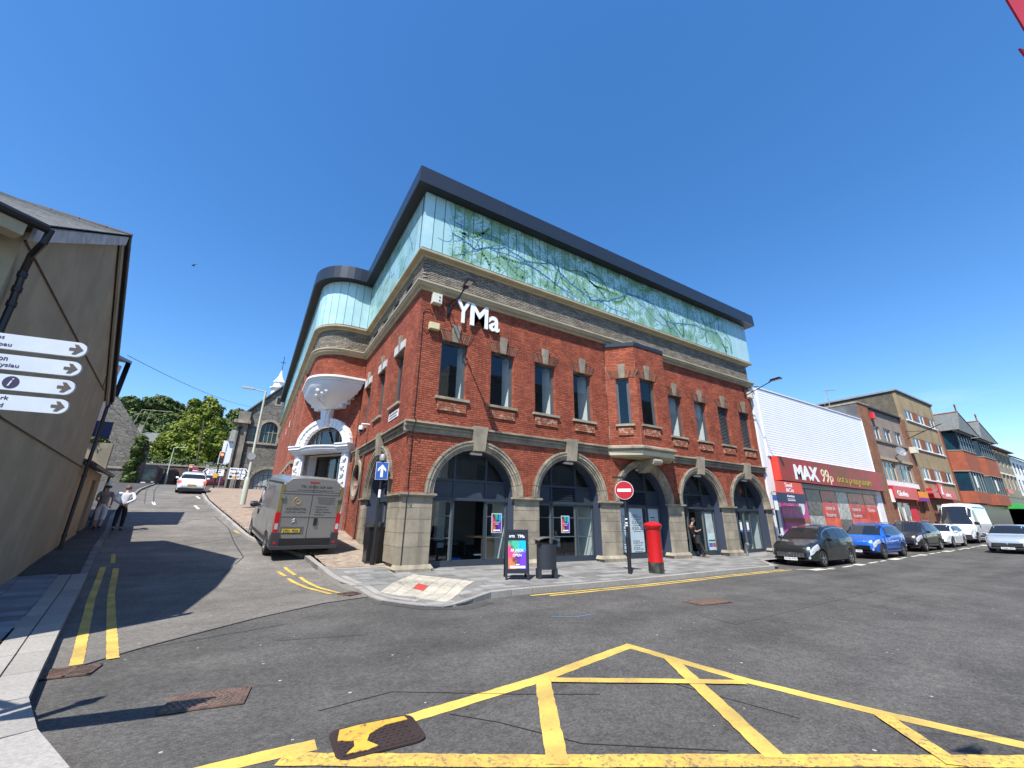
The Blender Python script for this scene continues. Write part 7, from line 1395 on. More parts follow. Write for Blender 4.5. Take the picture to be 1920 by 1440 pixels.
def lamp_post(x, y, z, h, arm, label, r=.08, m='pale_green_post'):
    t = thing('street_lamp', label, 'street lamp', (x, y, z)); mm = mat(m, (.42, .46, .38), rough=.5); mb = MB(); mb.lathe([(r*1.9, -.1), (r*1.9, 1.3), (r*1.2, 1.45), (r, 1.5), (r*.75, h)], (x, y, z), 12); mb.build('post', mm, t, smooth=True)
    mb = MB(); mb.tube([(x, y, z+h), (x+arm*.55, y, z+h+.08)], .035, 6); mb.build('arm', mm, t); mb = MB(); s_ = 1 if arm > 0 else -1; mb.hexa([(x+arm*.5+s_*u, y+w, z+h+.08+e) for e in (-.03, .07) for w in (-.09, .09) for u in (0, abs(arm)*.5)]); mb.build('lamp_head', mat('lamp_grey', (.5, .5, .5), rough=.4), t); return t
lamp_post(-4.35, 17, 2.3, 6.9, -1.3, 'pale green street lamp on the block paving beyond the grey van'); t = thing('round_sign', 'small round sign seen from behind on the pale green lamp post', 'road sign', (-4.3, 17, 5)); disc(Fr((-4.4, 16.9, 0), (1, 0, 0), (0, -1, 0)), 0, 5.05, .22, 0, .02).build('plate', M['steel'], t)
lamp_post(-14.4, 62, 5.5, 5.2, 1.3, 'pale street lamp standing in front of the retaining wall', .07)
def pole(x, y, z, h, lean, label, m=bark):
    t = thing('utility_pole', label, 'pole', (x, y, z)); mb = MB(); mb.tube([(x, y, z), (x+lean, y, z+h)], [.14, .09], 8); mb.build('shaft', m, t); return t
pole(-12.6, 75, 7, 10.3, -.5, 'wooden utility pole in front of the bright green tree'); pole(-8.9, 70, 7.5, 5.5, .2, 'slim grey pole just left of the chapel pier', M['steel'])
t = thing('roof_mast', 'goalpost shaped pale aerial mast beside the terraced house chimney', 'mast', (-27, 94, 15)); mb = MB(); mb.tube([(-26.9, 94, 15), (-25.4, 94, 21.6), (-20.8, 94, 21.8)], .09, 6); mb.tube([(-24.6, 94, 17), (-24.0, 94, 21.7)], .05, 5); mb.build('frame', M['stone'], t)
def wire(a, b, sag, label, r=.02, n=16):
    mb = MB(); a = Vector(a); b = Vector(b); mb.tube([a.lerp(b, k/n)-Vector((0, 0, sag*4*(k/n)*(1-k/n))) for k in range(n+1)], r, 4); tag(mb.build('overhead_wire', M['black'], None, loc=tuple(a)), label, 'wire')
wire((-10.9, 15, 9.6), (-5, 60, 17.5), .6, 'long thin overhead wire crossing the sky above the trees', .016); wire((-11.5, 17, 8.0), (-20, 70, 16), .4, 'short dark overhead wire near the white house gable', .02); wire((-11.5, 17, 7.2), (-24, 92, 18), .4, 'lower faint wire meeting the hill trees by the white house', .015)
t = thing('bird', 'tiny dark bird high in the blue sky left of the building', 'bird', (-11.5, 26.6, 21.6)); mb = MB(); mb.lathe([(.005, -.14), (.04, -.06), (.045, .02), (.03, .1), (.005, .16)], (-11.5, 26.6, 21.6), 8, ax=(.8, .6, .1)); mb.add([(-11.5, 26.6, 21.6), (-11.45, 26.7, 21.62), (-11.75, 26.95, 21.72), (-11.55, 26.5, 21.62), (-11.2, 26.3, 21.72)], [(0, 1, 2), (0, 3, 4)]); mb.build('body', M['black'], t)
# ================================================================== VEHICLES
# local frame: x runs from the nose (0) to the tail (L), y across, z up; bodies are lofted from many cross sections
cg = mat('car_glass', (.015, .018, .02), rough=.03, spec=.9, vary=.02); cgl = mat('car_glass_light', (.03, .045, .05), (.06, .08, .085), sc=1.2, rough=.04, spec=.9); chrome = mat('chrome', (.6, .6, .62), rough=.12, metal=.95); alloy = mat('alloy', (.42, .42, .44), rough=.3, metal=.8); tyre = mat('tyre', (.014, .014, .014), rough=.8); lampw = mat('headlamp', (.55, .58, .6), rough=.08, spec=.9, metal=.35); lampr = mat('tail_lamp', (.45, .012, .015), rough=.1); plas = mat('grey_plastic_trim', (.035, .037, .04), rough=.6); pw_ = mat('plate_white', (.75, .75, .72), rough=.4); py__ = mat('plate_yellow', (.72, .52, .04), rough=.4)
def paint(n, c, c2=None): return mat(n, c, rough=.28, coat=.8, vary=.03, metal=.25)
class Body:
    def __init__(s, L, W, zb, top, belt, wplan, axles, wr, tumble=.2, mid=.62, roofy=.75, round_=.0):
        s.__dict__.update(locals()); s.ar = wr+.055
    def I(s, tab, x): return float(np.interp(x, [p[0] for p in tab], [p[1] for p in tab]))
    def row(s, x):
        T = s.I(s.top, x); B = min(s.I(s.belt, x), T-.02); w = s.I(s.wplan, x)*s.W/2; zb = s.I(s.zb, x) if isinstance(s.zb, list) else s.zb
        k = max(0, min(1, (T-B)/.42)); y5 = w*(.93-(s.tumble)*k); z5 = B+(T-B)*.82; zm = zb+(B-zb)*s.mid
        R_ = [[0, zb], [w*.82, zb], [w*.965, zb+.06], [w, zm], [w*.985, B], [y5, z5], [y5*.8, B+(T-B)*.975], [y5*.4, T-.006], [0, T]]
        for ax in s.axles:
            if abs(x-ax) < s.ar:
                za = s.wr+math.sqrt(s.ar**2-(x-ax)**2)
                for i in (0, 1, 2): R_[i][1] = max(R_[i][1], za-(.0 if i else 0))
                R_[3][1] = max(R_[3][1], za+.015)
        return R_
    def P(s, x, v):
        R_ = s.row(x); i = min(int(v), 7); f = v-i; return (x, R_[i][0]*(1-f)+R_[i+1][0]*f, R_[i][1]*(1-f)+R_[i+1][1]*f)
    def stations(s):
        xs = set(np.linspace(0, s.L, int(s.L/.09)).tolist()); 
        for t in (s.top, s.belt, s.wplan): xs |= {p[0] for p in t}
        for ax in s.axles: xs |= {ax-s.ar-.001, ax+s.ar+.001, ax-s.ar+.001, ax+s.ar-.001}
        return sorted(x for x in xs if 0 <= x <= s.L)
    def mesh(s):
        xs = s.stations(); mb = MB(); n = 17
        for x in xs:
            R_ = s.row(x); mb.v += [(x, -y, z) for y, z in R_]+[(x, y, z) for y, z in reversed(R_[:-1])]
        for i in range(len(xs)-1):
            for k in range(n-1): mb.f.append((i*n+k, i*n+k+1, (i+1)*n+k+1, (i+1)*n+k))
            mb.f.append((i*n+n-1, i*n, (i+1)*n, (i+1)*n+n-1))
        mb.f.append(tuple(range(n))); mb.f.append(tuple((len(xs)-1)*n+k for k in reversed(range(n)))); return mb
    def patch(s, x0, x1, v0, v1, sides=(1, -1), off=.008, nx=8, nv=3, slant0=0, slant1=0, both=False):
        """a skin laid on the body between stations x0..x1 and rows v0..v1"""
        mb = MB()
        for sd in sides:
            k0 = len(mb.v)
            for j in range(nv+1):
                v = v0+(v1-v0)*j/nv; a = x0+slant0*j/nv; b = x1+slant1*j/nv
                for i in range(nx+1):
                    x = a+(b-a)*i/nx; p = Vector(s.P(x, v)); e = 1e-2
                    t1 = Vector(s.P(min(x+e, s.L), v))-Vector(s.P(max(x-e, 0), v)); t2 = Vector(s.P(x, min(v+.05, 8)))-Vector(s.P(x, max(v-.05, 0))); n_ = t1.cross(t2)
                    if n_.length > 1e-9: n_.normalize()
                    if n_.dot(Vector((x-s.L/2, p.y, p.z-.7))) < 0: n_ = -n_
                    p = p+n_*off; mb.v.append((p.x, p.y*sd, p.z))
            for j in range(nv):
                for i in range(nx): q = k0+j*(nx+1)+i; mb.f.append((q, q+1, q+nx+2, q+nx+1))
        return mb
def wheel(t, x, y, r, w, style, side, m=None):
    wh = MB(); F = Fr((x, y, r), (1, 0, 0), (0, side, 0)); wh.lathe([(r*.62, -w/2), (r*.93, -w/2), (r, -w*.38), (r, w*.38), (r*.93, w/2), (r*.66, w/2), (r*.62, w*.42)], (x, y, r), 28, ax=(0, side, 0)); o = wh.build('wheel', tyre, t, world=False, smooth=True)
    rm = MB(); rm.lathe([(r*.655, w*.40), (r*.66, w*.47), (r*.60, w*.46), (r*.58, w*.2), (r*.2, w*.2), (r*.05, w*.2)], (x, y, r), 28, ax=(0, side, 0)); rb_ = rm.build('rim', m or alloy, o, world=False, smooth=True) if False else rm.build('rim', plas if style else (m or alloy), o, world=False, smooth=True)
    n = 5 if style != 2 else 9
    sp = MB()
    for k in range(n):
        a = 2*PI*k/n+.3
        for da in ((-.13, .13) if style == 1 else (0,)):
            ca_, sa = math.cos(a+da), math.sin(a+da); cx, cz = math.cos(a), math.sin(a); wd = r*.05 if style == 1 else r*.085
            q = [F.p(c0*rr-s_*wd*ks, d, s0*rr+c0*wd*ks) for rr, c0, s0, ks in ((r*.1, cx, cz, 1), (r*.62, ca_, sa, 1)) for d in (w*.22, w*.42) for s_ in (0,) for _ in (0,)] if False else [F.p(c0*rr-s0*ww, d, s0*rr+c0*ww) for rr, c0, s0 in ((r*.1, cx, cz), (r*.62, ca_, sa)) for d in (w*.22, w*.43) for ww in (-wd, wd)]
            sp.hexa(q)
    sp.lathe([(r*.17, w*.2), (r*.16, w*.46), (r*.03, w*.48)], (x, y, r), 14, ax=(0, side, 0)); sp.build('spokes', m or alloy, o, world=False)
def mirror(t, x, y, z, m, s_=1.0):
    for sd in (1, -1): mb = MB(); mb.lathe([(.01, -.09*s_), (.07*s_, -.07*s_), (.085*s_, 0), (.07*s_, .08*s_), (.01, .1*s_)], (x, sd*(y+.1), z), 10, ax=(0, 1, .1), sx=.8); mb.tube([(x+.02, sd*(y-.14), z-.06), (x, sd*(y+.06), z-.01)], .02, 6); mb.build('door_mirror', m, t, world=False, smooth=True)
def nplate(t, x, z, s_, m, front=True, w=.52):
    F = Fr((x, 0, z), (0, -1 if front else 1, 0), (-1 if front else 1, 0, 0)); mb = MB(); mb.box(F, -w/2, w/2, 0, .015, -.055, .055); p = mb.build('number_plate', m, t, world=False); 
    o = text(s_, F, -w*.43, w*.43, -.035, .035, .016, .002, M['black'], None, bold=.01); o.data.transform(Matrix.Identity(4)); o.parent = p; return p
def carbase(name, label, cat, x, y, head, B, col, style=0, glassm=cg, group=None, pitch=0, roll=0):
    """x,y: where the middle of the wheelbase stands; head: direction the nose points, degrees"""
    mid = (B.axles[0]+B.axles[1])/2; t = thing(name, label, cat, (x, y, G(x, y)+.005), R(head)+PI, group, pitch=pitch)
    body = B.mesh(); body.v = [(a-mid, b, c) for a, b, c in body.v]; body.build('body', col, t, world=False, smooth=True)
    def add(nm, mb, m, par=None, smooth=False): mb.v = [(a-mid, b, c) for a, b, c in mb.v]; return mb.build(nm, m, par or t, world=False, smooth=smooth)
    w_ = B.W/2
    for ax in B.axles:
        for sd in (1, -1): wheel(t, ax-mid, sd*(w_*B.I(B.wplan, ax)-.12), B.wr, .22, style, sd)
    ub = MB(); ub.box(ID, .5, B.L-.5, -w_*.62, w_*.62, .22, .55); add('underbody', ub, M['blackmatt'])
    return t, add, mid
def hatch(name, label, x, y, head, L, W, H, col, style=0, hood=1.0, nose=.62, plate=None, grille='bar', group=None, pitch=0, suv=False, glassm=cg, rails=False, chromeg=False, cat='car', tailplate=None):
    wr = .34 if suv else .32; zb = .24 if suv else .18; hb = hood; k = L/4.35; xh = 1.02*k; xr = 1.85*k
    hz = H*.60 if suv else H*.615
    top = [(0, nose*.72), (.06, nose*.95), (.16, nose*1.12), (.5*k, hz*.93), (xh, hz+.03), (xh+.02, hz+.05), (xr*.75+xh*.25, H*.905), (xr+.05, H*.965), (2.5*k, H), (3.3*k, H*.985), (3.75*k, H*.945), (4.15*k, hz+.12), (4.22*k, hz+.02), (4.31*k, .75), (L, .62)]
    belt = [(0, nose*.55), (.3, nose*.98), (xh, hz-.06), (2.5*k, hz+.0), (4.0*k, hz+.06), (4.2*k, hz), (L, .55)]
    wp_ = [(0, .66), (.05, .78), (.18, .90), (.5, .97), (1.2, 1), (3.2*k, 1), (4.0*k, .95), (4.22*k, .88), (L-.02, .8), (L, .74)]
    B = Body(L, W, [(0, zb+.1), (.3, zb), (L-.3, zb), (L, zb+.14)], top, belt, wp_, (.82*k, 3.42*k), wr, tumble=.17)
    t, add, mid = carbase(name, label, cat, x, y, head, B, col, style, group=group, pitch=pitch)
    # glass
    add('windscreen', B.patch(xh+.06, xr+.0, 5.05, 8, nx=8, nv=8, off=.006), glassm)
    add('rear_window', B.patch(3.80*k, 4.12*k, 5.1, 8, nx=6, nv=8, off=.006), glassm)
    for a, b, sd in [(a, b, sd) for a, b in ((xr-.38*k, 2.50*k), (2.58*k, 3.45*k)) for sd in (1, -1)]: add('side_window', B.patch(a, b, 4.12, 4.93, nx=10, nv=3, slant0=(.28*k if a < xr else 0), off=.006, sides=(sd,)), glassm)
    for sd in (1, -1): add('quarter_window', B.patch(3.52*k, 3.86*k, 4.2, 4.9, nx=5, nv=3, slant1=-.12, sides=(sd,)), glassm)
    # lamps, grille, bumper
    for sd in (1, -1):
        add('headlight', B.patch(.04, .60*k, 3.45, 4.5, sides=(sd,), nx=8, nv=3, off=.01, slant0=.08), lampw, smooth=True); add('tail_light', B.patch(4.05*k, L-.06, 3.3, 4.1, sides=(sd,), nx=5, nv=3, off=.01), lampr)
    w0 = W*.33; g_ = MB(); zg = nose*.62; g_.hexa([(xx, yy, zz) for xx in (-.03, .12) for yy in (-w0, w0) for zz in (zg-.09, zg+.10)]); gr = add('grille', g_, M['black'])
    if chromeg:
        for q in range(3): g2 = MB(); g2.hexa([(xx, yy, zz) for xx in (-.045, -.02) for yy in (-w0*.96, w0*.96) for zz in (zg-.06+q*.06, zg-.045+q*.06)]); add('grille_bar', g2, chrome)
    lo = MB(); lo.hexa([(xx, yy, zz) for xx in (.0, .2) for yy in (-W*.36, W*.36) for zz in (zb+.06, zb+.16)]); add('lower_grille', lo, M['black'])
    st = B.patch(.6, L-.7, 1.3, 2.2, off=.012, nx=30, nv=2)
    if suv: add('sill_cladding', B.patch(.35, L-.3, 1.2, 2.35, off=.015, nx=40, nv=2), plas)
    ds = MB()
    for xx in (xh+.12, 2.54*k, 3.42*k-.1):
        q = B.patch(xx, xx+.012, 2.2, 4.1, off=.009, nx=1, nv=5); ds.add(q.v, q.f)
    add('door_line', ds, M['black'])
    hd = MB()
    for xx in (2.35*k, 3.2*k):
        for sd in (1, -1): p = B.P(xx, 3.6); hd.hexa([(xx+a, sd*(p[1]+b), p[2]+c) for a in (-.09, .09) for b in (.0, .035) for c in (-.018, .018)])
    add('door_handle', hd, col)
    p = B.P(xr-.35*k, 4.1); mirror(t, xr-.45*k-mid, p[1]+.02, p[2]+.06, col)
    if rails: 
        rl = MB()
        for sd in (1, -1): rl.tube([(2.0*k, sd*W*.33, H*.955), (2.2*k, sd*W*.34, H+.03), (3.4*k, sd*W*.34, H+.015), (3.7*k, sd*W*.33, H*.95)], .018, 6)
        add('roof_rail', rl, chrome)
    em = MB(); em.lathe([(.055, 0), (.05, .012), (.01, .015)], (-.035 if not chromeg else -.05, 0, zg+.05), 16, ax=(-1, 0, .1)); add('badge', em, chrome)
    if plate: nplate(t, -.05-mid+.0, zg-.17, plate, pw_)
    if tailplate: nplate(t, L+.01-mid, .62, tailplate, py__, front=False)
    for sd in (1, -1): fl = MB(); fl.lathe([(.055, 0), (.06, .03), (.02, .035)], (.07, sd*W*.37, zb+.18), 12, ax=(-1, sd*.3, 0)); add('fog_light', fl, lampw)
    return t, add, B, mid
blackp_ = paint('charcoal_metallic', (.020, .024, .024)); bluep = paint('bright_blue_metallic', (.015, .12, .55)); brownp = paint('dark_grey_brown', (.035, .030, .029)); whitep = mat('white_car_paint', (.74, .75, .78), rough=.25, coat=.8, vary=.02); silverp = paint('silver_blue', (.36, .42, .47))
t1, add, B, mid = hatch('parked_car', 'dark charcoal people carrier parked nearest, where the double yellow lines end', 18.45, -3.05, 180, 4.40, 1.86, 1.69, blackp_, 0, nose=.74, plate='DY62 CKJ', suv=False, chromeg=False, group='cars parked along the kerb', pitch=0)
mb = MB()
for q in range(4): mb.hexa([(xx, yy, zz) for xx in (-.045, -.02) for yy in (-.55, .55) for zz in (.385+q*.045, .395+q*.045)])
for q in range(9): mb.hexa([(xx, yy, zz) for xx in (-.045, -.02) for yy in (-.5+q*.125, -.49+q*.125) for zz in (.37, .54)])
add('grille_bars', mb, chrome); add('chrome_trim', B.patch(1.15, 3.9, 4.93, 5.02, nx=30, nv=1, off=.012), chrome)
t2, add, B, mid = hatch('parked_car', 'bright blue SUV parked second in the row behind the charcoal car', 24.7, -3.15, 180, 4.32, 1.81, 1.68, bluep, 1, nose=.80, plate='KX22 OHJ', suv=True, rails=True, group='cars parked along the kerb')
t3, add, B, mid = hatch('parked_car', 'dark grey brown SUV with chrome grille bars parked third in the row', 31.7, -2.9, 180, 4.48, 1.85, 1.70, brownp, 0, nose=.82, plate='CN67 XYB', suv=True, rails=True, chromeg=True, group='cars parked along the kerb')
t4, add, B, mid = hatch('parked_car', 'small white hatchback parked between the dark SUV and the white van', 37.0, -2.9, 180, 4.05, 1.78, 1.45, whitep, 0, nose=.66, group='cars parked along the kerb', glassm=cg)
t5, add, B, mid = hatch('moving_car', 'silver blue hatchback driving toward us at the right edge', 34.2, -6.65, 181, 4.0, 1.76, 1.52, silverp, 2, nose=.68, plate='CA66 UTO', chromeg=True)
mb = MB(); mb.hexa([(xx, yy, zz) for xx in (-.06, -.0) for yy in (-.7, .7) for zz in (.24, .27)]); add('chrome_lip', mb, chrome)
t6, add, B, mid = hatch('moving_car', 'white hatchback seen from behind climbing the side street with brake lights on', -8.05, 27.8, 96, 4.56, 1.80, 1.50, whitep, 0, nose=.66, tailplate='CP14 HXD', pitch=R(6.5))
mb = MB(); mb.hexa([(xx, yy, zz) for xx in (4.5, 4.6) for yy in (-.78, .78) for zz in (.2, .42)]); add('black_rear_bumper', mb, M['blackmatt'])
for sd in (1, -1): mb = MB(); mb.lathe([(.1, 0), (.09, .02), (.01, .03)], (4.50, sd*.72, .86), 12, ax=(1, 0, 0)); add('brake_light', mb, mat('lit_brake_light', (1, .05, .03), emit=2.5))
t7, add, B, mid = hatch('parked_car', 'dark car partly hidden far down the street behind the silver blue hatchback', 52.5, -5.6, 180, 4.3, 1.8, 1.5, brownp, 0, nose=.66)
# --- panel vans
def van(name, label, x, y, head, L, W, H, col, hoodL=.95, hoodZ=1.12, pitch=0, group=None, front=True, wr=.35, wb=(.95, 4.98)):
    top = [(0, .60), (.05, .80), (.14, .98), (.5, hoodZ-.03), (hoodL, hoodZ+.06), (hoodL+.03, hoodZ+.10), (hoodL+.62, H*.84), (hoodL+.85, H*.93), (hoodL+1.15, H*.985), (hoodL+1.6, H), (L-.25, H), (L-.05, H-.02), (L, H-.07)]
    belt = [(0, .5), (.3, .9), (hoodL, hoodZ), (hoodL+1.0, hoodZ+.12), (L, hoodZ+.12)]
    wp_ = [(0, .70), (.06, .82), (.2, .92), (.6, .98), (1.2, 1), (L-.1, 1), (L, .985)]
    B = Body(L, W, [(0, .3), (.3, .22), (L-.5, .25), (L, .30)], top, belt, wp_, wb, wr, tumble=.07, mid=.5)
    t, add, mid = carbase(name, label, 'van', x, y, head, B, col, 0, group=group, pitch=pitch)
    add('windscreen', B.patch(hoodL+.06, hoodL+.80, 5.0, 8, nx=8, nv=8, off=.006), cg); [add('side_window', B.patch(hoodL+.55, hoodL+1.35, 4.1, 4.85, nx=6, nv=3, slant0=.35, off=.006, sides=(sd,)), cg) for sd in (1, -1)]
    for sd in (1, -1): add('headlight', B.patch(.10, .55, 3.5, 4.3, sides=(sd,), nx=5, nv=3, off=.012), lampw)
    g_ = MB(); g_.hexa([(xx, yy, zz) for xx in (-.02, .15) for yy in (-.42, .42) for zz in (.66, .86)]); add('grille', g_, M['black']); g_ = MB(); g_.hexa([(xx, yy, zz) for xx in (-.06, .25) for yy in (-W*.43, W*.43) for zz in (.25, .56)]); add('front_bumper', g_, plas)
    for q in range(3): g2 = MB(); g2.hexa([(xx, yy, zz) for xx in (-.035, -.01) for yy in (-.4, .4) for zz in (.69+q*.06, .71+q*.06)]); add('grille_bar', g2, chrome)
    ds = MB()
    for xx in (hoodL+.2, hoodL+1.45, hoodL+2.75):
        q = B.patch(xx, xx+.015, 1.6, 5.6, off=.007, nx=1, nv=8); ds.add(q.v, q.f)
    q = B.patch(hoodL+1.45, L-.3, 4.95, 5.0, off=.007, nx=20, nv=1); ds.add(q.v, q.f); add('panel_line', ds, M['black']); add('side_rub_strip', B.patch(.4, L-.2, 1.9, 2.5, off=.012, nx=60, nv=1), plas)
    p = B.P(hoodL+.4, 4.1); mirror(t, hoodL+.35-mid, p[1]-.0, p[2]+.12, M['black'], 1.6); hd = MB()
    for sd in (1, -1): p = B.P(hoodL+1.3, 3.8); hd.hexa([(hoodL+1.3+a, sd*(p[1]+b), p[2]+c) for a in (-.05, .05) for b in (.0, .035) for c in (-.09, .09)])
    add('door_handle', hd, M['black'])
    return t, add, B, mid
tv, add, B, mid = van('parked_van', 'white high roof panel van parked facing us behind the small white hatchback', 43.9, -2.7, 180, 5.9, 2.02, 2.85, whitep, group=None, wb=(1.0, 4.65))
vanp = mat('warm_grey_van_paint', (.23, .225, .215), rough=.3, coat=.6, metal=.35, vary=.04)
tg, add, B, mid = van('parked_van', 'warm grey panel van lettered ACE ESSENTIAL parked by the white doorway', -2.60, 5.92, 96.3, 5.95, 2.05, 2.6, vanp, wb=(.95, 4.98), pitch=R(5.3))
Lz = 5.95; Fv = Fr((Lz-mid, 0, 0), (0, 1, 0), (1, 0, 0))     # rear face of the grey van, u from its left to its right
def vb(nm, m, u0, u1, d0, d1, z0, z1, par=None): mb = MB(); mb.box(Fv, u0, u1, d0, d1, z0, z1); return mb.build(nm, m, par or tg, world=False)
W2_ = .965
rd1 = vb('rear_door', vanp, -W2_+.1, -.008, -.02, .03, .62, 2.36); rd2 = vb('rear_door', vanp, .008, W2_-.1, -.02, .03, .62, 2.36)
for z in (1.30, 2.03): vb('door_crease', mat('van_crease', (.26, .26, .26), rough=.3, metal=.4), -W2_+.1, W2_-.1, .03, .042, z, z+.03)
vb('door_seam', M['black'], -W2_+.1, W2_-.1, .03, .033, 2.08, 2.092); vb('door_gap', M['black'], -.007, .007, -.02, .034, .62, 2.36)
for s_ in (1, -1):
    a, b = sorted((s_*(W2_-.1), s_*(W2_+.045))); vb('tail_light', lampr, a, b, -.12, .05, .78, 1.42); vb('reverse_light', lampw, min(s_*(W2_-.08), s_*(W2_+.02)), max(s_*(W2_-.08), s_*(W2_+.02)), .05, .055, .9, 1.08); vb('yellow_pillar_strip', mat('van_gold_strip', (.20, .16, .05), rough=.4), a+.02, b-.02, -.02, .035, 1.44, 2.3)
    for z in (1.92,): vb('door_hinge', vanp, min(s_*(W2_-.14), s_*(W2_-.02)), max(s_*(W2_-.14), s_*(W2_-.02)), .03, .07, z-.06, z+.06)
    vb('bumper_corner', plas, min(s_*.78, s_*1.02), max(s_*.78, s_*1.02), -.25, .08, .32, .80); vb('reflector', lampr, min(s_*.86, s_*.94), max(s_*.86, s_*.94), .08, .085, .45, .53)
vb('rear_bumper', M['black'], -.80, .80, -.1, .07, .42, .62); vb('rear_step', plas, -1.0, 1.0, -.1, .15, .30, .40); vb('high_brake_light', lampr, -.15, .15, -.02, .02, 2.395, 2.43)
vb('door_handle', M['black'], .16, .27, .03, .06, 1.02, 1.25); vb('plate_recess', mat('van_recess', (.10, .10, .10), rough=.5), -.80, -.1, .03, .034, .74, .98); pl = vb('number_plate', py__, -.74, -.22, .034, .045, .80, .91)
def vt(s_, u0, u1, z0, z1, m=None, bold=0, fit=True, d=.031): 
    o = text(s_, Fv, u0, u1, z0, z1, d, .003, m or ink2, None, bold=bold+.006, fit=fit); o.parent = tg; return o
ink2 = mat('van_lettering', (.02, .02, .02), rough=.5); gold = mat('van_gold', (.42, .30, .10), rough=.4)
vt('CF21 PDK', -.72, -.24, .815, .895, M['black'], .01, d=.046)
vt('TEL 02920 369 369', -.42, .58, 2.22, 2.30); vt('www.aceessentialsupplies.co.uk', -.52, .64, 2.12, 2.17); vt('ACE ESSENTIAL', -.74, -.12, 1.50, 1.57); vt('SUPPLIES LIMITED', -.74, -.12, 1.42, 1.455)
for k, s_ in enumerate(('SUPPLIES OF HYGIENE', 'CLEANING MATERIALS', 'GLASSWARE / CHINA &', 'CATERING EQUIPMENT TO:')): vt(s_, .16+.02*k, .74, 1.90-k*.065, 1.93-k*.065)
for k, (s_, w) in enumerate((('Restaurants', .34), ('Licensed Trade', .42), ('Offices / Factories', .50), ('Healthcare', .30))): vt(s_, .16, .16+w, 1.60-k*.085, 1.64-k*.085)
for k in range(3):
    mb = MB(); r_o = .15-.045*k; a0 = (110, -60, 0)[k]; a1 = (250, 60, 360)[k]
    pts = [(-.43+r_o*.8*math.cos(R(a0+(a1-a0)*i/12)), 1.76+r_o*math.sin(R(a0+(a1-a0)*i/12))) for i in range(13)]
    mb.tube([Fv.p(u, .034, z) for u, z in pts], .010, 5); mb.build('logo_swirl', gold, tg, world=False)
mb = MB()
for k in range(2): mb.tube([Fv.p(-.50, .035, 1.10+k*.07), Fv.p(-.43, .035, 1.16+k*.07), Fv.p(-.36, .035, 1.10+k*.07)], .012, 5)
mb.build('chevron_badge', chrome, tg, world=False)
[add('side_panel_recess', B.patch(2.75, 4.4, 4.15, 4.85, sides=(sd,), off=.004, nx=10, nv=2), mat('van_side_panel', (.15, .15, .15), rough=.25, metal=.35)) for sd in (1, -1)]
# bus at the top of the street
bx, by, bz = -16.4, 62.0, 5.15; BS = thing('bus', 'dark single deck bus with a large windscreen turning at the top of the side street', 'bus', (bx, by, bz)); Fb2 = Fr((bx-1.25, by-2, bz), (1, 0, 0), (0, -1, 0)); bp3 = mat('bus_dark', (.03, .035, .04), rough=.3); bred = mat('bus_maroon', (.05, .022, .03), rough=.3)
mb = MB(); vs = [Fb2.p(u, d, z) for d, u0, u1 in ((0, 0, 2.5),) for u, z in ((0, .3), (2.5, .3), (2.5, 2.55), (2.3, 2.85), (.2, 2.85), (0, 2.55))]; vs2 = [(p[0]+2.4, p[1]+9.7, p[2]) for p in vs]; mb.add(vs+vs2, [tuple(range(6)), tuple(range(6, 12))]+[(i, (i+1) % 6, (i+1) % 6+6, i+6) for i in range(6)]); mb.build('body', bred, BS)
bb('windscreen', cgl, BS, Fb2, .12, 2.38, 0, .03, .85, 2.25); bb('front_skirt', bp3, BS, Fb2, .0, 2.5, 0, .02, .3, .85); bb('destination_panel', bp3, BS, Fb2, .1, 2.4, 0, .04, 2.28, 2.8); bb('number_plate', pw_, BS, Fb2, .95, 1.5, .02, .04, .42, .54)
for u in (.25, 2.05): bb('headlight', lampw, BS, Fb2, u, u+.28, .02, .05, .5, .68)
Fs = Fr((bx+1.25, by-2, bz), Vector((2.4, 9.7, 0)), Vector((9.7, -2.4, 0)));
for k in range(6): bb('side_window', cg, BS, Fs, .5+k*1.6, 1.9+k*1.6, 0, .03, 1.1, 2.3)
for u in (1.6, 7.5): mb = MB(); mb.lathe([(.1, -.1), (.48, -.1), (.48, .05), (.3, .06)], Fs.p(u, 0, .42), 18, ax=Fs.N); mb.build('wheel', tyre, BS)
mb = MB(); mb.tube([Fb2.p(.1, .1, 2.5), Fb2.p(-.1, .5, 2.4), Fb2.p(-.1, .5, 2.0)], .05, 6); mb.build('door_mirror', M['black'], BS)
# dark red car half hidden behind the signs
tr_, add, B, mid = hatch('moving_car', 'dark red car almost hidden behind the chapel corner signs', -8.2, 56, 0, 4.2, 1.75, 1.4, paint('dark_red_paint', (.12, .012, .018)), 0)
# ================================================================== PEOPLE
skin = mat('skin', (.42, .235, .17), rough=.55, vary=.05); hairb = mat('dark_hair', (.02, .014, .01), rough=.6); 
def skinned(name, verts, edges, radii, m, parent, root=0, sub=2):
    me = bpy.data.meshes.new(name); me.from_pydata([tuple(v) for v in verts], edges, []); o = bpy.data.objects.new(name, me); COL.objects.link(o)
    sm = o.modifiers.new('s', 'SKIN'); sm.use_smooth_shade = True; sm.branch_smoothing = .6
    for i, r in enumerate(radii):
        rr = r if isinstance(r, tuple) else (r, r); me.skin_vertices[0].data[i].radius = rr; me.skin_vertices[0].data[i].use_root = (i == root)
    s2 = o.modifiers.new('b', 'SUBSURF'); s2.levels = sub; s2.render_levels = sub
    bpy.context.view_layer.update(); nm = bpy.data.meshes.new_from_object(o.evaluated_get(bpy.context.evaluated_depsgraph_get())); o.modifiers.clear(); o.data = nm; bpy.data.meshes.remove(me)
    nm.materials.clear(); nm.materials.append(m); o.parent = parent; nm.name = name; return o
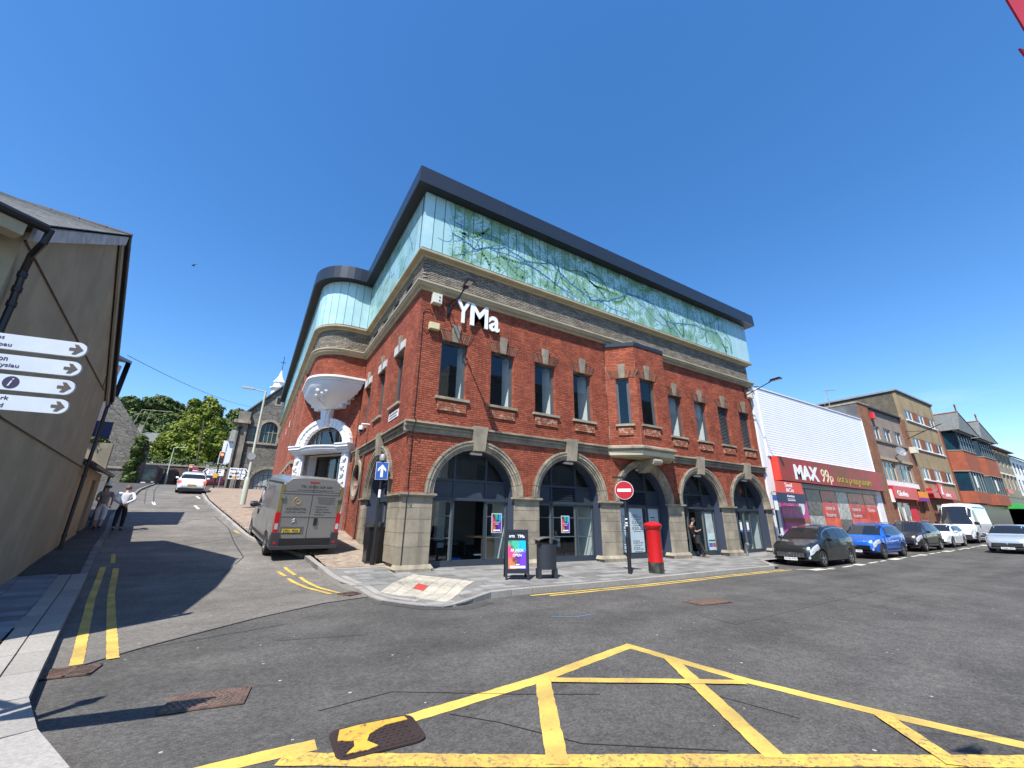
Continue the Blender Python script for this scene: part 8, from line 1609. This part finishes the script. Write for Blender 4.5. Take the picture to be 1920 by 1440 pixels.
def head_mesh(t, c, fwd, r=.105, hair=None, hairstyle='short', name='head_features', m=skin):
    """face and hair on the head: local frame from gaze direction"""
    f = Vector(fwd).normalized(); s_ = f.cross(Vector((0, 0, 1))).normalized(); u = s_.cross(f); c = Vector(c)
    P_ = lambda a, b, z: c+s_*a+f*b+u*z
    mb = MB(); mb.lathe([(.002, 0), (.017, .004), (.012, .03), (.003, .042)], P_(0, r*.86, -.035), 8, ax=u*.9+f*.35); mb.lathe([(.003, -.02), (.03, -.012), (.03, .012), (.003, .02)], P_(r*.80, -.005, -.01), 8, ax=f); mb.lathe([(.003, -.02), (.03, -.012), (.03, .012), (.003, .02)], P_(-r*.80, -.005, -.01), 8, ax=f); mb.build('nose_and_ears', m, t, world=False, smooth=True)
    mb = MB(); 
    for a in (-.034, .034): mb.lathe([(.003, -.006), (.011, 0), (.003, .006)], P_(a, r*.83, .005), 8, ax=f); mb.hexa([P_(a+x, r*.86, .032+z) for x in (-.02, .02) for z in (0, .007) for _ in (0, 1)]) if False else None
    mb.build('eyes', M['black'], t, world=False)
    mb = MB(); mb.lathe([(.003, -.025), (.006, -.015), (.006, .015), (.003, .025)], P_(0, r*.83, -.058), 8, ax=s_); mb.build('mouth', mat('lips', (.30, .11, .09)), t, world=False)
    if hair:
        mb = MB(); vs = []; n = 14; k0 = 0
        for j in range(8):
            ph = PI*.5*(j/7)*1.25
            for i in range(n):
                th = 2*PI*i/n; d_ = (math.cos(th), math.sin(th)); z = math.cos(ph); rr = math.sin(ph)
                front = max(0, d_[1]); zz = max(z, -.25+front*.75) if hairstyle == 'short' else max(z, -.6+front*1.0)
                vs.append(P_(d_[0]*rr*r*.98, d_[1]*rr*r*1.10-.008, zz*r*1.30+.012))
        mb.v = vs; mb.f = [(j*n+i, j*n+(i+1) % n, (j+1)*n+(i+1) % n, (j+1)*n+i) for j in range(7) for i in range(n)]; mb.build('hair', hair, t, world=False, smooth=True)
def hand(t, w, d, side, size=.085, curl=.5, m=skin, spread=None):
    """palm with five bent fingers, from wrist w in direction d"""
    d = Vector(d).normalized(); s_ = Vector(spread) if spread else d.cross(Vector((0, 0, 1))); s_ = (s_-d*s_.dot(d)).normalized(); n_ = d.cross(s_).normalized()*side; w = Vector(w)
    V = [w, w+d*size*.55]; E_ = [(0, 1)]; Rr = [(.022, .016), (.036, .016)]
    for k, l in enumerate((.9, 1.0, .95, .78)):
        b = w+d*size*.85+s_*(k-1.5)*.019; i = len(V); V += [b, b+(d*math.cos(curl)+n_*math.sin(curl))*l*size*.42, b+(d*math.cos(curl)+n_*math.sin(curl))*l*size*.42+(d*math.cos(curl*2.2)+n_*math.sin(curl*2.2))*l*size*.4]; E_ += [(1, i), (i, i+1), (i+1, i+2)]; Rr += [.0095, .0088, .0072]
    i = len(V); V += [w+d*size*.35-s_*.035, w+d*size*.75-s_*.05+n_*.02]; E_ += [(0, i), (i, i+1)]; Rr += [.012, .009]
    return skinned('hand', V, E_, Rr, m, t, sub=1)
def figure(t, J, shirt=None, trousers=None, shoes=None, sleeves='short', fem=False, skinm=skin, crop=False):
    """J: joints pelvis, chest, neck, head, sh/el/wr/hip/kn/an/toe for L and R (local coordinates)"""
    g = {k: Vector(v) for k, v in J.items()}; V = []; E_ = []; Rr = []; ix = {}
    def v(k, p, r): ix[k] = len(V); V.append(p); Rr.append(r)
    v('pel', g['pel'], (.13, .10)); v('wai', g['pel'].lerp(g['che'], .5), (.12, .09)); v('che', g['che'], (.145, .10)); v('neb', g['neck'], (.06, .055)); v('nek', g['neck'].lerp(g['head'], .4), (.05, .05)); v('hea', g['head'], (.075, .09)); v('top', g['head']+Vector((0, 0, .07)), (.07, .085))
    E_ += [(0, 1), (1, 2), (2, 3), (3, 4), (4, 5), (5, 6)]
    for s_ in 'LR':
        for nm, r in (('sh', .052), ('el', .038), ('wr', .026)): v(nm+s_, g[nm+s_], r)
        E_ += [(2, ix['sh'+s_]), (ix['sh'+s_], ix['el'+s_]), (ix['el'+s_], ix['wr'+s_])]
        for nm, r in (('hip', .085), ('kn', .056), ('an', .036), ('toe', .028)): v(nm+s_, g[nm+s_], r)
        E_ += [(0, ix['hip'+s_]), (ix['hip'+s_], ix['kn'+s_]), (ix['kn'+s_], ix['an'+s_]), (ix['an'+s_], ix['toe'+s_])]
    skinned('body', V, E_, Rr, skinm, t)
    if shirt:
        V2 = [g['pel']+Vector((0, 0, -.04)), g['pel'].lerp(g['che'], .5), g['che'], g['neck']-Vector((0, 0, .015))]; E2 = [(0, 1), (1, 2), (2, 3)]; R2 = [(.165, .13), (.15, .12), (.17, .125), (.085, .075)]
        for s_ in 'LR':
            i = len(V2); V2 += [g['sh'+s_]]; R2 += [.075]; E2 += [(2, i)]
            if sleeves == 'long': V2 += [g['el'+s_], g['wr'+s_].lerp(g['el'+s_], .1)]; R2 += [.062, .045]; E2 += [(i, i+1), (i+1, i+2)]
            else: V2 += [g['sh'+s_].lerp(g['el'+s_], .75)]; R2 += [.064]; E2 += [(i, i+1)]
        skinned('shirt', V2, E2, R2, shirt, t)
    if trousers:
        V3 = [g['pel']+Vector((0, 0, .10)), g['pel']-Vector((0, 0, .02))]; E3 = [(0, 1)]; R3 = [(.15, .12), (.16, .13)]
        for s_ in 'LR':
            i = len(V3); V3 += [g['hip'+s_], g['kn'+s_]]; R3 += [.105, .078]; E3 += [(1, i), (i, i+1)]
            V3 += [g['kn'+s_].lerp(g['an'+s_], .45 if crop else .93)]; R3 += [.062]; E3 += [(i+1, i+2)]
        skinned('trousers', V3, E3, R3, trousers, t)
    for s_ in 'LR':
        a, b = g['an'+s_], g['toe'+s_]; dr_ = (b-a); dr_.z = 0; dr_.normalize(); skinned('shoe', [a-dr_*.05-Vector((0, 0, .03)), a+dr_*.05-Vector((0, 0, .035)), b+dr_*.02], [(0, 1), (1, 2)], [(.042, .042), (.045, .038), (.04, .025)], shoes, t, sub=1)
def J0(lean=0, w=.19):
    return dict(pel=(0, 0, .95), che=(0, 0, 1.30), neck=(0, 0, 1.48), head=(0, .02, 1.62), shL=(-w, 0, 1.42), shR=(w, 0, 1.42), elL=(-w-.05, -.02, 1.14), elR=(w+.05, -.02, 1.14), wrL=(-w-.04, .06, .90), wrR=(w+.04, .06, .90), hipL=(-.09, 0, .90), hipR=(.09, 0, .90), knL=(-.1, .03, .50), knR=(.1, .03, .50), anL=(-.1, 0, .09), anR=(.1, 0, .09), toeL=(-.11, .16, .03), toeR=(.11, .16, .03))
# man in the doorway, leaning on the frame, looking at his hands
px0, py0 = 13.95+.12, .05; t = thing('person', 'man in black t-shirt and work trousers leaning in the doorway looking at his phone', 'person', (14.35, .18, pz(14.3, -.3)), R(-112))
J = J0(); J.update(pel=(0, -.02, .93), che=(0, -.08, 1.28), neck=(0, -.07, 1.46), head=(.0, .02, 1.60), elL=(-.22, -.06, 1.13), wrL=(-.10, .24, 1.16), elR=(.22, -.06, 1.13), wrR=(.08, .25, 1.18), knL=(-.1, .16, .50), anL=(-.06, .30, .09), toeL=(-.07, .46, .04), knR=(.1, .22, .52), anR=(.16, .42, .09), toeR=(.2, .58, .04), shL=(-.18, -.08, 1.40), shR=(.18, -.08, 1.40))
figure(t, J, shirt=mat('black_tshirt', (.012, .012, .013), rough=.9), trousers=mat('black_trousers', (.016, .016, .016), (.03, .03, .03), sc=8, rough=.9), shoes=mat('tan_boot', (.25, .18, .10), rough=.7))
head_mesh(t, (0, .02, 1.63), (0, 1, -.35), hair=hairb); hand(t, J['wrL'], (.3, .6, .25), 1); hand(t, J['wrR'], (-.3, .5, .25), -1); mb = MB(); mb.box(ID, -.04, .04, .30, .32, 1.19, 1.33); tag(mb.build('mobile_phone', M['black'], None), 'black mobile phone held by the man in the doorway', 'phone'); ph = bpy.data.objects[-1] if False else [o for o in COL.objects if o.name.startswith('mobile_phone')][-1]; ph.location = t.location; ph.rotation_euler = t.rotation_euler
mb = MB(); mb.hexa([(a, b, c) for a in (.12, .24) for b in (-.06, .12) for c in (.62, .98)]); o = mb.build('apron_bag', mat('black_trousers', 0), t, world=False)
# couple walking up the side street, seen from behind
hd_ = R(96-90)
t = thing('person', 'walking man in a pale shirt and dark trousers with his hands clasped behind his back', 'person', (-8.25, 9.45, G(-8.25, 9.45)+.02), hd_); J = J0(w=.2)
J.update(pel=(0, 0, .93), che=(0, .06, 1.28), neck=(0, .10, 1.45), head=(0, .17, 1.56), shL=(-.2, .05, 1.41), shR=(.2, .05, 1.41), elL=(-.31, -.08, 1.17), elR=(.31, -.08, 1.17), wrL=(-.06, -.2, .99), wrR=(.06, -.2, 1.0), knL=(-.1, .05, .5), anL=(-.1, -.10, .10), toeL=(-.1, .03, .03), knR=(.1, .12, .5), anR=(.1, .12, .09), toeR=(.11, .28, .03))
figure(t, J, shirt=mat('pale_shirt', (.60, .62, .68), (.50, .52, .60), sc=6, rough=.9), trousers=mat('dark_navy_trousers', (.012, .014, .022), rough=.9), shoes=mat('black_shoe', (.015, .015, .015), rough=.6), sleeves='long'); head_mesh(t, (0, .17, 1.59), (0, 1, -.3), hair=mat('grey_brown_hair', (.10, .08, .06))); hand(t, J['wrL'], (.9, -.1, -.25), 1, .08); hand(t, J['wrR'], (-.9, -.15, -.25), -1, .08)
t = thing('person', 'walking woman in a white cap, grey beige top and cropped white trousers', 'person', (-8.78, 9.15, G(-8.78, 9.15)+.12), hd_); J = J0(w=.17); J = {k: (v[0], v[1], v[2]*.95) for k, v in J.items()}; J.update(knL=(-.09, .08, .47), anL=(-.08, .12, .09), toeL=(-.08, .27, .03), anR=(.09, -.16, .12), toeR=(.09, -.03, .03), elL=(-.24, -.02, 1.08), wrL=(-.16, .16, 1.0), elR=(.23, -.03, 1.08))
figure(t, J, shirt=mat('grey_beige_top', (.24, .22, .20), rough=.9), trousers=mat('white_trousers', (.62, .60, .62), rough=.9), shoes=mat('black_shoe', 0), crop=True); head_mesh(t, (0, .02, 1.55), (0, 1, 0), hair=mat('brown_bob', (.05, .03, .02)), hairstyle='long'); hand(t, J['wrL'], (.1, .5, -.3), 1, .075); hand(t, J['wrR'], (0, .1, -1), -1, .075)
mb = MB(); mb.lathe([(.112, .03), (.118, .06), (.11, .12), (.07, .16), (.01, .175)], (0, .02, 1.55), 18); mb.hexa([(a, b, c) for a in (-.07, .07) for b in (.1, .2) for c in (1.585, 1.60)]); mb.build('cap', mat('white_cap', (.75, .75, .70)), t, world=False, smooth=True)
# two people at a table behind the second shop window
def seat(x, y, rot, lab, sm, look): 
    z = -.08; t = thing('person', lab, 'person', (x, y, z), rot); J = J0(w=.18); J.update(pel=(0, 0, .50), che=(0, .05, .84), neck=(0, .08, 1.01), head=(0, .12, 1.15), shL=(-.18, .05, .95), shR=(.18, .05, .95), elL=(-.24, .12, .70), elR=(.24, .12, .70), wrL=(-.12, .36, .76), wrR=(.12, .36, .76), hipL=(-.09, .02, .48), hipR=(.09, .02, .48), knL=(-.11, .42, .50), knR=(.11, .42, .50), anL=(-.11, .40, .09), anR=(.11, .40, .09), toeL=(-.11, .55, .03), toeR=(.11, .55, .03))
    figure(t, J, shirt=sm, trousers=mat('dark_navy_trousers', 0), shoes=mat('black_shoe', 0)); head_mesh(t, (0, .12, 1.17), (0, 1, -.1), hair=look); hand(t, J['wrL'], (.2, .8, 0), 1, .075); hand(t, J['wrR'], (-.2, .8, 0), -1, .075)
    c = thing('cafe_chair', 'dark cafe chair under '+('the striped shirt sitter' if x < 6 else 'the pale shirt sitter')+' behind the second shop window', 'chair', (x, y, z), rot)
    for nm, b in (('seat', (-.2, .2, -.2, .2, .40, .43)), ('backrest', (-.2, .2, -.24, -.21, .45, .85))): mb = MB(); mb.box(ID, *b); mb.build(nm, mat('chair_dark', (.03, .025, .022)), c, world=False)
    for a in (-.18, .18):
        for b in (-.18, .18): mb = MB(); mb.tube([(a, b, 0), (a, b, .4)], .015, 6); mb.build('leg', M['black'], c, world=False)
seat(5.75, 1.5, R(-70), 'seated person in striped shirt behind the left pane of the second arch', mat('striped_shirt', (.20, .26, .33), (.5, .4, .3), sc=9), mat('fair_hair', (.30, .25, .2)))
seat(7.25, 1.6, R(75), 'seated person in a pale blue shirt behind the poster in the second arch', mat('light_blue_shirt', (.45, .52, .62)), hairb)
tb_ = thing('cafe_table', 'small dark cafe table between the two sitters', 'table', (6.5, 1.65, -.08)); mb = MB(); mb.box(ID, 6.15, 6.85, 1.35, 1.95, .64, .67); mb.build('tabletop', mat('table_wood', (.14, .07, .03)), tb_); mb = MB(); mb.tube([(6.5, 1.65, -.08), (6.5, 1.65, .64)], .03, 8); mb.build('leg', M['black'], tb_)
tb_ = thing('display_counter', 'pale plywood counter seen through the right pane of the first arch', 'counter', (3.7, 1.6, -.1)); bb('top', mat('plywood', (.36, .22, .10)), tb_, FR, 3.2, 4.1, -2.0, -1.3, .9, .95); bb('front', mat('plywood', 0), tb_, FR, 3.5, 4.05, -1.4, -1.36, -.1, .9); bb('shelf', M['white_in'], tb_, FR, 3.2, 3.5, -1.4, -1.3, .3, .34)
tb_ = thing('blue_crate', 'blue crate on the floor inside the open doorway', 'crate', (2.7, 2.0, -.1)); bb('body', mat('crate_blue', (.02, .12, .40)), tb_, FR, 2.5, 2.95, -2.2, -1.9, -.1, .18); tb_ = thing('desk', 'dark wooden desk with a pale box beneath it inside the open doorway', 'table', (2.5, 2.4, -.1)); bb('top', mat('chair_dark', 0), tb_, FR, 2.1, 3.3, -2.8, -2.3, .7, .75); bb('leg', mat('chair_dark', 0), tb_, FR, 2.1, 2.15, -2.8, -2.3, -.1, .7); bb('leg', mat('chair_dark', 0), tb_, FR, 3.25, 3.3, -2.8, -2.3, -.1, .7)
bb('white_column', M['white_in'], ART, FR, 2.9, 3.25, -4.6, -4.3, -.1, 4.2); bb('partition', M['grey_in'], ART, FR, 3.4, 5.0, -5.0, -4.9, -.1, 4.2)
tb_ = thing('blue_notice_screen', 'blue notice board behind the closed double doors', 'notice board', (19, 1.6, 0)); bb('panel', mat('crate_blue', 0), tb_, FR, 18.4, 19.3, -1.7, -1.6, .5, 1.1)
